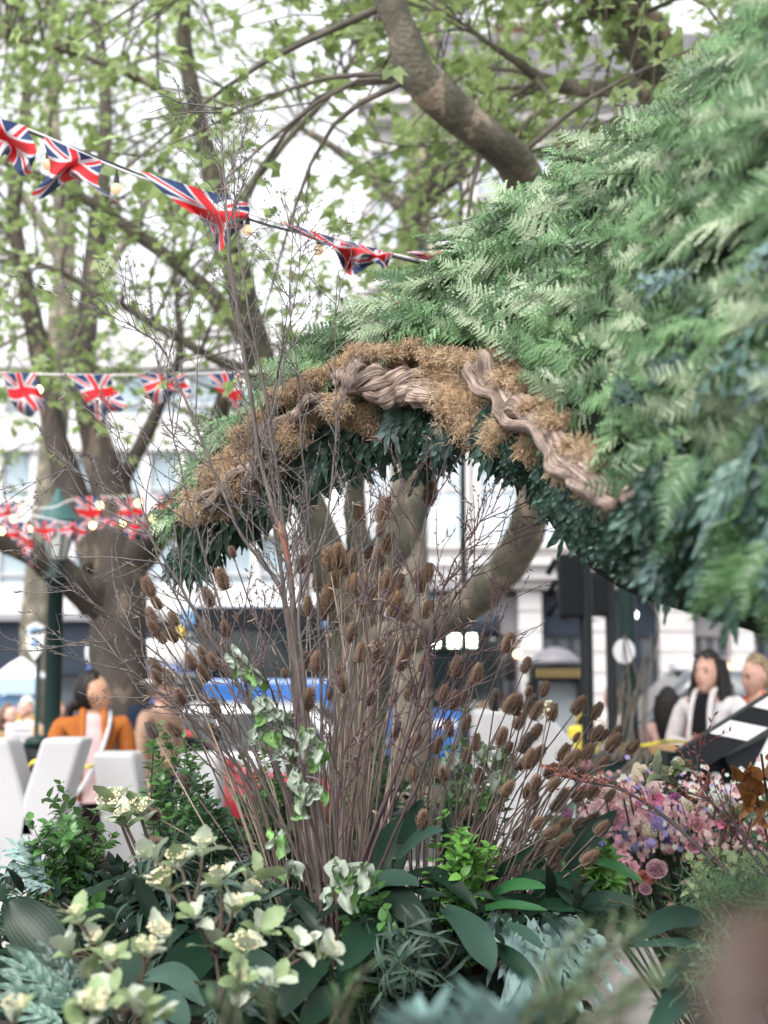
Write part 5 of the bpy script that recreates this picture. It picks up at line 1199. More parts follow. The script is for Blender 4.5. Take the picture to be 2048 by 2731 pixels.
STAR_ME = [[f.mesh('hanging_leaf', m) for f in STAR] for m in (M_BSTAR, M_BSTARP)]
fr = []
tries = 0
while len(fr) < 2000 and tries < 60000:
    tries += 1
    t = U(0.03, 0.97); s = U(0.0, 1.0) ** 0.9; h = (cat(TOP, t) - cat(RIM, t)).length; s = lerp(min(0.3, 0.075 / (h + .01)) if 0.08 < t < 0.74 else 0.02, 1, s)
    if U(0, 1) > (h + 0.1) / 0.95: continue
    p = SURF(t, s); n = SNORM(t, s)
    along = (SURF(t - 0.02, s) - SURF(t + 0.02, s)).normalized(); down = (SURF(t, max(0, s - .05)) - SURF(t, s + .05)).normalized()
    dirn = (along * U(0.5, 1.2) + down * U(-0.35, 0.9) + n * U(0.08, 0.4) + rvec() * 0.26)
    if s * h < 0.13 and t < 0.75: dirn = along * U(0.6, 1.2) - down * U(0.0, 0.5) + n * U(0.2, 0.5) + rvec() * 0.25
    if s > 0.93: dirn = along * 0.7 - down * U(0.1, 0.7) + n * 0.4 + rvec() * 0.3
    L = U(0.085, 0.19) * (1.0 if t < 0.6 else 0.78)
    fr.append((p - n * 0.01, dirn.normalized(), n + rvec() * 0.5, L, t, s))
def nearness(f): return f[3] / f[0].y
for i in range(150):                            # close cover just inside the driftwood on the right
    t = U(0.58, 0.82); s = U(0.02, 0.32); p = SURF(t, s); n = SNORM(t, s); al = (SURF(t - 0.02, s) - SURF(t + 0.02, s)).normalized()
    fr.append((p, (al * U(.2, 1) + Vector((0, 0, U(-.9, .3))) + n * U(.1, .4) + rvec() * .25).normalized(), n + rvec() * .5, U(.08, .14), t, s))
fr.sort(key=nearness, reverse=True)
more = [MB(), MB()]
for i, (p, dd, n, L, t, s) in enumerate(fr):
    pale = 1 if random.random() < 0.3 else 0; v = random.randrange(10); M = frame(p, dd, n, (L * U(.8, 1.25), L, L))
    if i < 235: inst('fern_frond', FERN_ME[pale][v], arch, M)
    else: addmesh(more[pale], FERN[v], M)
tag(more[0].build('fern_fronds', M_FERN, arch), kind='stuff'); tag(more[1].build('pale_fern_fronds', M_FERN2, arch), kind='stuff')
# larger blue star leaves on the near side
for i in range(30):
    t = U(0.74, 0.95); s = U(0.08, 0.5)
    p = SURF(t, s); n = SNORM(t, s); along = (SURF(t - 0.02, s) - SURF(t + 0.02, s)).normalized()
    M = frame(p + n * 0.01, along * U(0.2, 1) + Vector((0, 0, U(-0.9, 0.2))) + n * U(0.05, 0.35) + rvec() * 0.3, n + rvec() * 0.3, U(0.09, 0.14))
    inst('blue_fern_leaf', STAR_ME[1 if random.random() < 0.5 else 0][random.randrange(6)], arch, M)
# leaves hanging from the underside
hang = []
for i in range(520):
    t = U(0.015, 0.95) ** 0.85; r = cat(RIM, t); back = min(1, abs(random.gauss(0, 0.5))) * (0.12 + 0.16 * t)
    p = r + Vector((U(-.03, .03), 0.02 + back, -0.02 - U(0, 0.05 if t < .5 else 0.02)))
    al = (cat(RIM, t - .03) - cat(RIM, t + .03)).normalized()
    dirn = Vector((0, -0.12, -1)) + al * U(0.0, 0.75) + rvec() * 0.35; L = U(0.13, 0.21) * (0.7 if t < 0.12 else 1) * (0.5 if t > 0.74 else 0.42 if t > 0.54 else 0.7 if t > 0.42 else 1.05)
    if 0.3 < t < 0.52 and back < 0.1: L *= 0.75
    if t > 0.6:
        if random.random() < .55: continue
        L = U(.085, .125); p.z += .05; p.y += .04
    hang.append((p, dirn, L))
for i in range(80):                            # heavy skirt at the near right
    t = U(0.79, 1.0); r = cat(RIM, t); p = r + Vector((U(-.05, .05), U(-0.08, .1), U(-0.02, 0.12)))
    hang.append((p, Vector((-0.45, -0.1, -1)) + rvec() * 0.4, U(0.09, 0.13)))
hang.sort(key=lambda f: f[2] / f[0].y, reverse=True)
mb = MB()
for i, (p, dd, L) in enumerate(hang):
    M = frame(p, dd, Vector((U(-.6, .6), -1, 0.2)), L); v = random.randrange(6)
    if i < 280: inst('hanging_leaf', FERN_ME[0][v] if (p.x / p.y > .215 and i % 5 < 2) else STAR_ME[1 if i % 9 == 0 else 0][v], arch, M)
    else: addmesh(mb, STAR[v], M)
tag(mb.build('hanging_leaves', M_BSTAR, arch), kind='stuff')
# back of the arch and its foot, out of the photograph's sight
mb = MB()
for i in range(260):
    t = U(0.1, 0.98); r, q = cat(RIM, t), cat(TOP, t); s = U(0.45, 1); th = 0.12 + 0.5 * t; p = r.lerp(q, s) + Vector((0.05, th * (0.6 + 0.4 * math.sin(math.pi * s)), 0))
    addmesh(mb, FERN[i % 6], frame(p, Vector((-0.6, 0.35, U(-.6, .3))) + rvec() * .3, Vector((0, 1, 0.4)), U(0.18, 0.26)))
for i in range(200):
    a = U(0, 6.28); z = U(0.1, 1.7); p = Vector((1.2 + 0.3 * math.cos(a), 2.24 + 0.3 * math.sin(a), z))
    addmesh(mb, FERN[i % 6], frame(p, Vector((math.cos(a) * .5, math.sin(a) * .5, -0.7)) + rvec() * .3, Vector((math.cos(a), math.sin(a), .3)), U(0.18, 0.26)))
tag(mb.build('rear_fern_fronds', M_FERN, arch), kind='stuff')

# driftwood: twisted ropes of several strands
def driftwood(pts, Rpx, strands, turns, dz=-0.12, ruff=False):
    c = spline([P(a, b_, d + dz) for a, b_, d in pts], 60); d = pts[0][2]; b = MB()
    for k in range(strands):
        ph = k * 6.283 / strands; q = []; rad = []
        for i, p in enumerate(c):
            t = i / 59; a = ph + turns * 6.283 * t + 0.5 * math.sin(t * 9 + k * 2); R_ = S(Rpx, d) * (0.55 + 0.45 * math.sin(math.pi * min(1, t * 0.9 + 0.12)) + 0.15 * math.sin(t * 23 + k))
            tx = (c[min(i + 1, 59)] - c[max(i - 1, 0)]).normalized(); u = tx.cross(Vector((0, 1, 0))).normalized()
            q.append(p + u * math.cos(a) * R_ * 0.62 + Vector((0, 1, 0)) * math.sin(a) * R_ * 0.5)
            rad.append(S(Rpx, d) * (0.5 if strands > 1 else 0.8) * (0.75 + 0.3 * math.sin(t * 14 + k * 1.9) * math.sin(t * 5 + k)) * (1 if 0.04 < t < 0.96 else 0.45))
        b.tube(q, rad, 18, wob=lambda i, j: 1 + 0.16 * math.sin(j * 1.9 + i * 0.35 + k) + 0.1 * math.sin(j * 3.6 - i * 0.5) + 0.1 * math.sin(i * 1.1 + k * 2))
    if ruff:                                    # thin rolled lip along the lower edge
        q = []
        for i, p in enumerate(c):
            tx = (c[min(i + 1, 59)] - c[max(i - 1, 0)]).normalized(); u = tx.cross(Vector((0, 1, 0))).normalized(); u = u if u.z < 0 else -u
            q.append(p + u * S(Rpx, d) * (0.75 + 0.3 * math.sin(i * 0.34) + .12 * math.sin(i * .81)) + Vector((0, -0.012 + 0.012 * math.sin(i * 0.34 + 1), 0)))
        b.tube(q, S(Rpx, d) * 0.3, 12, wob=lambda i, j: 1 + 0.2 * math.sin(j * 1.9 + i * .4))
        q2 = [p + Vector((0, -0.02, 0.012 * math.sin(i * 0.6))) for i, p in enumerate(c)]
        b.tube(q2, [S(Rpx, d) * .5, S(Rpx, d) * .62, S(Rpx, d) * .3], 16, wob=lambda i, j: 1 + 0.34 * math.sin(i * 0.34 + .4) * (0.5 + .5 * math.sin(j * .4 + 1)) + .08 * math.sin(j * 3 + i * .5))
    return b.build('driftwood', M_WOOD, arch)
driftwood([(530, 1350, 3.70), (610, 1300, 3.67), (670, 1255, 3.63), (715, 1205, 3.6), (712, 1160, 3.6), (745, 1125, 3.58)], 34, 3, 1.0)
driftwood([(725, 1150, 3.6), (780, 1105, 3.57), (840, 1080, 3.55), (905, 1068, 3.5)], 30, 2, 0.6)
driftwood([(893, 1030, 3.52), (950, 1010, 3.5), (1040, 1028, 3.45), (1110, 1035, 3.38), (1185, 1085, 3.3)], 50, 4, 1.8)
driftwood([(1290, 965, 3.1), (1312, 1035, 3.08), (1370, 1085, 3.0), (1440, 1140, 2.84), (1520, 1220, 2.66), (1610, 1285, 2.46), (1690, 1335, 2.27)], 46, 1, 0.5, ruff=True)
driftwood([(1150, 1075, 3.35), (1200, 1105, 3.3), (1260, 1130, 3.22)], 30, 2, 0.5)
# moss
def moss(px, py, d, rx, ry, n=300):
    c = P(px, py, d - 0.05); rx, ry = S(rx, d), S(ry, d); b = MB(); rz = min(rx, ry) * 0.8
    b.ell(c, (rx * 0.72, rz * 0.7, ry * 0.72), 12, 8, mi=1)
    for i in range(int(n * 3)):
        v = rvec(); lump = 1 + 0.28 * math.sin(v.x * 5 + px) * math.cos(v.z * 6 + py); p = c + Vector((v.x * rx, v.y * rz, v.z * ry)) * U(0.6, 1.0) * lump; o = v; q = [p]; w = (rvec() + rvec() * .5 - o * o.dot(rvec()) * .5).normalized()
        for k in range(5):
            w = (w + rvec() * 0.95 + o * 0.04 + Vector((0, 0, -.05))).normalized(); q.append(q[-1] + w * U(0.003, 0.008))
        b.tube(q, U(0.0004, 0.0009), 3, cap=False)
    return b.build('moss_tuft', [M_MOSS, M_MOSSC], arch)
for a in ((985, 950, 3.5, 62, 30), (1060, 962, 3.47, 55, 32), (1140, 950, 3.4, 50, 34), (1195, 1000, 3.28, 72, 58, 420), (1240, 1070, 3.2, 85, 75, 520), (1275, 1140, 3.16, 58, 45), (955, 1105, 3.5, 60, 42), (1003, 1128, 3.5, 30, 26), (860, 1095, 3.55, 34, 20),
          (600, 1258, 3.66, 55, 30), (640, 1290, 3.6, 50, 26), (580, 1345, 3.66, 55, 30), (700, 1228, 3.58, 45, 30), (765, 1165, 3.52, 45, 40), (900, 1085, 3.44, 30, 30), (1335, 962, 3.06, 50, 28), (1410, 985, 2.98, 45, 30), (1465, 1075, 2.86, 40, 30), (1425, 1195, 2.84, 38, 30),
          (1330, 1160, 3.0, 40, 40), (1520, 1262, 2.66, 38, 26), (1600, 1312, 2.52, 44, 30), (1668, 1350, 2.42, 38, 26), (1560, 1180, 2.64, 28, 22), (1620, 1215, 2.5, 24, 16), (1030, 990, 3.46, 36, 24), (640, 1215, 3.66, 40, 20), (1090, 975, 3.42, 46, 30), (820, 1045, 3.56, 40, 22), (930, 985, 3.52, 40, 24), (1390, 1020, 2.98, 40, 30), (1360, 1130, 2.95, 34, 26), (1500, 1180, 2.72, 30, 22), (520, 1370, 3.7, 36, 22), (720, 1240, 3.58, 40, 24), (800, 1130, 3.54, 36, 22)):
    moss(a[0], a[1], a[2], a[3] * 1.15, a[4] * 1.15, *a[5:])

for k in range(26):                             # loose moss all along the rim
    t = 0.06 + 0.64 * k / 25; r = cat(RIM, t); px = 1024 + r.x / r.y * FPX * _cp; q = r + Vector((0, 0.0, U(.03, .055)))
    u = Vector((q.x, q.y * _cp + (q.z - CAM_H) * _sp, (q.z - CAM_H) * _cp - q.y * _sp)); moss(1024 + u.x / u.y * FPX, 1365.5 - u.z / u.y * FPX, q.y, U(30, 50), U(11, 22), 150)
# ================================================================== planted bed
M_SOIL = mat('dark_soil', (0.02, 0.014, 0.01), 0.95, (0.035, 0.026, 0.02), 20, bump=0.7)
M_STEMG = mat('green_stem', (0.03, 0.06, 0.025), 0.6, (0.045, 0.065, 0.03), 20)
M_STEMB = mat('woody_stem', (0.1, 0.075, 0.055), 0.85, (0.06, 0.045, 0.035), 30)
def bedbox(label, x0, x1, y0, y1, zt):
    t = thing('planter_bed', label, 'planter', ((x0 + x1) / 2, (y0 + y1) / 2, 0))
    b = MB(); b.bbox(((x0 + x1) / 2, (y0 + y1) / 2, (zt - 0.06) / 2), (x1 - x0, y1 - y0, zt - 0.06), 0.02); b.build('box', M_BLACKP, t, False)
    b = MB(); n = 16; vs = []
    for j in range(n + 1):
        for i in range(n + 1):
            u, v = i / n, j / n; e = min(u, 1 - u, v, 1 - v); vs.append(Vector((lerp(x0 + .02, x1 - .02, u), lerp(y0 + .02, y1 - .02, v), zt - 0.05 + min(1, e * 5) * 0.06 + 0.02 * math.sin(i * 2.1) * math.cos(j * 1.7))))
    b.add(vs, [(j * (n + 1) + i, j * (n + 1) + i + 1, (j + 1) * (n + 1) + i + 1, (j + 1) * (n + 1) + i) for j in range(n) for i in range(n)]); b.build('soil', M_SOIL, t)
    return t
bedbox('long dark raised planter under the birch twigs and teasels', -1.75, 0.42, 0.35, 4.3, 0.86)
bedbox('low dark planter under the pink and purple flowers', 0.45, 2.1, 4.3, 5.1, 0.3)
bedbox('dark planter at the lower right under the feathery plants', 0.52, 1.05, 0.45, 3.4, 0.8)

def leafpath(mb, pts, W, up, n=14, cols=2, fold=0.2, prof=None, mi=0, wave=0.0, petiole=0.0):
    q = spline(pts, n + 1); vs = []; uv = []; k = 2 * cols + 1; ph = U(0, 6)
    for i in range(n + 1):
        t = i / n; tx = (q[min(i + 1, n)] - q[max(i - 1, 0)]).normalized(); nn = Vector(up) - tx * Vector(up).dot(tx); nn.normalize(); sd = tx.cross(nn)
        w = W * 0.5 * (prof(t) if prof else max(0.02, math.sin(math.pi * min(1, t ** 0.8)) ** 0.85))
        if t < petiole: w = W * 0.03
        for j in range(k):
            x = (j - cols) / cols; vs.append(q[i] + sd * x * w + nn * (abs(x) ** 1.4 * w * fold + wave * W * abs(x) * math.sin(ph + t * 10 + x))); uv.append((0.5 + x * 0.5, t))
    mb.add(vs, [(i * k + j, i * k + j + 1, (i + 1) * k + j + 1, (i + 1) * k + j) for i in range(n) for j in range(k - 1)], mi, uv)

# ------------------------------------------------------------------ aspidistra
M_ASP = leafmat('aspidistra_leaf', (0.005, 0.019, 0.011), (0.01, 0.033, 0.018), back=(0.018, 0.042, 0.027), rough=0.36, trans=0.1, veins=0.3, spec=0.24, val=0.3, nscale=6)  # leaf green darkened further, the bed's deep shade is put into it
M_ASPL = leafmat('aspidistra_leaf_grey', (0.02, 0.05, 0.037), (0.033, 0.068, 0.052), back=(0.04, 0.08, 0.06), rough=0.45, trans=0.1, veins=0.2, spec=0.2, val=0.2, nscale=6)
M_ASPB = leafmat('aspidistra_leaf_bright', (0.025, 0.1, 0.035), (0.04, 0.14, 0.05), back=(0.06, 0.16, 0.07), rough=0.3, trans=0.2, veins=0.14, spec=0.55, val=0.2, nscale=6)
def aspid(label, root, leaves):
    t = thing('aspidistra', label, 'plant', root, 'broad leaved aspidistra plants'); r = Vector(root)
    for (bx, by, tx, ty, w, kind, d0, d1, arch_) in leaves:
        a, c = P(bx, by, d0), P(tx, ty, d1); a = a + (a - c) * 0.34; L = (c - a).length; m = a.lerp(c, 0.5) + Vector((0, -0.1, 1)) * L * arch_
        m2 = a.lerp(c, 0.82) + Vector((0, -0.08, 0.9)) * L * arch_ * 0.6
        up = (Vector((0, -0.85, 0.5)) + Vector((U(-.25, .25), 0, U(-.2, .2)))); W = S(w, (d0 + d1) / 2) * 0.98
        b = MB(); leafpath(b, [a, m, m2, c], W, up, 18, 2, 0.22, lambda s: max(0.02, math.sin(math.pi * min(1, (s * 0.96 + 0.02)) ** 0.82) ** 0.8), wave=0.03)
        o = b.build('leaf', {'d': M_ASP, 'l': M_ASPL, 'b': M_ASPB}[kind], t)
        b = MB(); st = r + Vector((U(-.04, .04), U(-.03, .03), 0.0)); tang = (m - a).normalized(); b.tube(spline([st, st.lerp(a, 0.5) + Vector((0, .02, .01)), a, a + tang * L * 0.1], 10), 0.0035, 5); b.build('petiole', M_STEMG, t)
aspid('dark aspidistra with two tall upright leaves beside the twig bases', PZ(1050, 3.3, 0.87), [
    (1030, 2345, 1070, 2180, 88, 'd', 3.2, 3.3, .03), (1010, 2350, 1000, 2210, 60, 'd', 3.25, 3.35, .02), (1072, 2270, 1128, 2132, 46, 'l', 3.25, 3.2, .05), (1080, 2282, 1183, 2214, 36, 'l', 3.15, 3.05, .1), (982, 2396, 1118, 2362, 58, 'l', 3.1, 3.0, .14), (985, 2415, 1148, 2487, 82, 'd', 3.1, 2.95, .14), (1117, 2355, 1274, 2425, 44, 'd', 3.15, 3.0, .14), (1046, 2470, 903, 2628, 112, 'd', 3.1, 2.9, .08)])
aspid('aspidistra with glossy leaves lying level under the right teasels', PZ(1330, 3.3, 0.87), [
    (1257, 2375, 1316, 2150, 50, 'd', 3.3, 3.35, .03), (1210, 2372, 1195, 2140, 46, 'd', 3.4, 3.45, .02), (1320, 2395, 1458, 2368, 32, 'b', 3.15, 3.0, .08), (1380, 2375, 1521, 2370, 46, 'd', 3.15, 3.0, .12), (1440, 2405, 1553, 2342, 66, 'd', 3.2, 3.1, .06), (1286, 2436, 1460, 2428, 24, 'b', 3.1, 2.95, .06), (1425, 2440, 1530, 2432, 50, 'd', 3.1, 3.0, .1), (1300, 2435, 1440, 2400, 40, 'd', 3.2, 3.1, .06), (1213, 2458, 1312, 2592, 96, 'l', 3.0, 2.85, .1), (1334, 2540, 1440, 2632, 46, 'd', 3.0, 2.9, .06), (1363, 2476, 1448, 2532, 34, 'l', 3.0, 2.9, .06), (1271, 2395, 1424, 2256, 30, 'd', 3.3, 3.2, .05)])
aspid('aspidistra leaf spray pointing right towards the flowers', PZ(1450, 3.45, 0.87), [
    (1512, 2455, 1632, 2512, 52, 'd', 3.2, 3.1, .12), (1535, 2435, 1700, 2412, 46, 'l', 3.2, 3.1, .1), (1527, 2315, 1645, 2162, 50, 'l', 3.4, 3.35, .05), (1500, 2280, 1608, 2180, 40, 'l', 3.5, 3.5, .05), (1585, 2307, 1718, 2356, 28, 'b', 3.4, 3.3, .08), (1480, 2430, 1650, 2440, 44, 'd', 3.3, 3.2, .08)])
aspid('aspidistra leaves reaching in at the lower right beside the pale paving', PZ(1960, 2.7, 0.8), [
    (1722, 2500, 1885, 2452, 60, 'l', 2.7, 2.75, .12), (1725, 2526, 1912, 2532, 24, 'l', 2.6, 2.65, .05), (1802, 2632, 1905, 2578, 82, 'l', 2.5, 2.6, .1), (1762, 2740, 1868, 2642, 76, 'l', 2.4, 2.5, .1), (1850, 2560, 1960, 2600, 60, 'd', 2.6, 2.6, .1), (1905, 2700, 2040, 2640, 80, 'd', 2.4, 2.5, .1)])
aspid('aspidistra with large leaves at the lower left', PZ(330, 2.9, 0.87), [
    (168, 2590, 24, 2405, 132, 'd', 2.8, 2.85, .03), (432, 2500, 362, 2335, 48, 'd', 3.0, 3.0, .03), (160, 2640, 15, 2520, 40, 'd', 2.75, 2.8, .05), (560, 2530, 440, 2660, 118, 'd', 2.9, 2.7, .06), (420, 2625, 548, 2682, 64, 'l', 2.7, 2.6, .16), (310, 2560, 400, 2660, 110, 'd', 2.9, 2.75, .06), (425, 2700, 500, 2740, 70, 'l', 2.6, 2.5, .15), (220, 2600, 330, 2720, 90, 'd', 2.8, 2.7, .06)])
aspid('aspidistra leaves drooping in the dark centre foreground', PZ(880, 2.95, 0.87), [
    (845, 2590, 752, 2710, 92, 'd', 2.7, 2.6, .1), (900, 2660, 800, 2740, 70, 'd', 2.7, 2.6, .08), (1030, 2455, 905, 2590, 94, 'd', 3.0, 2.85, .08), (760, 2390, 880, 2510, 40, 'd', 3.1, 3.0, .05), (560, 2650, 640, 2740, 70, 'd', 2.6, 2.55, .08), (640, 2560, 760, 2660, 90, 'd', 2.9, 2.8, .06)])

# ------------------------------------------------------------------ birch branches
M_BIRCH = mat('birch_bark', (0.135, 0.112, 0.102), 0.6, (0.08, 0.064, 0.06), 60, stretch=(1, 1, 0.25), bump=0.3)
M_BIRCHR = mat('birch_bark_red', (0.22, 0.085, 0.055), 0.6, (0.13, 0.085, 0.07), 30, stretch=(1, 1, 0.4))
M_TWG = mat('birch_twig', (0.17, 0.15, 0.148), 0.6, (0.09, 0.077, 0.08), 25)
M_TWGD = mat('purple_birch_twig', (0.06, 0.035, 0.045), 0.5, (0.09, 0.05, 0.05), 25)
M_CAT = mat('catkin', (0.26, 0.19, 0.15), 0.8, (0.17, 0.12, 0.1), 60)
_c = MB(); _c.tube([(0, 0, 0), (0, .004, 0), (0.001, .013, 0), (0.003, .022, 0), (0.004, .027, 0)], [.0008, .0019, .0022, .0017, .0006], 6); CATK = _c.mesh('catkin', M_CAT)
def birch(label, pts, r0, mt=None, tw=None, ns=24, spread=1.0, grp='bare birch branches', start=0.3):
    path = spline([P(*p) for p in pts], 48); t = thing('birch_branch', label, 'branch', tuple(path[0]), grp)
    for i in range(2, 48): path[i] = path[i] + rvec() * 0.0022
    b = MB(); b.tube(path, [r0, r0 * 0.8, r0 * 0.55, r0 * 0.3, 0.0011], 7); b.build('stem', mt or M_BIRCH, t)
    b = MB(); ends = []
    def twig(p, d, L, r, lvl):
        n = 6 if lvl == 0 else 4; q = [p]; w = d.normalized(); k = L / n; kink = rvec()
        for i in range(n):
            w = (w + rvec() * 0.16 + Vector((0, 0, 0.05)) + kink * 0.05).normalized(); q.append(q[-1] + w * k)
        b.tube(q, [r, r * 0.7, 0.0006], 4, cap=False)
        for i in range(1, n):                    # buds
            if random.random() < 0.8:
                v = (rvec() + w).normalized(); b.tube([q[i], q[i] + v * 0.004, q[i] + v * 0.008], [0.0011, 0.0014, 0.0004], 4, cap=False)
        ends.append((q[-1], w))
        if lvl < 2:
            for i in range(1, n + 1):
                if random.random() < (0.42 if lvl == 0 else 0.25):
                    side = rvec(); side = (side - w * side.dot(w)).normalized(); side.y *= 0.6
                    twig(q[i], w * 0.8 + side * U(0.4, 0.75), L * U(0.3, 0.6), r * 0.62, lvl + 1)
    ns = int(ns * 0.75)
    for k in range(ns):
        f = lerp(start, 0.98, (k + U(0, 1)) / ns); i = int(f * 47); w = (path[min(i + 1, 47)] - path[i - 1]).normalized()
        side = rvec(); side.y *= 0.5; side = (side - w * side.dot(w)).normalized()
        twig(path[i], w * 0.85 + side * U(0.3, 0.75) * spread, U(0.1, 0.3) * (1.15 - 0.5 * f), lerp(0.0026, 0.0014, f), 0)
    tag(b.build('twigs', tw or M_TWG, t), kind='stuff')
    random.shuffle(ends)
    for p, w in ends[:10]:
        for q in range(random.choice((1, 2))):
            inst('catkin', CATK, t, frame(p, (w + Vector((0, 0, -0.5)) + rvec() * 0.6), rvec(), U(0.55, 0.9)))
    return t
BB = [
 ('tallest thick birch stem with a red patch and a bent twig at its tip', [(850, 2600, 3.3), (842, 2330, 3.3), (800, 2000, 3.28), (786, 1700, 3.26), (765, 1480, 3.25), (700, 1250, 3.24), (650, 950, 3.22), (612, 680, 3.2), (594, 420, 3.2), (592, 290, 3.2)], .0105, 'R', 30),
 ('straight grey birch stem close right of the tallest one', [(860, 2600, 3.4), (850, 2330, 3.4), (800, 1800, 3.38), (768, 1500, 3.36), (735, 1240, 3.36), (690, 960, 3.35), (640, 700, 3.34), (625, 500, 3.34), (622, 350, 3.34)], .0085, None, 28),
 ('smooth pale birch stem leaning left of the tallest stems', [(840, 2600, 3.5), (830, 2330, 3.5), (790, 1900, 3.5), (745, 1500, 3.48), (690, 1180, 3.46), (640, 850, 3.45), (600, 560, 3.44), (575, 380, 3.44)], .007, None, 24),
 ('dark forked birch stem rising to the fern mass', [(880, 2600, 3.2), (870, 2300, 3.2), (820, 1900, 3.18), (800, 1600, 3.16), (865, 1420, 3.14), (895, 1180, 3.12), (893, 930, 3.12), (902, 720, 3.12)], .006, None, 22),
 ('long birch branch fanning far to the upper left', [(860, 2600, 3.1), (850, 2350, 3.1), (770, 1650, 3.05), (640, 1420, 3.02), (520, 1130, 3.0), (430, 930, 3.0), (330, 860, 2.98), (240, 815, 2.98)], .006, None, 24),
 ('birch branch arching low over the lamp post side', [(850, 2600, 3.25), (840, 2350, 3.25), (700, 1950, 3.2), (560, 1700, 3.15), (430, 1480, 3.1), (320, 1330, 3.1), (200, 1255, 3.08), (160, 1262, 3.08)], .006, None, 22),
 ('lowest left birch branch pointing over the woman in orange', [(840, 2600, 3.3), (820, 2350, 3.3), (640, 1980, 3.25), (500, 1830, 3.2), (370, 1700, 3.18), (230, 1600, 3.15), (140, 1540, 3.15)], .0055, None, 22),
 ('thin birch branch reaching left to the shield sign', [(860, 2600, 3.35), (850, 2380, 3.35), (690, 2120, 3.3), (560, 1960, 3.28), (400, 1830, 3.26), (280, 1730, 3.25), (118, 1702, 3.25)], .0055, None, 20),
 ('upright thin birch branch through the driftwood bend', [(910, 2600, 3.45), (900, 2350, 3.45), (860, 2000, 3.45), (848, 1600, 3.44), (815, 1300, 3.42), (792, 1000, 3.4), (772, 800, 3.4), (788, 520, 3.4)], .0055, None, 22),
 ('thin birch branch curving up under the green arch', [(930, 2600, 3.2), (920, 2350, 3.2), (960, 2000, 3.2), (1000, 1750, 3.18), (1050, 1500, 3.16), (1075, 1320, 3.15), (1050, 1160, 3.15)], .0045, 'D', 14),
 ('dark purple birch branch leaning right past the green pole', [(940, 2600, 3.15), (940, 2380, 3.15), (1080, 2000, 3.12), (1130, 1800, 3.1), (1160, 1640, 3.1), (1210, 1500, 3.08), (1275, 1400, 3.06), (1335, 1350, 3.05)], .0055, 'D', 20),
 ('dark purple birch branch ending over the curved bough', [(950, 2600, 3.2), (940, 2400, 3.2), (1060, 2050, 3.18), (1125, 1830, 3.16), (1200, 1620, 3.14), (1300, 1490, 3.12), (1395, 1400, 3.1)], .005, 'D', 18),
 ('dark birch branch standing upright among the brown teasels', [(955, 2600, 3.1), (950, 2400, 3.1), (1080, 2050, 3.08), (1140, 1850, 3.06), (1115, 1560, 3.05), (1140, 1380, 3.05), (1180, 1250, 3.05)], .0045, 'D', 16),
 ('birch branch lost among the tall brown teasels', [(900, 2600, 3.3), (900, 2380, 3.3), (890, 2000, 3.3), (950, 1750, 3.28), (960, 1520, 3.26), (925, 1330, 3.25)], .0045, None, 14),
 ('birch branch leaning right to the traffic light', [(990, 2600, 3.2), (980, 2400, 3.2), (1130, 2050, 3.18), (1200, 1850, 3.16), (1290, 1690, 3.15), (1352, 1540, 3.15)], .0045, 'D', 16),
 ('birch branch with long side twigs crossing the left flag row', [(830, 2600, 3.4), (820, 2350, 3.4), (720, 2000, 3.38), (640, 1780, 3.36), (550, 1500, 3.34), (475, 1220, 3.32), (445, 1020, 3.3), (468, 870, 3.3)], .0055, None, 22),
 ('birch branch crossing behind the tall stems to the right', [(850, 2600, 3.45), (850, 2300, 3.45), (780, 1750, 3.45), (742, 1420, 3.44), (720, 1120, 3.42), (765, 900, 3.4), (800, 690, 3.4), (795, 560, 3.4)], .0055, None, 24),
 ('birch branch sweeping left below the long slender bough', [(870, 2600, 3.35), (860, 2380, 3.35), (770, 2050, 3.32), (640, 1830, 3.3), (520, 1680, 3.28), (420, 1480, 3.26), (345, 1240, 3.25), (290, 1080, 3.25)], .0055, None, 22),
 ('short dense birch branch low in the middle of the spray', [(890, 2600, 3.05), (880, 2400, 3.05), (820, 2150, 3.03), (760, 1950, 3.02), (700, 1780, 3.0), (620, 1640, 3.0)], .005, 'D', 18),
 ('short dense birch branch low right of the thick stems', [(905, 2600, 3.05), (900, 2400, 3.05), (900, 2150, 3.03), (930, 1950, 3.02), (990, 1760, 3.0), (1010, 1600, 3.0)], .005, 'D', 18)]
for lb, pts, r0, m_k, ns in BB:
    birch(lb, pts, r0, {'D': M_TWGD}.get(m_k), M_TWGD if m_k == 'D' else None, ns)
_tb = [o for o in COL.objects if o.get('label', '').startswith('tallest thick')][0]
_rp = spline([P(*p) for p in BB[0][1]], 48)[18:24]
b = MB(); b.tube(_rp, [.0068, .0076, .0074, .0062], 9, wob=lambda i, j: 1 + .12 * math.sin(i * 1.9 + j * 2)); b.build('red_bark_patch', M_BIRCHR, _tb)
b = MB()                                         # the broken sideways twig at the tip
for q in ([(592, 290, 3.2), (540, 282, 3.2), (480, 275, 3.18), (430, 290, 3.17), (385, 305, 3.16)], [(480, 275, 3.18), (440, 255, 3.17), (400, 262, 3.16)], [(590, 300, 3.2), (500, 300, 3.18), (380, 320, 3.17)], [(480, 276, 3.18), (476, 240, 3.18), (462, 200, 3.17)], [(575, 288, 3.2), (565, 250, 3.2)]):
    b.tube(spline([P(*a) for a in q], 10), [.0024, .0016, .0007], 5)
b.build('bent_twig', M_TWG, _tb)

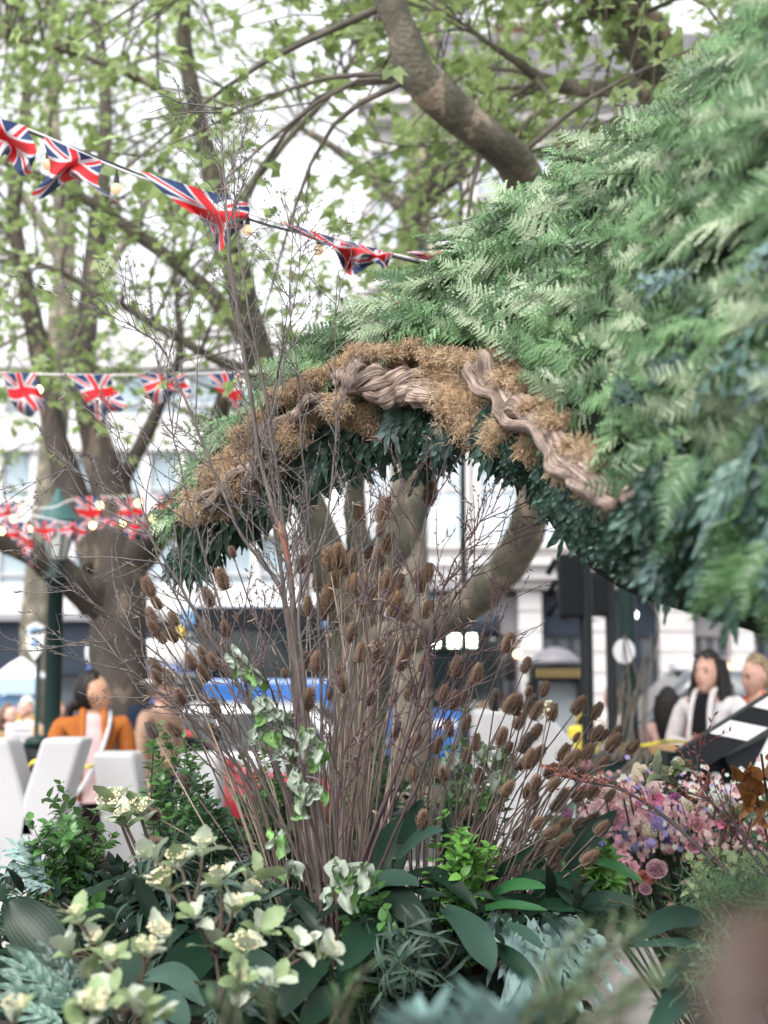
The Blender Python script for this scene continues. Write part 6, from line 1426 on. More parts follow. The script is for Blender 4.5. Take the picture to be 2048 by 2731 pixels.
# ------------------------------------------------------------------ teasels
M_TEAS = leafmat('teasel_head', (0.3, 0.205, 0.15), (0.17, 0.11, 0.08), rough=0.8, trans=0.25, spec=0.2, val=0.3, nscale=30)
M_TEASL = leafmat('teasel_head_pale', (0.36, 0.24, 0.155), (0.26, 0.165, 0.1), rough=0.8, trans=0.25, spec=0.2, val=0.3, nscale=30)
M_TEASD = leafmat('teasel_head_grey', (0.1, 0.085, 0.082), (0.15, 0.125, 0.12), rough=0.8, trans=0.1, spec=0.2, val=0.3, nscale=30)
M_TSTEM = mat('teasel_stem', (0.36, 0.285, 0.235), 0.8, (0.22, 0.165, 0.135), 20); M_TSTEMD = mat('teasel_stem_dark', (0.16, 0.12, 0.105), 0.8, (0.09, 0.066, 0.06), 20)
def teasel_mesh(seed):
    rs = random.Random(seed); b = MB(); prof = [(0.0, 0.0), (.62, .05), (.95, .22), (1, .42), (.92, .66), (.66, .88), (.2, 1.0)]; HL = 0.056
    b.lathe([(max(.01, r) * 0.0112, z * HL) for r, z in prof], (0, 0, 0), 12)
    n = 480
    for i in range(n):
        z = (i + .5) / n; r = interp([p[0] for p in prof], 0.04 + 0.94 * z) * 0.0118; a = i * 2.39996 + rs.uniform(-.25, .25)
        o = Vector((math.cos(a), math.sin(a), 0)); p = o * r * 0.9 + Vector((0, 0, z * HL)); dd = (o + Vector((rs.uniform(-.25, .25), rs.uniform(-.25, .25), lerp(-0.1, 1.5, z ** 2)))).normalized(); L = rs.uniform(0.0075, 0.0135)
        s = Vector((-math.sin(a), math.cos(a), 0)) * 0.0011; u = dd.cross(s).normalized() * 0.0011
        b.add([p - s - u, p + s - u, p + u, p + dd * L], [(0, 1, 3), (1, 2, 3), (2, 0, 3)], 1)
    return b
def bract_mesh(seed):
    rs = random.Random(seed); b = MB()
    for k in range(8):
        a = k * .785 + rs.uniform(-.3, .3); o = Vector((math.cos(a), math.sin(a), 0)); L = rs.uniform(.02, .055); q = [Vector((0, 0, 0)), o * .016 + Vector((0, 0, 0.001)), o * .024 + Vector((0, 0, L * .4)), o * (.022 + rs.uniform(-.006, .012)) + Vector((0, 0, L))]
        b.tube(spline(q, 8), [.0009, .0007, .0003], 4, cap=False)
    return b
M_TCORE = mat('teasel_core', (0.06, 0.036, 0.025), 0.9, (0.1, 0.06, 0.04), 90)
TH = [[teasel_mesh(400 + i).mesh('head', [M_TCORE, m]) for i in range(3)] for m in (M_TEAS, M_TEASL, M_TEASD)]; TB = [bract_mesh(500 + i).mesh('bracts', M_TSTEM) for i in range(4)]
TL = [(1147,1319),(1022,1362),(959,1373),(1015,1405),(1033,1452),(984,1474),(904,1485),(924,1510),(877,1492),(942,1480),(1011,1481),(823,1505),(801,1499),(895,1539),(946,1561),(977,1554),(986,1579),(1013,1554),(1035,1550),(1069,1546),(1143,1528),(1121,1557),(845,1554),(874,1601),(861,1626),(966,1612),(1054,1615),(1047,1586),(1080,1633),(821,1619),(940,1680),(1139,1626),
 (754,1782),(814,1756),(845,1760),(910,1782),(912,1820),(1007,1735),(962,1735),(1085,1731),(1074,1760),(1132,1767),(1101,1821),(1094,1843),(989,1857),(825,1857),(881,1836),(608,1775),
 (392,1559),(414,1602),(401,1636),(460,1646),(552,1587),(590,1538),(614,1457),(546,1670),(599,1673),(407,1670),(426,1695),(454,1689),(410,1772),(414,1800),(444,1800),(540,1741),(506,1760),(537,1788),(565,1757),(478,1852),(571,1883),(401,1942),(460,1942),(568,1948),
 (1219,1771),(1275,1789),(1260,1810),(1179,1850),(1213,1861),(1240,1850),(1357,1708),(1405,1769),(1454,1833),(1414,1830),(1322,1860),(1380,1873),(1363,1872),(1416,1872),(1434,1890),(1476,1893),(1389,1919),(1244,1922),(1184,1842),(1196,1935),(1270,1974),(1340,1959),(1431,1949),(1405,1977),(1354,1995),(1438,2007),(1247,2010),(1330,2026),(1401,2029),(1416,2017),(1277,2065),(1472,2050),(1368,2056),(1428,2083),(1102,2056),(1111,1974),(1169,1983),(1060,1944),(1164,2041),(1181,2059),
 (1548,1876),(1595,1891),(1595,1952),(1613,1958),(1650,1948),(1640,1975),(1545,1954),(1691,1989),(1570,2001),(1507,2003),(1531,2018),(1509,2040),(1609,2032),(1545,2059),(1470,2052),(1431,2083),(1480,2087),(1552,2114),(1588,2100),(1505,2118),(1630,2118),(1408,2106),(1246,2164),(1129,2179),(1357,2099),(1425,2120),(1428,2136),(1487,2142),(1586,2179),(1549,2195),(1610,2204),(1505,2195),(1478,2216),(1512,2235),(1478,2259),(1450,2253),(1580,2284),(1382,2222),(1438,2191),(1558,2337),(1330,2296),(1407,2284),(1481,2296),(1388,2475),
 (398,2167),(488,2074),(420,2247),(102,2377),(123,2404)]
SPECIAL = {(1147,1319): 'topmost teasel standing alone beside the green pole under the arch', (1022,1362): 'tall orange brown teasel just under the hanging leaves', (1357,1708): 'lone teasel standing against the white pilaster and red tail light', (1405,1769): 'lone teasel on a straight stem in front of the kiosk roof', (1548,1876): 'teasel in front of the yellow bag on a dark upright stem', (1691,1989): 'teasel farthest right on a long curved stem by the clapperboard', (1545,2059): 'teasel lying nearly level across the right spray', (614,1457): 'small teasel alone under the left tip of the arch', (590,1538): 'slim teasel between the arch tip and the left teasels', (552,1587): 'upright teasel in front of the white band of the office block', (940,1680): 'dark pointed teasel alone below the tall brown group', (754,1782): 'round teasel in front of the blue bus', (1580,2284): 'round teasel on a pale stem just above the glossy aspidistra leaves', (1558,2337): 'small teasel low at the tip of the aspidistra leaves', (1388,2475): 'teasel lying low among the blue fern leaves', (398,2167): 'dark teasel in front of the letter U', (488,2074): 'dark grey teasel leaning over the green shrub on the left', (420,2247): 'teasel nodding behind the cream flowers', (102,2377): 'upper of two low teasels at the far left', (123,2404): 'lower of two low teasels at the far left', (401,1942): 'dark grey teasel beside the hat wearer', (1246,2164): 'teasel above the small bright green shrub', (1129,2179): 'teasel low between the upright aspidistra leaves'}
GREY = {(401,1942),(488,2074),(1416,1872),(1405,1977),(1322,1860),(1240,1850),(881,1836),(1060,1944),(989,1857)}
def _grp(px, py):
    if py < 1640 and 780 < px < 1160: return 0
    if px < 700: return 1
    if px < 1150: return 2
    return 3 if py < 1900 or px < 1300 else 4
ORD = ['first', 'second', 'third', 'fourth', 'fifth', 'sixth', 'seventh', 'eighth', 'ninth', 'tenth', 'eleventh', 'twelfth']
GN = ['pale stemmed teasel group under the arch', 'left leaning teasels by the dark trunk', 'teasels among the birch twigs', 'teasels before the white letter', 'right leaning teasel spray']
ROW = {}
for g_ in range(5):
    m_ = sorted([p for p in TL if _grp(*p) == g_ and p not in SPECIAL], key=lambda p: p[1]); per = 6 if g_ < 4 else 7
    for r_ in range(0, len(m_), per):
        for c_, p in enumerate(sorted(m_[r_:r_ + per])): ROW[p] = '%s from left in row %s of the %s' % (ORD[c_], ['one', 'two', 'three', 'four', 'five', 'six', 'seven', 'eight'][r_ // per], GN[g_])
for i, (px, py) in enumerate(TL):
    rs = random.Random(i * 7 + 1); d = 3.3 + rs.uniform(-.22, .25); sz = rs.uniform(0.7, 0.98); kind = 0
    if py < 1640 and 780 < px < 1160: grp, lb = 'tall brown teasels under the arch', 'tall pale stemmed teasel in the brown group under the arch'; d = 3.55 + rs.uniform(-.15, .2); kind = 1 if rs.random() < 0.75 else 0; base = (905 + (px - 960) * 0.28, 2600, 3.4)
    elif px < 700: grp, lb = 'teasels leaning left by the dark trunk', 'teasel leaning left in front of the dark forked trunk'; base = (800 + (px - 500) * 0.2, 2600, 3.35)
    elif px < 1150: grp, lb = 'teasels among the twig bases', 'teasel tangled among the birch twigs in the middle'; base = (910 + (px - 900) * 0.25, 2600, 3.3)
    elif py < 1900 or px < 1300: grp, lb = 'teasels against the white letter', 'teasel standing in front of the white letter with clipped corners'; base = (1120 + (px - 1150) * 0.3, 2600, 3.3)
    else: grp, lb = 'teasels leaning right over the flowers', 'dark teasel in the dense spray leaning right towards the flowers'; base = (1180 + (px - 1300) * 0.36, 2600, 3.3)
    lb = SPECIAL.get((px, py), ROW.get((px, py), lb))
    if (px, py) in GREY: kind = 2
    hc = P(px, py, d); bs_ = P(*base); mid = bs_.lerp(hc, 0.5) + Vector((rs.uniform(-.06, .06) - (hc.x - bs_.x) * 0.1, rs.uniform(-.05, .05), 0.04))
    st = [bs_, mid, hc]
    if (px, py) == (1691, 1989): st = [P(1230, 2600, 3.3), P(1400, 2300, 3.25), P(1560, 2075, 3.22), P(1640, 2035, 3.2), hc]
    if (px, py) == (1545, 2059): st = [P(1330, 2600, 3.3), P(1390, 2300, 3.25), P(1440, 2090, 3.22), hc]
    if px < 130: st = [P(px + 160, py + 160, d), P(px + 90, py + 50, d), hc]
    if (px, py) == (1388, 2475): st = [P(1300, 2620, 3.1), P(1350, 2540, 3.0), hc]; 
    sp_ = spline(st, 16); ax = (sp_[-1] - sp_[-3]).normalized()
    if py < 1640 and rs.random() < 0.5: ax = (ax + Vector((rs.uniform(-.3, .3), rs.uniform(-.3, .1), .2))).normalized()
    t = thing('teasel', lb, 'teasel', tuple(st[0]), None if (px, py) in SPECIAL else grp)
    b = MB(); hb = hc - ax * 0.031 * sz; sp_[-1] = hb; b.tube(sp_, [.0027, .0024, .002, .0016], 6)
    b.build('stem', M_TSTEM if (kind == 1 or rs.random() < 0.3) and px < 1150 else M_TSTEMD, t)
    small = 0.62 if (px, py) in ((1414, 1830), (614, 1457), (754, 1782), (1558, 2337), (881, 1836), (913, 1820), (1545, 1954)) else 1
    M = Matrix.Translation(hb) @ ax.to_track_quat('Z', 'Y').to_matrix().to_4x4() @ Matrix.Rotation(rs.uniform(0, 6), 4, 'Z') @ Matrix.Scale(sz * small * (1.16 if kind == 1 else .86), 4)
    inst('head', TH[kind][i % 3], t, M); inst('bracts', TB[i % 4], t, M)
# loose dry stalks in the heart of the spray
tb = thing('dry_stalk_bundle', 'bundle of pale dry stalks standing between the birch stems and teasels', 'stalks', PZ(930, 3.4, 0.87))
for k in range(15):
    px = random.gauss(930, 60); sp = U(-1, 1); pts = [P(px, 2600, 3.35 + U(-.1, .15)), P(px + sp * 40, 2200, 3.4 + U(-.1, .15)), P(px + sp * 110 + U(-30, 30), U(1600, 1950), 3.45 + U(-.15, .15))]
    b = MB(); b.tube(spline(pts, 10), [.0028, .0022, .0014], 5); b.build('stalk', M_TSTEM if k % 3 else M_TSTEMD, tb)
tb = thing('dry_stalk_bundle', 'bundle of dark dry stalks leaning right under the dense teasels', 'stalks', PZ(1300, 3.35, 0.87))
for k in range(10):
    px = U(1170, 1400); pts = [P(px, 2600, 3.35 + U(-.1, .15)), P(px + 40 + (px - 1280) * .3, 2300, 3.4 + U(-.1, .15)), P(px + 80 + (px - 1250) * 0.6 + U(-20, 40), U(2050, 2200), 3.4 + U(-.15, .15))]
    b = MB(); b.tube(spline(pts, 10), [.0026, .002, .0014], 5); b.build('stalk', M_TSTEMD, tb)
# ================================================================== shrubs, cut branches and flowers
M_PRIV = leafmat('shrub_leaf', (0.035, 0.115, 0.03), (0.08, 0.19, 0.05), back=(0.11, 0.2, 0.08), rough=0.35, trans=0.3, val=0.35, nscale=6)
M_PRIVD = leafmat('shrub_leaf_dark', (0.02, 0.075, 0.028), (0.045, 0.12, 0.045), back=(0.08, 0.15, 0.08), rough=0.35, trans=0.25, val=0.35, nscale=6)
M_PRIVB = leafmat('shrub_leaf_bright', (0.09, 0.26, 0.04), (0.15, 0.33, 0.07), back=(0.17, 0.32, 0.11), rough=0.35, trans=0.35, val=0.25, nscale=6)
M_GLAUC = leafmat('glaucous_leaf', (0.08, 0.15, 0.14), (0.13, 0.21, 0.2), back=(0.17, 0.25, 0.24), rough=0.5, trans=0.15, val=0.3, nscale=6, spec=0.25)
M_EUC = leafmat('willow_leaf', (0.028, 0.056, 0.042), (0.055, 0.09, 0.072), back=(0.07, 0.11, 0.088), rough=0.5, trans=0.15, val=0.3, nscale=6, spec=0.25)
M_LIME = leafmat('pale_lime_leaf', (0.26, 0.36, 0.16), (0.36, 0.45, 0.25), back=(0.38, 0.46, 0.3), rough=0.4, trans=0.3, val=0.2, nscale=6)
def shrub(name, label, cat_, stems, base, nleaf, L, W, m, jit=0.05, stemm=None, group=None, droop=0.3, upb=0.6, whorl=2, nm='foliage', mesh_only=None):
    """stems: list of tip points (px, py, d); each stem carries paired leaves."""
    rt = Vector(base); t = thing(name, label, cat_, tuple(rt), group); st = MB(); lv = MB()
    for s in stems:
        tip = P(*s) + rvec() * jit * 0.5; mid = rt.lerp(tip, 0.55) + rvec() * jit + Vector((0, 0, 0.05)); q = spline([rt + rvec() * 0.015, mid, tip], 14); st.tube(q, [.0028, .002, .0008], 5, cap=False)
        for k in range(nleaf):
            f = lerp(0.25, 1.0, ((k + U(0, 1)) / nleaf) ** 0.8); i = min(int(f * 13), 12); p = q[i].lerp(q[i + 1], U(0, 1)); ax = (q[i + 1] - q[i]).normalized(); a0 = U(0, 6.28); u = perp(ax); v = ax.cross(u)
            for w in range(whorl):
                a = a0 + 6.283 * w / whorl; o = u * math.cos(a) + v * math.sin(a); dd = o + ax * upb + rvec() * 0.2; sc = U(0.7, 1.15)
                lv.leaf(p, dd, ax + Vector((0, -0.25, .5)) + rvec() * .3, L * sc, W * sc, 4, droop, 0.25)
    st.build('stems', stemm or M_STEMG, t); lv.build(nm, m, t); return t
def fan(cx, cy, rx, ry, n, d, dj=0.12): return [(cx + random.gauss(0, rx * .55), cy + random.gauss(0, ry * .55), d + U(-dj, dj)) for _ in range(n)]
B0 = lambda px, d: (X(px, d), d, 0.87)
shrub('green_shrub', 'leafy mid green shrub in front of the letter Y', 'shrub', fan(190, 2260, 120, 130, 34, 3.5, .2) + [(120, 2190, 3.4), (190, 2150, 3.5), (250, 2190, 3.4), (80, 2270, 3.4), (330, 2210, 3.5)], B0(240, 3.5), 15, .034, .02, M_PRIV)
shrub('green_shrub', 'tall leafy green shrub standing before the letter U', 'shrub', fan(455, 2080, 70, 150, 30, 3.75, .2) + [(440, 1930, 3.7), (470, 1960, 3.7), (400, 2030, 3.7), (520, 1990, 3.8)], B0(520, 3.75), 16, .03, .017, M_PRIV)
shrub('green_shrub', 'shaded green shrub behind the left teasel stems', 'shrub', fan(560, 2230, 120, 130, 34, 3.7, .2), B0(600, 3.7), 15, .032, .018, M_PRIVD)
shrub('green_shrub', 'green shrub behind the thick birch stems', 'shrub', fan(740, 2120, 110, 170, 34, 3.8, .2), B0(760, 3.8), 15, .032, .019, M_PRIV)
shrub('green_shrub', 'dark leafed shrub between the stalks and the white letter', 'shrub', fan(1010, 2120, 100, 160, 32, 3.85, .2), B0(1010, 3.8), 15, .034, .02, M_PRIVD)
shrub('green_shrub', 'shrub of green leaves hiding the foot of the white letter', 'shrub', fan(1240, 2130, 120, 130, 34, 3.9, .2) + [(1300, 1975, 3.8), (1330, 2000, 3.8), (1210, 1960, 3.8)], B0(1230, 3.8), 14, .036, .021, M_PRIV)
shrub('green_shrub', 'small bright green shrub between the upright aspidistra leaves', 'shrub', fan(1230, 2275, 55, 80, 20, 3.15, .08) + [(1195, 2185, 3.15), (1260, 2200, 3.15), (1250, 2355, 3.05)], B0(1220, 3.2), 11, .03, .018, M_PRIVB)
shrub('green_shrub', 'fresh green shoots beside the pink flowers', 'shrub', fan(1610, 2300, 45, 55, 16, 3.6, .1), B0(1500, 3.6), 12, .045, .015, M_PRIVB, whorl=3)
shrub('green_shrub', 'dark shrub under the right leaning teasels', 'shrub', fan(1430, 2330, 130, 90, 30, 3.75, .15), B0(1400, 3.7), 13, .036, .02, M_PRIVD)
shrub('green_shrub', 'pale lime leafed shrub at the right above the feathery plant', 'shrub', fan(1960, 2315, 90, 40, 24, 3.1, .1) + [(1850, 2320, 3.05), (1870, 2345, 3.0)], (X(2120, 3.1), 3.1, .8), 11, .034, .021, M_LIME, jit=.07)
shrub('green_shrub', 'green shoots low in the centre under the wilted leaves', 'shrub', fan(990, 2440, 60, 45, 14, 3.0, .06) + [(1000, 2370, 3.0), (960, 2480, 2.95)], B0(980, 3.05), 8, .034, .022, M_PRIV)
shrub('willow_spray', 'spray of long grey green willow leaves behind the cream flowers', 'foliage', fan(470, 2290, 90, 70, 18, 3.15, .1), B0(520, 3.1), 13, .085, .013, M_EUC, droop=0.8, upb=0.3, whorl=2)
shrub('willow_spray', 'spray of narrow willow leaves hanging dark under the aspidistra', 'foliage', [(1080 + U(-90, 130), U(2520, 2680), U(2.75, 2.95)) for _ in range(9)], (X(1090, 3.0), 3.0, 1.02), 9, .075, .008, M_EUC, droop=0.7, upb=0.5)
shrub('willow_spray', 'narrow grey leaves at the middle left below the twig bases', 'foliage', [(640 + U(-90, 120), U(2420, 2640), U(2.9, 3.05)) for _ in range(14)], (X(660, 3.0), 3.05, 1.05), 12, .075, .012, M_EUC, droop=0.6, upb=0.5)
# dense dark growth filling the bed
lv = MB()
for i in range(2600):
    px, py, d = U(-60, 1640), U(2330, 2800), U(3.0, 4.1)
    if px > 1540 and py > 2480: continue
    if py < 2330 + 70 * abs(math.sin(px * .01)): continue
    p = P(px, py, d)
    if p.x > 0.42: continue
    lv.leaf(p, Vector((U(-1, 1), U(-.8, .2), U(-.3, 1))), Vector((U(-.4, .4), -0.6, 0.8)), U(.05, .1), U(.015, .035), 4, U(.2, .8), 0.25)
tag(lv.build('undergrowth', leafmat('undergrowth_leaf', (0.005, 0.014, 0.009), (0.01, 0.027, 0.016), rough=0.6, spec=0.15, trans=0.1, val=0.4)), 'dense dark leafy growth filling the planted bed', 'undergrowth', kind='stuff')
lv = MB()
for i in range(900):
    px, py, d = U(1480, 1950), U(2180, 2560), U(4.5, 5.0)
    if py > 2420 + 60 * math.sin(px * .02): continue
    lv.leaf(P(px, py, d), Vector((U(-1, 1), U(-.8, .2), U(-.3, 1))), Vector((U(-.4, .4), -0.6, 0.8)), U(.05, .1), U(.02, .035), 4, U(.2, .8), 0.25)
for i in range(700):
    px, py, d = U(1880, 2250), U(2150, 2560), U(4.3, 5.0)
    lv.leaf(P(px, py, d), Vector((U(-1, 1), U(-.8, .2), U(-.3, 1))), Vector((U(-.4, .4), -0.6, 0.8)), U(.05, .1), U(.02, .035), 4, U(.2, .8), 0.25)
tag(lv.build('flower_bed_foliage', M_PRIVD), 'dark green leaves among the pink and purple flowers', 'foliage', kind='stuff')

# blue star ferns lying in the bed
def starfern(label, items, m, root):
    t = thing('blue_star_fern', label, 'fern', root)
    for (bx, by, tx, ty, d0, d1) in items:
        a, c = P(bx, by, d0), P(tx, ty, d1); L = (c - a).length
        inst('frond', STAR_ME[m][random.randrange(6)], t, frame(a, c - a + Vector((0, 0, .02)), Vector((U(-.2, .2), -0.7, 0.7)), (L * 0.95, L, L)))
        b = MB(); r = Vector(root); b.tube(spline([r, r.lerp(a, .5) + Vector((0, .02, .03)), a], 8), .002, 4); b.build('stalk', M_STEMG, t)
starfern('pale blue fern fronds spilling under the right aspidistra leaves', [(1400, 2440, 1520, 2660, 3.1, 2.9), (1380, 2460, 1420, 2640, 3.1, 2.9), (1430, 2420, 1620, 2560, 3.2, 3.0), (1360, 2440, 1340, 2560, 3.1, 3.0), (1450, 2420, 1560, 2640, 3.1, 2.95), (1420, 2400, 1500, 2500, 3.3, 3.1), (1330, 2420, 1300, 2540, 3.2, 3.0)], 1, PZ(1400, 3.2, .87))
starfern('dark blue fern fronds at the lower left corner', [(200, 2680, 10, 2560, 2.6, 2.6), (220, 2700, -20, 2640, 2.6, 2.55), (180, 2740, 20, 2700, 2.5, 2.5), (240, 2660, 90, 2540, 2.7, 2.7), (200, 2730, 150, 2600, 2.6, 2.6)], 0, PZ(260, 2.7, .87))
starfern('pale blue fern fronds at the left edge below the letter Y', [(130, 2340, 10, 2240, 3.4, 3.4), (140, 2350, -10, 2310, 3.4, 3.4), (120, 2370, 60, 2250, 3.4, 3.4), (150, 2370, 10, 2370, 3.3, 3.3)], 1, PZ(170, 3.4, .87))
starfern('dark blue fern fronds in the centre foreground', [(520, 2640, 640, 2720, 2.7, 2.6), (560, 2620, 700, 2660, 2.7, 2.65), (600, 2660, 560, 2740, 2.6, 2.55), (620, 2600, 760, 2620, 2.8, 2.75)], 0, PZ(560, 2.8, .87))

# ------------------------------------------------------------------ whitebeam cut branches with cream flower heads
M_WB = leafmat('whitebeam_leaf', (0.17, 0.25, 0.1), (0.26, 0.34, 0.18), back=(0.42, 0.48, 0.37), rough=0.55, trans=0.3, val=0.15, nscale=14, veins=-.18)
M_WBP = leafmat('whitebeam_leaf_felted', (0.36, 0.41, 0.31), (0.46, 0.5, 0.42), back=(0.26, 0.33, 0.18), rough=0.6, trans=0.25, val=0.12, nscale=14, veins=-.14)
M_CREAM = mat('cream_floret', (0.68, 0.62, 0.44), 0.7, (0.58, 0.52, 0.33), 60)
def wbleaf(mb, p, d, up, L, W): mb.leaf(p, d, up, L, W, 10, U(-.1, .45), U(.1, .4), 0.04, lambda t: max(0.03, math.sin(math.pi * min(1, t * .93 + .05)) ** .75), 0, 2, 0, 0.16)
_wl = []
for i in range(4):
    b = MB(); wbleaf(b, (0, 0, 0), (0, 1, 0), (0, 0, 1), 1.0, 0.72); _wl.append(b)
WB_ME = [[w.mesh('leaf', m) for w in _wl] for m in (M_WB, M_WBP)]
_fb = MB()
for i in range(60):
    a, r = U(0, 6.28), math.sqrt(U(0, 1)); p = Vector((r * math.cos(a), r * math.sin(a), 0.35 * (1 - r * r) + U(-.06, .06))); _fb.ell(p, U(.07, .11), 6, 4)
    if i % 3 == 0: _fb.tube([(0, 0, -.5), p * .6 - Vector((0, 0, .2)), p], .02, 3, cap=False)
FLH = _fb.mesh('flower_head', M_CREAM)
def whitebeam(label, base, clusters, Lpx=74, grp=None, felt=0.42, nl=5):
    rt = P(*base); t = thing('whitebeam_branch', label, 'branch', tuple(rt), grp)
    for (px, py, d, par, fl) in clusters:
        c = P(px, py, d); o = P(*par); m_ = o.lerp(c, .5) + rvec() * .008; b = MB(); b.tube(spline([o, m_, c], 8), [S(8, d), S(5, d), S(4, d)], 6); b.build('stem', M_STEMB, t)
        ax = (c - m_).normalized(); ax = (ax + Vector((0, -.15, .5))).normalized(); u = perp(ax); v = ax.cross(u); a0 = U(0, 6)
        for k in range(nl):
            a = a0 + k * 6.283 / nl + U(-.3, .3); oo = u * math.cos(a) + v * math.sin(a); up_ = U(.4, 1.6); L = S(Lpx, d) * U(.75, 1.15)
            dd = (oo + ax * up_).normalized(); inst('leaf', WB_ME[1 if random.random() < felt else 0][k % 4], t, frame(c - ax * S(14, d) * (k % 3), dd, ax - oo * (.6 if up_ > .7 else -0.1), L))
        if not fl and random.random() < .25: fl = U(16, 24)
        if fl: inst('flower_head', FLH, t, Matrix.Translation(c + ax * S(26, d)) @ (ax + Vector((0, -.5, .2))).to_track_quat('Z', 'Y').to_matrix().to_4x4() @ Matrix.Scale(S(fl, d), 4))
    return t
d = 2.5; b_ = (575, 2560, d)
whitebeam('tall whitebeam branch with pale leaves and cream flower heads in the left foreground', (580, 2850, 2.45), [
    (572, 2520, d, (580, 2850, 2.45), 0), (480, 2300, d, b_, 34), (540, 2265, 2.55, (520, 2400, d), 30), (440, 2360, d, (510, 2440, d), 40), (585, 2350, d, b_, 26), (660, 2380, 2.55, (560, 2480, d), 0), (690, 2335, 2.6, (600, 2430, d), 0), (625, 2420, 2.45, (575, 2540, d), 0), (405, 2285, 2.55, (450, 2370, d), 24), (650, 2530, 2.4, (580, 2700, 2.45), 36), (700, 2480, 2.45, (620, 2600, d), 0), (800, 2520, 2.4, (600, 2720, 2.45), 0), (865, 2540, 2.4, (740, 2600, 2.42), 22), (740, 2610, 2.35, (600, 2720, 2.45), 0), (640, 2620, 2.35, (585, 2760, 2.45), 20), (520, 2440, 2.45, b_, 0)])
d = 2.35
whitebeam('lower whitebeam branch with silvery upright leaves at the left', (330, 2850, 2.3), [
    (210, 2450, d, (300, 2600, d), 0), (180, 2530, d, (300, 2640, d), 0), (260, 2520, d, (320, 2640, d), 22), (420, 2500, d, (370, 2620, 2.33), 34), (390, 2540, 2.3, (340, 2700, 2.31), 30), (300, 2560, 2.3, (330, 2720, 2.31), 18), (245, 2600, d, (320, 2700, 2.31), 0), (300, 2640, 2.25, (330, 2760, 2.3), 0)])
whitebeam('whitebeam branch with a large cream flower head at the bottom left', (290, 2900, 2.0), [
    (255, 2690, 2.0, (290, 2900, 2.0), 42), (370, 2680, 2.02, (300, 2860, 2.0), 0), (400, 2720, 2.02, (300, 2880, 2.0), 0), (220, 2740, 1.98, (280, 2880, 2.0), 0)], 88)
whitebeam('small whitebeam sprig at the very corner of the lower left', (30, 2900, 2.0), [(40, 2700, 2.0, (30, 2900, 2.0), 34)], 70)
whitebeam('whitebeam sprig with two cream flower heads in front of the letter U', (420, 2420, 3.2), [(305, 2150, 3.2, (420, 2420, 3.2), 44), (375, 2175, 3.2, (410, 2350, 3.2), 40), (330, 2190, 3.15, (400, 2350, 3.2), 0)], 78, felt=.3)
whitebeam('fresh green whitebeam sprig above the pink flowers', (1905, 2330, 3.1), [(1792, 2080, 3.1, (1860, 2140, 3.1), 0), (1800, 2052, 3.1, (1792, 2085, 3.1), 13), (1760, 2060, 3.1, (1800, 2090, 3.1), 12), (1950, 2170, 3.05, (1905, 2330, 3.1), 16), (1985, 2180, 3.05, (1950, 2230, 3.05), 0)], 62, felt=.15, nl=4)

# wilted leaves hanging on the twigs
_wm = []
for i in range(4):
    b = MB(); leafpath(b, [(0, 0, 0), (U(-.1, .1), U(.03, .12), -.3), (U(-.15, .15), U(-.1, .1), -.7), (U(-.1, .1), .05, -1)], .5, (U(-.5, .5), -1, .1), 14, 2, 0.9, wave=.24); _wm.append(b)
WIL = [[w.mesh('wilted_leaf', m) for w in _wm] for m in (leafmat('wilted_silver_leaf', (0.26, 0.32, 0.25), (0.37, 0.42, 0.36), back=(0.16, 0.28, 0.1), rough=.6, trans=.2, val=.15), leafmat('wilted_green_leaf', (0.13, 0.28, 0.08), (0.2, 0.36, 0.12), back=(0.46, 0.53, 0.42), rough=.5, trans=.25, val=.2))]
def wilted(label, pts, Lpx=64):
    d = pts[0][2]; t = thing('wilted_sprig', label, 'sprig', tuple(P(*pts[0])), 'wilted leaf sprigs on the twigs'); b = MB(); b.tube(spline([P(*p) for p in pts], 16), .0018, 5); b.build('stem', M_TWG, t)
    for p in pts:
        for k in range(random.randint(4, 6)):
            s = P(*p) + rvec() * .014; M = Matrix.Translation(s) @ Euler((U(-.5, .5), U(-.7, .7), U(-1.2, 1.2))).to_matrix().to_4x4() @ Matrix.Scale(S(Lpx, d) * U(.6, 1.1), 4)
            inst('wilted_leaf', WIL[0 if random.random() < .66 else 1][random.randrange(4)], t, M)
wilted('wilted silvery leaves on the twigs in front of the blue bus', [(620, 1735, 3.0), (645, 1760, 3.0), (665, 1790, 3.0)])
wilted('long chain of wilted pale leaves left of the thick birch stem', [(700, 1850, 3.0), (725, 1895, 3.0), (700, 1930, 3.0), (745, 1945, 3.0), (770, 1985, 3.0)])
wilted('wilted white and green leaves beside the thick birch stem', [(820, 1950, 3.0), (850, 1990, 3.0), (790, 2060, 3.0), (850, 2080, 3.0), (810, 2120, 3.0)])
wilted('single pair of wilted leaves at the left of the twig bases', [(735, 2215, 3.0), (765, 2300, 3.0)])
wilted('crumpled silver leaves hanging in front of the aspidistra', [(888, 2300, 2.9), (930, 2310, 2.9), (975, 2315, 2.9), (900, 2360, 2.9)], 76)
wilted('wilted white leaves against the white letter', [(1290, 1990, 3.3), (1345, 2000, 3.3), (1330, 2060, 3.3)])
wilted('wilted leaves low behind the right teasels', [(1195, 2010, 3.4), (1260, 2090, 3.4), (1315, 2110, 3.4)])

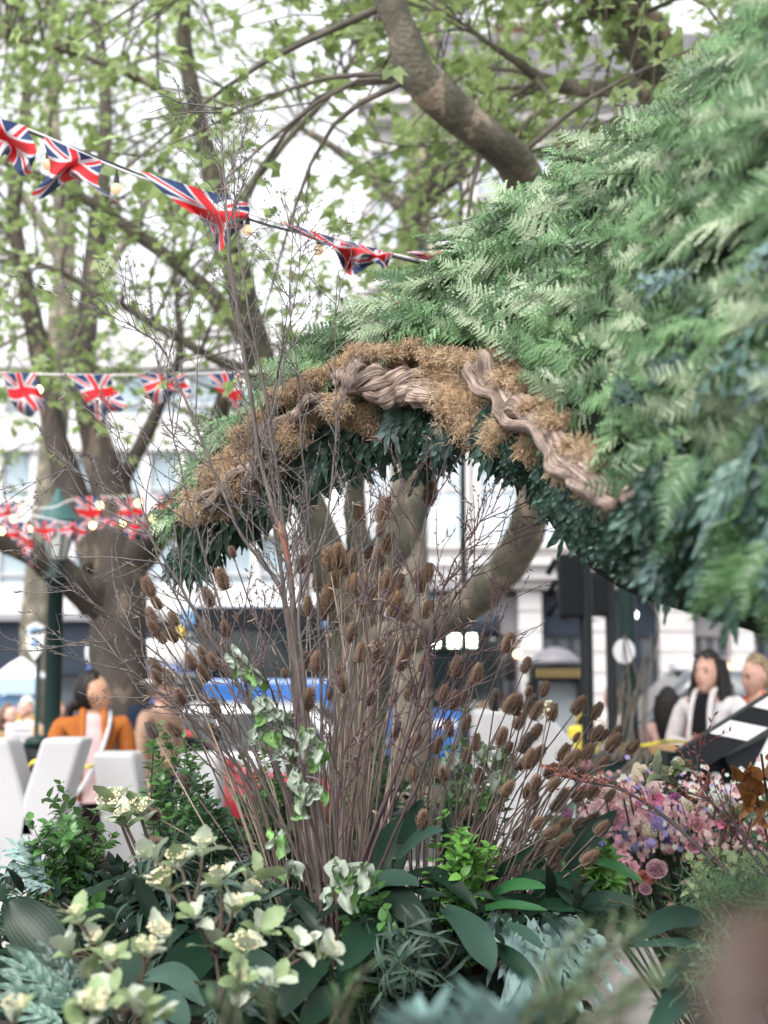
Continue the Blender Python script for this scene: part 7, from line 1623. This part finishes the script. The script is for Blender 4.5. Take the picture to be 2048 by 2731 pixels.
# ------------------------------------------------------------------ blurred foreground sprigs
M_NEED = leafmat('rosemary_needle', (0.03, 0.065, 0.022), (0.06, 0.105, 0.04), back=(0.09, 0.13, 0.07), rough=.5, trans=.15, val=.3)
def needle(label, tips, base, L, W, n, m=None, stem=None, name='rosemary_sprig', cat_='sprig', grp='blurred sprigs close to the camera'):
    rt = P(*base); t = thing(name, label, cat_, tuple(rt), grp); st = MB(); lv = MB()
    for tp in tips:
        tip = P(*tp); q = spline([rt, rt.lerp(tip, .55) + rvec() * .02, tip], 18); st.tube(q, [.003, .0022, .0012], 5)
        for k in range(n):
            f = lerp(.2, 1, k / n); i = min(int(f * 17), 16); p = q[i].lerp(q[i + 1], f * 17 - i if f < 1 else 1); ax = (q[i + 1] - q[i]).normalized(); o = rvec(); o = (o - ax * o.dot(ax)).normalized()
            lv.leaf(p, o * .7 + ax * .9, ax - o * .3, L * U(.7, 1.1), W, 3, .2, .3)
    st.build('stem', stem or M_STEMB, t); lv.build('needles', m or M_NEED, t)
needle('blurred rosemary sprig pointing up right at the bottom centre', [(1690, 2480, 1.40), (1640, 2440, 1.42), (1750, 2610, 1.35), (1590, 2540, 1.38), (1560, 2470, 1.45), (1480, 2560, 1.35), (1820, 2540, 1.40), (1520, 2640, 1.30), (1680, 2680, 1.30)], (1380, 2860, 1.30), .028, .004, 46)
needle('blurred green sprig with upright tips at the bottom of the left half', [(640, 2560, 1.60), (620, 2650, 1.55), (700, 2640, 1.55), (580, 2680, 1.55)], (640, 2880, 1.55), .03, .004, 36)
needle('blurred sprig rising at the bottom right of the white flowers', [(985, 2570, 1.70), (940, 2620, 1.70), (900, 2660, 1.70)], (880, 2880, 1.70), .026, .004, 34)
needle('sharp rosemary sprig with pale tips before the pink flowers', [(1620, 2400, 2.95), (1690, 2390, 2.95), (1740, 2420, 2.95), (1720, 2460, 2.9), (1630, 2450, 2.95)], (1800, 2520, 2.95), .026, .003, 34, grp=None)
needle('green rosemary sprigs reaching left from the feathery plant', [(1770, 2380, 2.8), (1800, 2440, 2.8), (1830, 2370, 2.8), (1790, 2470, 2.75), (1860, 2400, 2.8), (1850, 2340, 2.85)], (2000, 2560, 2.75), .03, .003, 44, grp=None)
needle('rosemary sprig over the pale paving at the lower right', [(1800, 2560, 2.5), (1790, 2640, 2.45), (1760, 2680, 2.45)], (1950, 2600, 2.5), .022, .003, 34, grp=None)
needle('dark rosemary stems in the bed at the left edge', [(120, 2400, 3.0), (60, 2420, 3.0), (20, 2360, 3.0), (160, 2440, 3.0), (10, 2480, 2.9), (90, 2480, 2.9)], (260, 2560, 3.0), .028, .003, 40, grp=None)
def rosette(label, c, n, Lpx, Wpx, spread=.8):
    p = P(*c); d = c[2]; t = thing('glaucous_plant', label, 'plant', tuple(p), 'blurred blue leaved plants along the bottom edge')
    for k in range(n):
        a = k * 2.4; r = spread * math.sqrt(k / n); dd = Vector((r * math.cos(a), r * math.sin(a) * .7, 1 - .3 * r)); b = MB(); o = Vector((math.cos(a), math.sin(a), 0)); q = p + o * S(20, d)
        L = S(Lpx, d) * U(.75, 1.1); leafpath(b, [q, q + dd.normalized() * L * .55, q + (dd.normalized() + o * .2).normalized() * L], S(Wpx, d), -o + Vector((0, 0, .4)), 8, 1, .35); b.build('leaf', M_GLAUC, t)
    b = MB(); b.tube([(p.x, p.y, .87), p], .008, 6); b.build('stem', M_STEMG, t)
rosette('blurred pale blue spiky plant right of the bottom centre', (1350, 2850, 1.35), 26, 240, 58)
rosette('blurred pale blue spiky plant at the bottom centre', (1130, 2850, 1.40), 24, 200, 50)
rosette('blurred blue leaves low at the bottom between the spiky plants', (1240, 2860, 1.50), 16, 150, 50)
rosette('blurred blue grey leaves under the whitebeam branch', (470, 2880, 1.50), 16, 150, 46)

# brown dried magnolia leaves very close to the camera
M_DRY = leafmat('dry_leaf_close', (0.06, 0.026, 0.018), (0.04, 0.018, 0.014), back=(0.07, 0.048, 0.042), rough=.6, trans=.1, val=.2)
M_DRYB = leafmat('dry_leaf_back', (0.075, 0.052, 0.046), (0.055, 0.036, 0.03), rough=.7, trans=.1, val=.15)
dl = thing('dried_leaf_sprig', 'very blurred brown dried leaves close to the camera in the lower right corner', 'dried leaves', tuple(P(2080, 2950, 0.395)))
b = MB(); b.tube(spline([(P(2080, 2950, 0.395)), P(2060, 2760, 0.395), P(2050, 2560, 0.395)], 8), .002, 6); b.tube([tuple(P(2080, 2950, 0.395)), (P(2080, 2950, 0.395).x + .02, .6, .8)], .003, 6); b.build('stem', M_STEMB, dl)
for pts, w, m in (([(2060, 2780, 0.395), (1990, 2680, 0.388), (1905, 2640, 0.395), (1850, 2660, 0.403)], 190, M_DRYB), ([(2060, 2700, 0.403), (2010, 2590, 0.403), (1960, 2500, 0.403), (1940, 2440, 0.410)], 170, M_DRYB), ([(2070, 2640, 0.418), (2050, 2540, 0.418), (2020, 2470, 0.418), (1990, 2430, 0.418)], 190, M_DRY), ([(2080, 2800, 0.380), (2000, 2760, 0.380), (1930, 2740, 0.380), (1860, 2760, 0.380)], 150, M_DRYB), ([(2080, 2600, 0.380), (2060, 2520, 0.380), (2048, 2480, 0.380)], 120, M_DRY)):
    b = MB(); leafpath(b, [P(*p) for p in pts], S(w, .395), (0, -1, .3), 12, 2, .25, wave=.05); b.build('leaf', m, dl)

# ------------------------------------------------------------------ dark budded branch and copper leaves at the right
M_BUD = mat('red_bud', (0.34, 0.1, 0.06), 0.6, (0.22, 0.06, 0.05), 40); M_DARKB = mat('dark_branch_bark', (0.09, 0.07, 0.075), 0.6, (0.05, 0.04, 0.045), 40)
def budded(label, pts, r, ns):
    path = spline([P(*p) for p in pts], 40); t = thing('budded_branch', label, 'branch', tuple(path[0]), 'dark budded branches over the flowers'); b = MB(); b.tube(path, [r, r * .7, .0012], 7); b.build('stem', M_DARKB, t); b = MB(); bd = MB()
    for k in range(ns):
        i = random.randint(8, 38); p = path[i]; w = (path[i + 1] - path[i]).normalized(); s = rvec(); s.y *= .5; s.z = abs(s.z) * .6; q = [p]; w = (w + s * .7).normalized(); L = U(.05, .2) * (1.1 - i / 60)
        for j in range(5): w = (w + rvec() * .2).normalized(); q.append(q[-1] + w * L / 5)
        b.tube(q, [.0016, .0011, .0005], 4, cap=False)
        for j in range(1, 6):
            v = (rvec() + w).normalized(); bd.tube([q[j], q[j] + v * .005, q[j] + v * .012], [.0012, .0026, .0004], 5, cap=False)
    tag(b.build('twigs', M_DARKB, t), kind='stuff'); tag(bd.build('buds', M_BUD, t), kind='stuff')
budded('long dark branch with red buds slanting over the pink flowers', [(2190, 2640, 2.9), (2060, 2470, 2.95), (1960, 2345, 3.0), (1870, 2265, 3.05), (1800, 2200, 3.1), (1720, 2140, 3.12), (1640, 2100, 3.15), (1560, 2085, 3.18), (1500, 2072, 3.2)], .006, 26)
budded('thinner dark branch with red buds at the right edge', [(2190, 2560, 2.9), (2080, 2380, 2.95), (1990, 2260, 3.0), (1910, 2160, 3.05), (1860, 2060, 3.1), (1870, 1990, 3.1)], .004, 22)
budded('dark branch crossing low at the right edge', [(2200, 2420, 2.9), (2080, 2320, 2.95), (1960, 2200, 3.0), (1880, 2130, 3.05), (1800, 2110, 3.1)], .0035, 18)
M_COP = leafmat('copper_leaf', (0.3, 0.12, 0.035), (0.42, 0.2, 0.07), back=(0.36, 0.2, 0.1), rough=.5, trans=.25, val=.35, nscale=30)
cl = thing('copper_leaf_spray', 'crumpled copper brown dried leaves beside the clapperboard', 'dried leaves', tuple(P(2060, 2300, 3.0)))
b = MB(); b.tube(spline([P(2060, 2300, 3.0), P(2030, 2170, 3.0), P(1990, 2060, 3.0)], 8), .003, 6); b.tube(spline([P(2080, 2300, 3.0), P(2050, 2150, 3.0), P(2030, 2010, 3.0)], 8), .003, 6); b.build('stem', M_STEMB, cl)
for (ax_, ay, bx, by, w) in ((2030, 2120, 1950, 2050, 46), (2020, 2150, 1965, 2090, 44), (2030, 2170, 1985, 2110, 40), (2000, 2140, 1972, 2190, 30), (2030, 2090, 2000, 2030, 36), (2060, 2100, 2040, 2020, 40), (2060, 2140, 2030, 2190, 40), (2070, 2060, 2050, 1990, 30), (2040, 2180, 2000, 2210, 24), (2020, 2120, 2010, 2060, 40)):
    b = MB(); a, c = P(ax_, ay, 3.0), P(bx, by, 2.97); leafpath(b, [a, a.lerp(c, .4) + rvec() * .014, a.lerp(c, .7) + rvec() * .016, c], S(w, 3), rvec() + Vector((0, -1, 0)), 10, 2, .6, wave=.25); b.build('leaf', M_COP, cl)
# feathery fennel
M_FEN = leafmat('fennel_thread', (0.12, 0.23, 0.12), (0.2, 0.32, 0.18), rough=.6, trans=.2, val=.3)
def fennel(label, cx, cy, rx, ry, d, n):
    t = thing('feathery_plant', label, 'plant', PZ(cx + 120, d, .8)); b = MB()
    for i in range(n):
        c = P(cx + random.gauss(0, rx * .5), cy + random.gauss(0, ry * .5), d + U(-.15, .15)); w = rvec(); q = [c]
        for k in range(4): w = (w + rvec() * .5).normalized(); q.append(q[-1] + w * U(.008, .018))
        b.tube(q, .0007, 3, cap=False)
    b.build('threads', M_FEN, t); b = MB()
    for i in range(14): b.tube(spline([PZ(cx + 120 + U(-30, 30), d, .8), P(cx + U(-rx, rx) * .4, cy + ry, d), P(cx + random.gauss(0, rx * .5), cy + random.gauss(0, ry * .4), d)], 8), .0016, 5, cap=False)
    b.build('stems', M_STEMG, t)
fennel('feathery green plant under the lime shrub at the right', 1960, 2420, 110, 80, 2.95, 1500)
fennel('feathery plant at the lower right corner behind the blurred leaves', 1960, 2600, 110, 90, 2.5, 900)
M_DOCK = mat('grey_pod', (0.14, 0.1, 0.09), .8, (0.09, 0.07, 0.065), 50)

# ------------------------------------------------------------------ flowers
def pcol(name, c, c2): return leafmat(name, c, c2, rough=.6, trans=.3, val=.12, nscale=40, spec=.3)
PK = {'pink': pcol('pink_petal', (0.6, 0.27, 0.34), (0.68, 0.4, 0.44)), 'hot': pcol('hot_pink_petal', (0.58, 0.1, 0.24), (0.64, 0.22, 0.33)), 'mauve': pcol('mauve_petal', (0.52, 0.29, 0.35), (0.6, 0.4, 0.44)), 'pale': pcol('pale_pink_petal', (0.74, 0.5, 0.5), (0.78, 0.6, 0.56)), 'coral': pcol('coral_petal', (0.7, 0.22, 0.2), (0.74, 0.34, 0.28)), 'peach': pcol('peach_petal', (0.74, 0.4, 0.28), (0.76, 0.5, 0.36)), 'cream': pcol('cream_petal', (0.74, 0.66, 0.46), (0.78, 0.72, 0.54)), 'mag': pcol('magenta_petal', (0.42, 0.12, 0.33), (0.5, 0.22, 0.4)), 'purple': pcol('purple_petal', (0.16, 0.11, 0.5), (0.24, 0.17, 0.58)), 'lilac': pcol('lilac_petal', (0.34, 0.28, 0.58), (0.44, 0.36, 0.64)), 'blue': pcol('pale_blue_petal', (0.28, 0.33, 0.6), (0.38, 0.44, 0.66)), 'white': pcol('white_petal', (0.66, 0.7, 0.62), (0.74, 0.76, 0.7))}
def rose_mb():
    b = MB()
    for ring, (n, r, h, w) in enumerate(((3, .12, .5, .36), (4, .25, .5, .5), (5, .42, .44, .62), (6, .62, .34, .72), (6, .85, .2, .78))):
        for k in range(n):
            a = 6.283 * k / n + ring * .7; o = Vector((math.cos(a), math.sin(a), 0)); leafpath(b, [o * .06, o * r * .8 + Vector((0, 0, h * .4)), o * r + Vector((0, 0, h)), o * (r * 1.18) + Vector((0, 0, h * .98))], w * 1.25, -o + Vector((0, 0, .3)), 6, 2, -.3, lambda t: .3 + .7 * math.sin(math.pi * min(1, .15 + t * .75)))
    return b
def open_mb():
    b = MB()
    for k in range(6):
        a = 6.283 * k / 6; o = Vector((math.cos(a), math.sin(a), 0)); leafpath(b, [o * .05, o * .5 + Vector((0, 0, .25)), o * 1.0 + Vector((0, 0, .2))], .8, Vector((0, 0, 1)), 5, 2, .2)
    b.ell((0, 0, .15), (.16, .16, .14), 8, 5); return b
def cluster_mb(n, el=1.0):
    b = MB()
    for i in range(n):
        f = (i + .5) / n; z = 1 - 2 * f * .8; r = math.sqrt(max(0, 1 - z * z)); a = i * 2.4; o = Vector((r * math.cos(a), r * math.sin(a), z)); p = Vector((o.x, o.y, o.z * el)) * .8
        u = perp(o); v = o.cross(u)
        for k in range(5):
            aa = k * 1.257 + i; e = u * math.cos(aa) + v * math.sin(aa); g = o.cross(e) * .11; b.add([p, p + e * .15 + g + o * .05, p + e * .28 + o * .03, p + e * .15 - g + o * .05], [(0, 1, 2, 3)])
    return b
FM = {'rose': rose_mb(), 'open': open_mb(), 'cluster': cluster_mb(46), 'spike': cluster_mb(90, 2.6)}
FME = {}
def flower(px, py, kind, col, rpx, d, label, tilt=.5):
    if (kind, col) not in FME: FME[(kind, col)] = FM[kind].mesh('bloom', PK[col])
    p = P(px, py, d); base = Vector((lerp(p.x, X(1960, 4.6), .8) + .05, 4.65, .3)); t = thing({'rose': 'rose', 'open': 'open_flower', 'cluster': 'clustered_flower', 'spike': 'flower_spike'}[kind], label, 'flower', tuple(base), 'cut flowers massed at the right')
    ax = Vector((U(-.4, .4), -1, U(.2, .9))) if kind != 'spike' else Vector((U(-.15, .15), -.2, 1)); sc = S(rpx, d) * .82
    b = MB(); b.tube(spline([base, Vector((lerp(base.x, p.x, .6), 4.65, lerp(.3, p.z, .6))), p - ax.normalized() * sc * .1], 10), .003, 5); b.build('stem', M_STEMG, t)
    inst('bloom', FME[(kind, col)], t, Matrix.Translation(p) @ ax.to_track_quat('Z', 'Y').to_matrix().to_4x4() @ Matrix.Scale(sc, 4))
FL = [
 (1776, 2259, 'rose', 'mauve', 32, 'mauve rose right of the violet flower spike'), (1751, 2319, 'rose', 'mauve', 34, 'dusky mauve rose in the lower middle of the flowers'), (1769, 2325, 'rose', 'mauve', 22, 'small mauve rose touching the dusky one'), (1850, 2254, 'rose', 'pink', 30, 'pink rose behind the dark slanting branch'), (1860, 2200, 'rose', 'pink', 32, 'pink rose above the dark branch'), (1880, 2168, 'rose', 'pink', 30, 'round pink rose near the white sprays'), (1926, 2245, 'rose', 'pink', 32, 'pink rose at the right above the lime shrub'), (1926, 2200, 'open', 'hot', 24, 'hot pink bloom between the green whitebeam leaves'),
 (1748, 2132, 'open', 'hot', 32, 'hot pink open bloom at the top of the mass'), (1765, 2140, 'open', 'hot', 22, 'second hot pink bloom touching the first'), (1659, 2180, 'open', 'pink', 28, 'pink bloom by the teasel tips'), (1642, 2198, 'open', 'pink', 26, 'pale pink bloom beside the teasels'), (1654, 2258, 'open', 'pink', 30, 'upper bloom of the pink freesia chain on the left'), (1649, 2284, 'open', 'pink', 24, 'second bloom of the pink freesia chain'), (1668, 2291, 'open', 'pink', 24, 'third bloom of the pink freesia chain'), (1662, 2316, 'open', 'pink', 26, 'fourth bloom of the pink freesia chain'), (1687, 2314, 'open', 'pink', 26, 'fifth bloom of the pink freesia chain'), (1692, 2337, 'open', 'pink', 24, 'lowest bloom of the pink freesia chain'),
 (1716, 2339, 'rose', 'coral', 22, 'coral bloom left of two below the mauve rose'), (1733, 2345, 'rose', 'coral', 20, 'coral bloom right of two below the mauve rose'), (1696, 2363, 'cluster', 'pale', 26, 'pale pink cluster at the foot of the flowers'), (1720, 2372, 'rose', 'mauve', 22, 'pale mauve rose at the foot of the flowers'), (1770, 2357, 'cluster', 'cream', 24, 'cream flower cluster low in the mass'), (1777, 2378, 'open', 'coral', 20, 'coral bloom hanging under the cream cluster'), (1791, 2421, 'open', 'peach', 20, 'upper peach bloom hanging lowest over the dark gap'), (1782, 2438, 'open', 'peach', 22, 'lower peach bloom hanging lowest over the dark gap'),
 (1728, 2258, 'spike', 'purple', 20, 'deep violet flower spike in the middle'), (1768, 2222, 'spike', 'purple', 26, 'large violet flower spike above the mauve rose'), (1752, 2190, 'spike', 'lilac', 24, 'lilac flower spike at the upper middle'), (1662, 2228, 'spike', 'blue', 20, 'pale blue flower spike beside the teasels'), (1690, 2262, 'cluster', 'blue', 18, 'small blue flower cluster in the shade'), (1735, 2250, 'cluster', 'lilac', 20, 'lilac top of the violet spike'), (1605, 2255, 'cluster', 'purple', 14, 'dark purple bloom behind the teasel stems'), (1512, 2170, 'cluster', 'mag', 22, 'magenta bloom low behind the right teasels'), (1500, 2150, 'cluster', 'purple', 18, 'purple bloom seen between the teasel stems'),
 (1698, 2192, 'cluster', 'pale', 38, 'cream pink hydrangea head left of the lilac spike'), (1735, 2215, 'cluster', 'cream', 32, 'cream hydrangea head in front of the violet spike'), (1685, 2145, 'cluster', 'pale', 36, 'pale pink cluster near the top left of the flowers'), (1708, 2150, 'cluster', 'mag', 26, 'magenta cluster behind the pale ones'), (1678, 2115, 'cluster', 'mag', 20, 'magenta tuft at the very top'), (1790, 2135, 'cluster', 'mag', 22, 'magenta tuft beside the green whitebeam leaves'), (1806, 2115, 'cluster', 'mag', 20, 'upper magenta tuft behind the whitebeam leaves'), (1640, 2130, 'cluster', 'pale', 34, 'pale pink haze of flowers above the teasel tips'), (1610, 2110, 'cluster', 'pale', 30, 'pale pink flowers behind the upper teasels'), (1560, 2035, 'cluster', 'pink', 24, 'pink flowers seen between the upper teasels'), (1525, 2060, 'cluster', 'pink', 24, 'pink flowers beyond the level teasel'),
 (1816, 2160, 'cluster', 'pale', 32, 'pale flower cluster behind the dark branch'), (1835, 2190, 'cluster', 'pale', 30, 'second pale cluster behind the dark branch'), (1877, 2135, 'cluster', 'white', 30, 'white spray beside the clapperboard'), (1912, 2125, 'cluster', 'white', 32, 'white spray under the white discs of the clapperboard'), (1905, 2160, 'cluster', 'white', 26, 'lower white spray near the pink roses'), (1840, 2140, 'cluster', 'cream', 28, 'greenish cream cluster above the pink rose'), (1960, 2240, 'cluster', 'pale', 30, 'pale pink cluster at the right edge above the lime shrub'), (2029, 2215, 'cluster', 'pink', 20, 'small pink flowers at the far right edge'), (1990, 2260, 'cluster', 'pale', 24, 'pale flowers between the dark twigs at the right'), (2010, 2170, 'cluster', 'pale', 20, 'tiny pale flowers above the right twigs'),
 (1810, 2240, 'cluster', 'pale', 22, 'faint pink cluster between violet spike and pink rose'), (1880, 2230, 'cluster', 'pale', 24, 'soft pink cluster under the dark branch'), (1720, 2175, 'cluster', 'pink', 24, 'pink cluster left of the lilac spike top'), (1900, 2270, 'cluster', 'peach', 18, 'peach cluster right of the pink rose'), (1960, 2180, 'cluster', 'pale', 26, 'pale pink tuft between the right budded branches'), (1985, 2215, 'cluster', 'pink', 22, 'small pink tuft close to the right edge'), (1930, 2160, 'cluster', 'cream', 24, 'cream tuft behind the right whitebeam leaves'), (1600, 2145, 'cluster', 'pale', 34, 'soft pale pink flowers behind the upper right teasels'), (1580, 2090, 'cluster', 'pale', 30, 'pale flowers peeping between the highest right teasels'), (1640, 2160, 'cluster', 'pink', 26, 'pink tuft left of the top magenta cluster'), (1660, 2110, 'cluster', 'pale', 30, 'pale pink haze at the top left of the flower mass'), (1740, 2100, 'cluster', 'pale', 26, 'pale pink tuft at the top centre of the flower mass'), (1770, 2180, 'cluster', 'pale', 28, 'pale pink tuft right of the lilac spike'), (1850, 2110, 'cluster', 'cream', 22, 'pale cream tuft under the black board'),
 (1698, 2068, 'spike', 'cream', 20, 'greenish cream spike rising above the flowers'), (1715, 2050, 'cluster', 'cream', 16, 'cream tuft beside the tallest greenish spike')]
for i, (px, py, k, c, r, lb) in enumerate(FL): flower(px, py, k, c, r, 4.25 + random.Random(i).uniform(-.15, .3), lb)
lv = MB()
for i in range(1100):
    px, py, d = U(1545, 2060), 2180 + random.gauss(0, 60) + max(0, px - 1800) * .12, U(4.2, 4.8); o = Vector((U(-.6, .6), -1, U(0, .9))).normalized(); u = perp(o); v = o.cross(u); p = P(px, py, d); r = U(.007, .014)
    for k in range(5):
        a = k * 1.257 + i; e = u * math.cos(a) + v * math.sin(a); g = o.cross(e) * .42; lv.add([p, p + (e * .55 + g + o * .2) * r, p + (e + o * .1) * r, p + (e * .55 - g + o * .2) * r], [(0, 1, 2, 3)], (0, 1, 0, 2, 0, 3, 1)[i % 7])
tag(lv.build('small_blossoms', [PK['pale'], PK['pink'], PK['lilac'], PK['white']]), 'loose drift of tiny pink and lilac blossoms between the larger flowers', 'blossoms', kind='stuff')
# pale dry flowers at the tip of the white letter teasels
pf = thing('dry_flower_sprig', 'sprig of tiny pale yellow dry flowers before the white letter', 'sprig', tuple(P(1440, 2100, 3.3)))
b = MB(); b.tube(spline([P(1440, 2100, 3.3), P(1450, 1960, 3.3), P(1472, 1870, 3.3)], 10), .0015, 5); b.build('stem', M_TSTEM, pf); b = MB()
for i in range(26): b.ell(P(U(1440, 1480), U(1865, 1925), 3.3 + U(-.02, .02)), U(.003, .006), 6, 4)
b.build('florets', M_CREAM, pf)
# drop helper properties
for o in list(bpy.data.objects):
    for k_ in ('_w', '_hm'):
        if k_ in o: del o[k_]
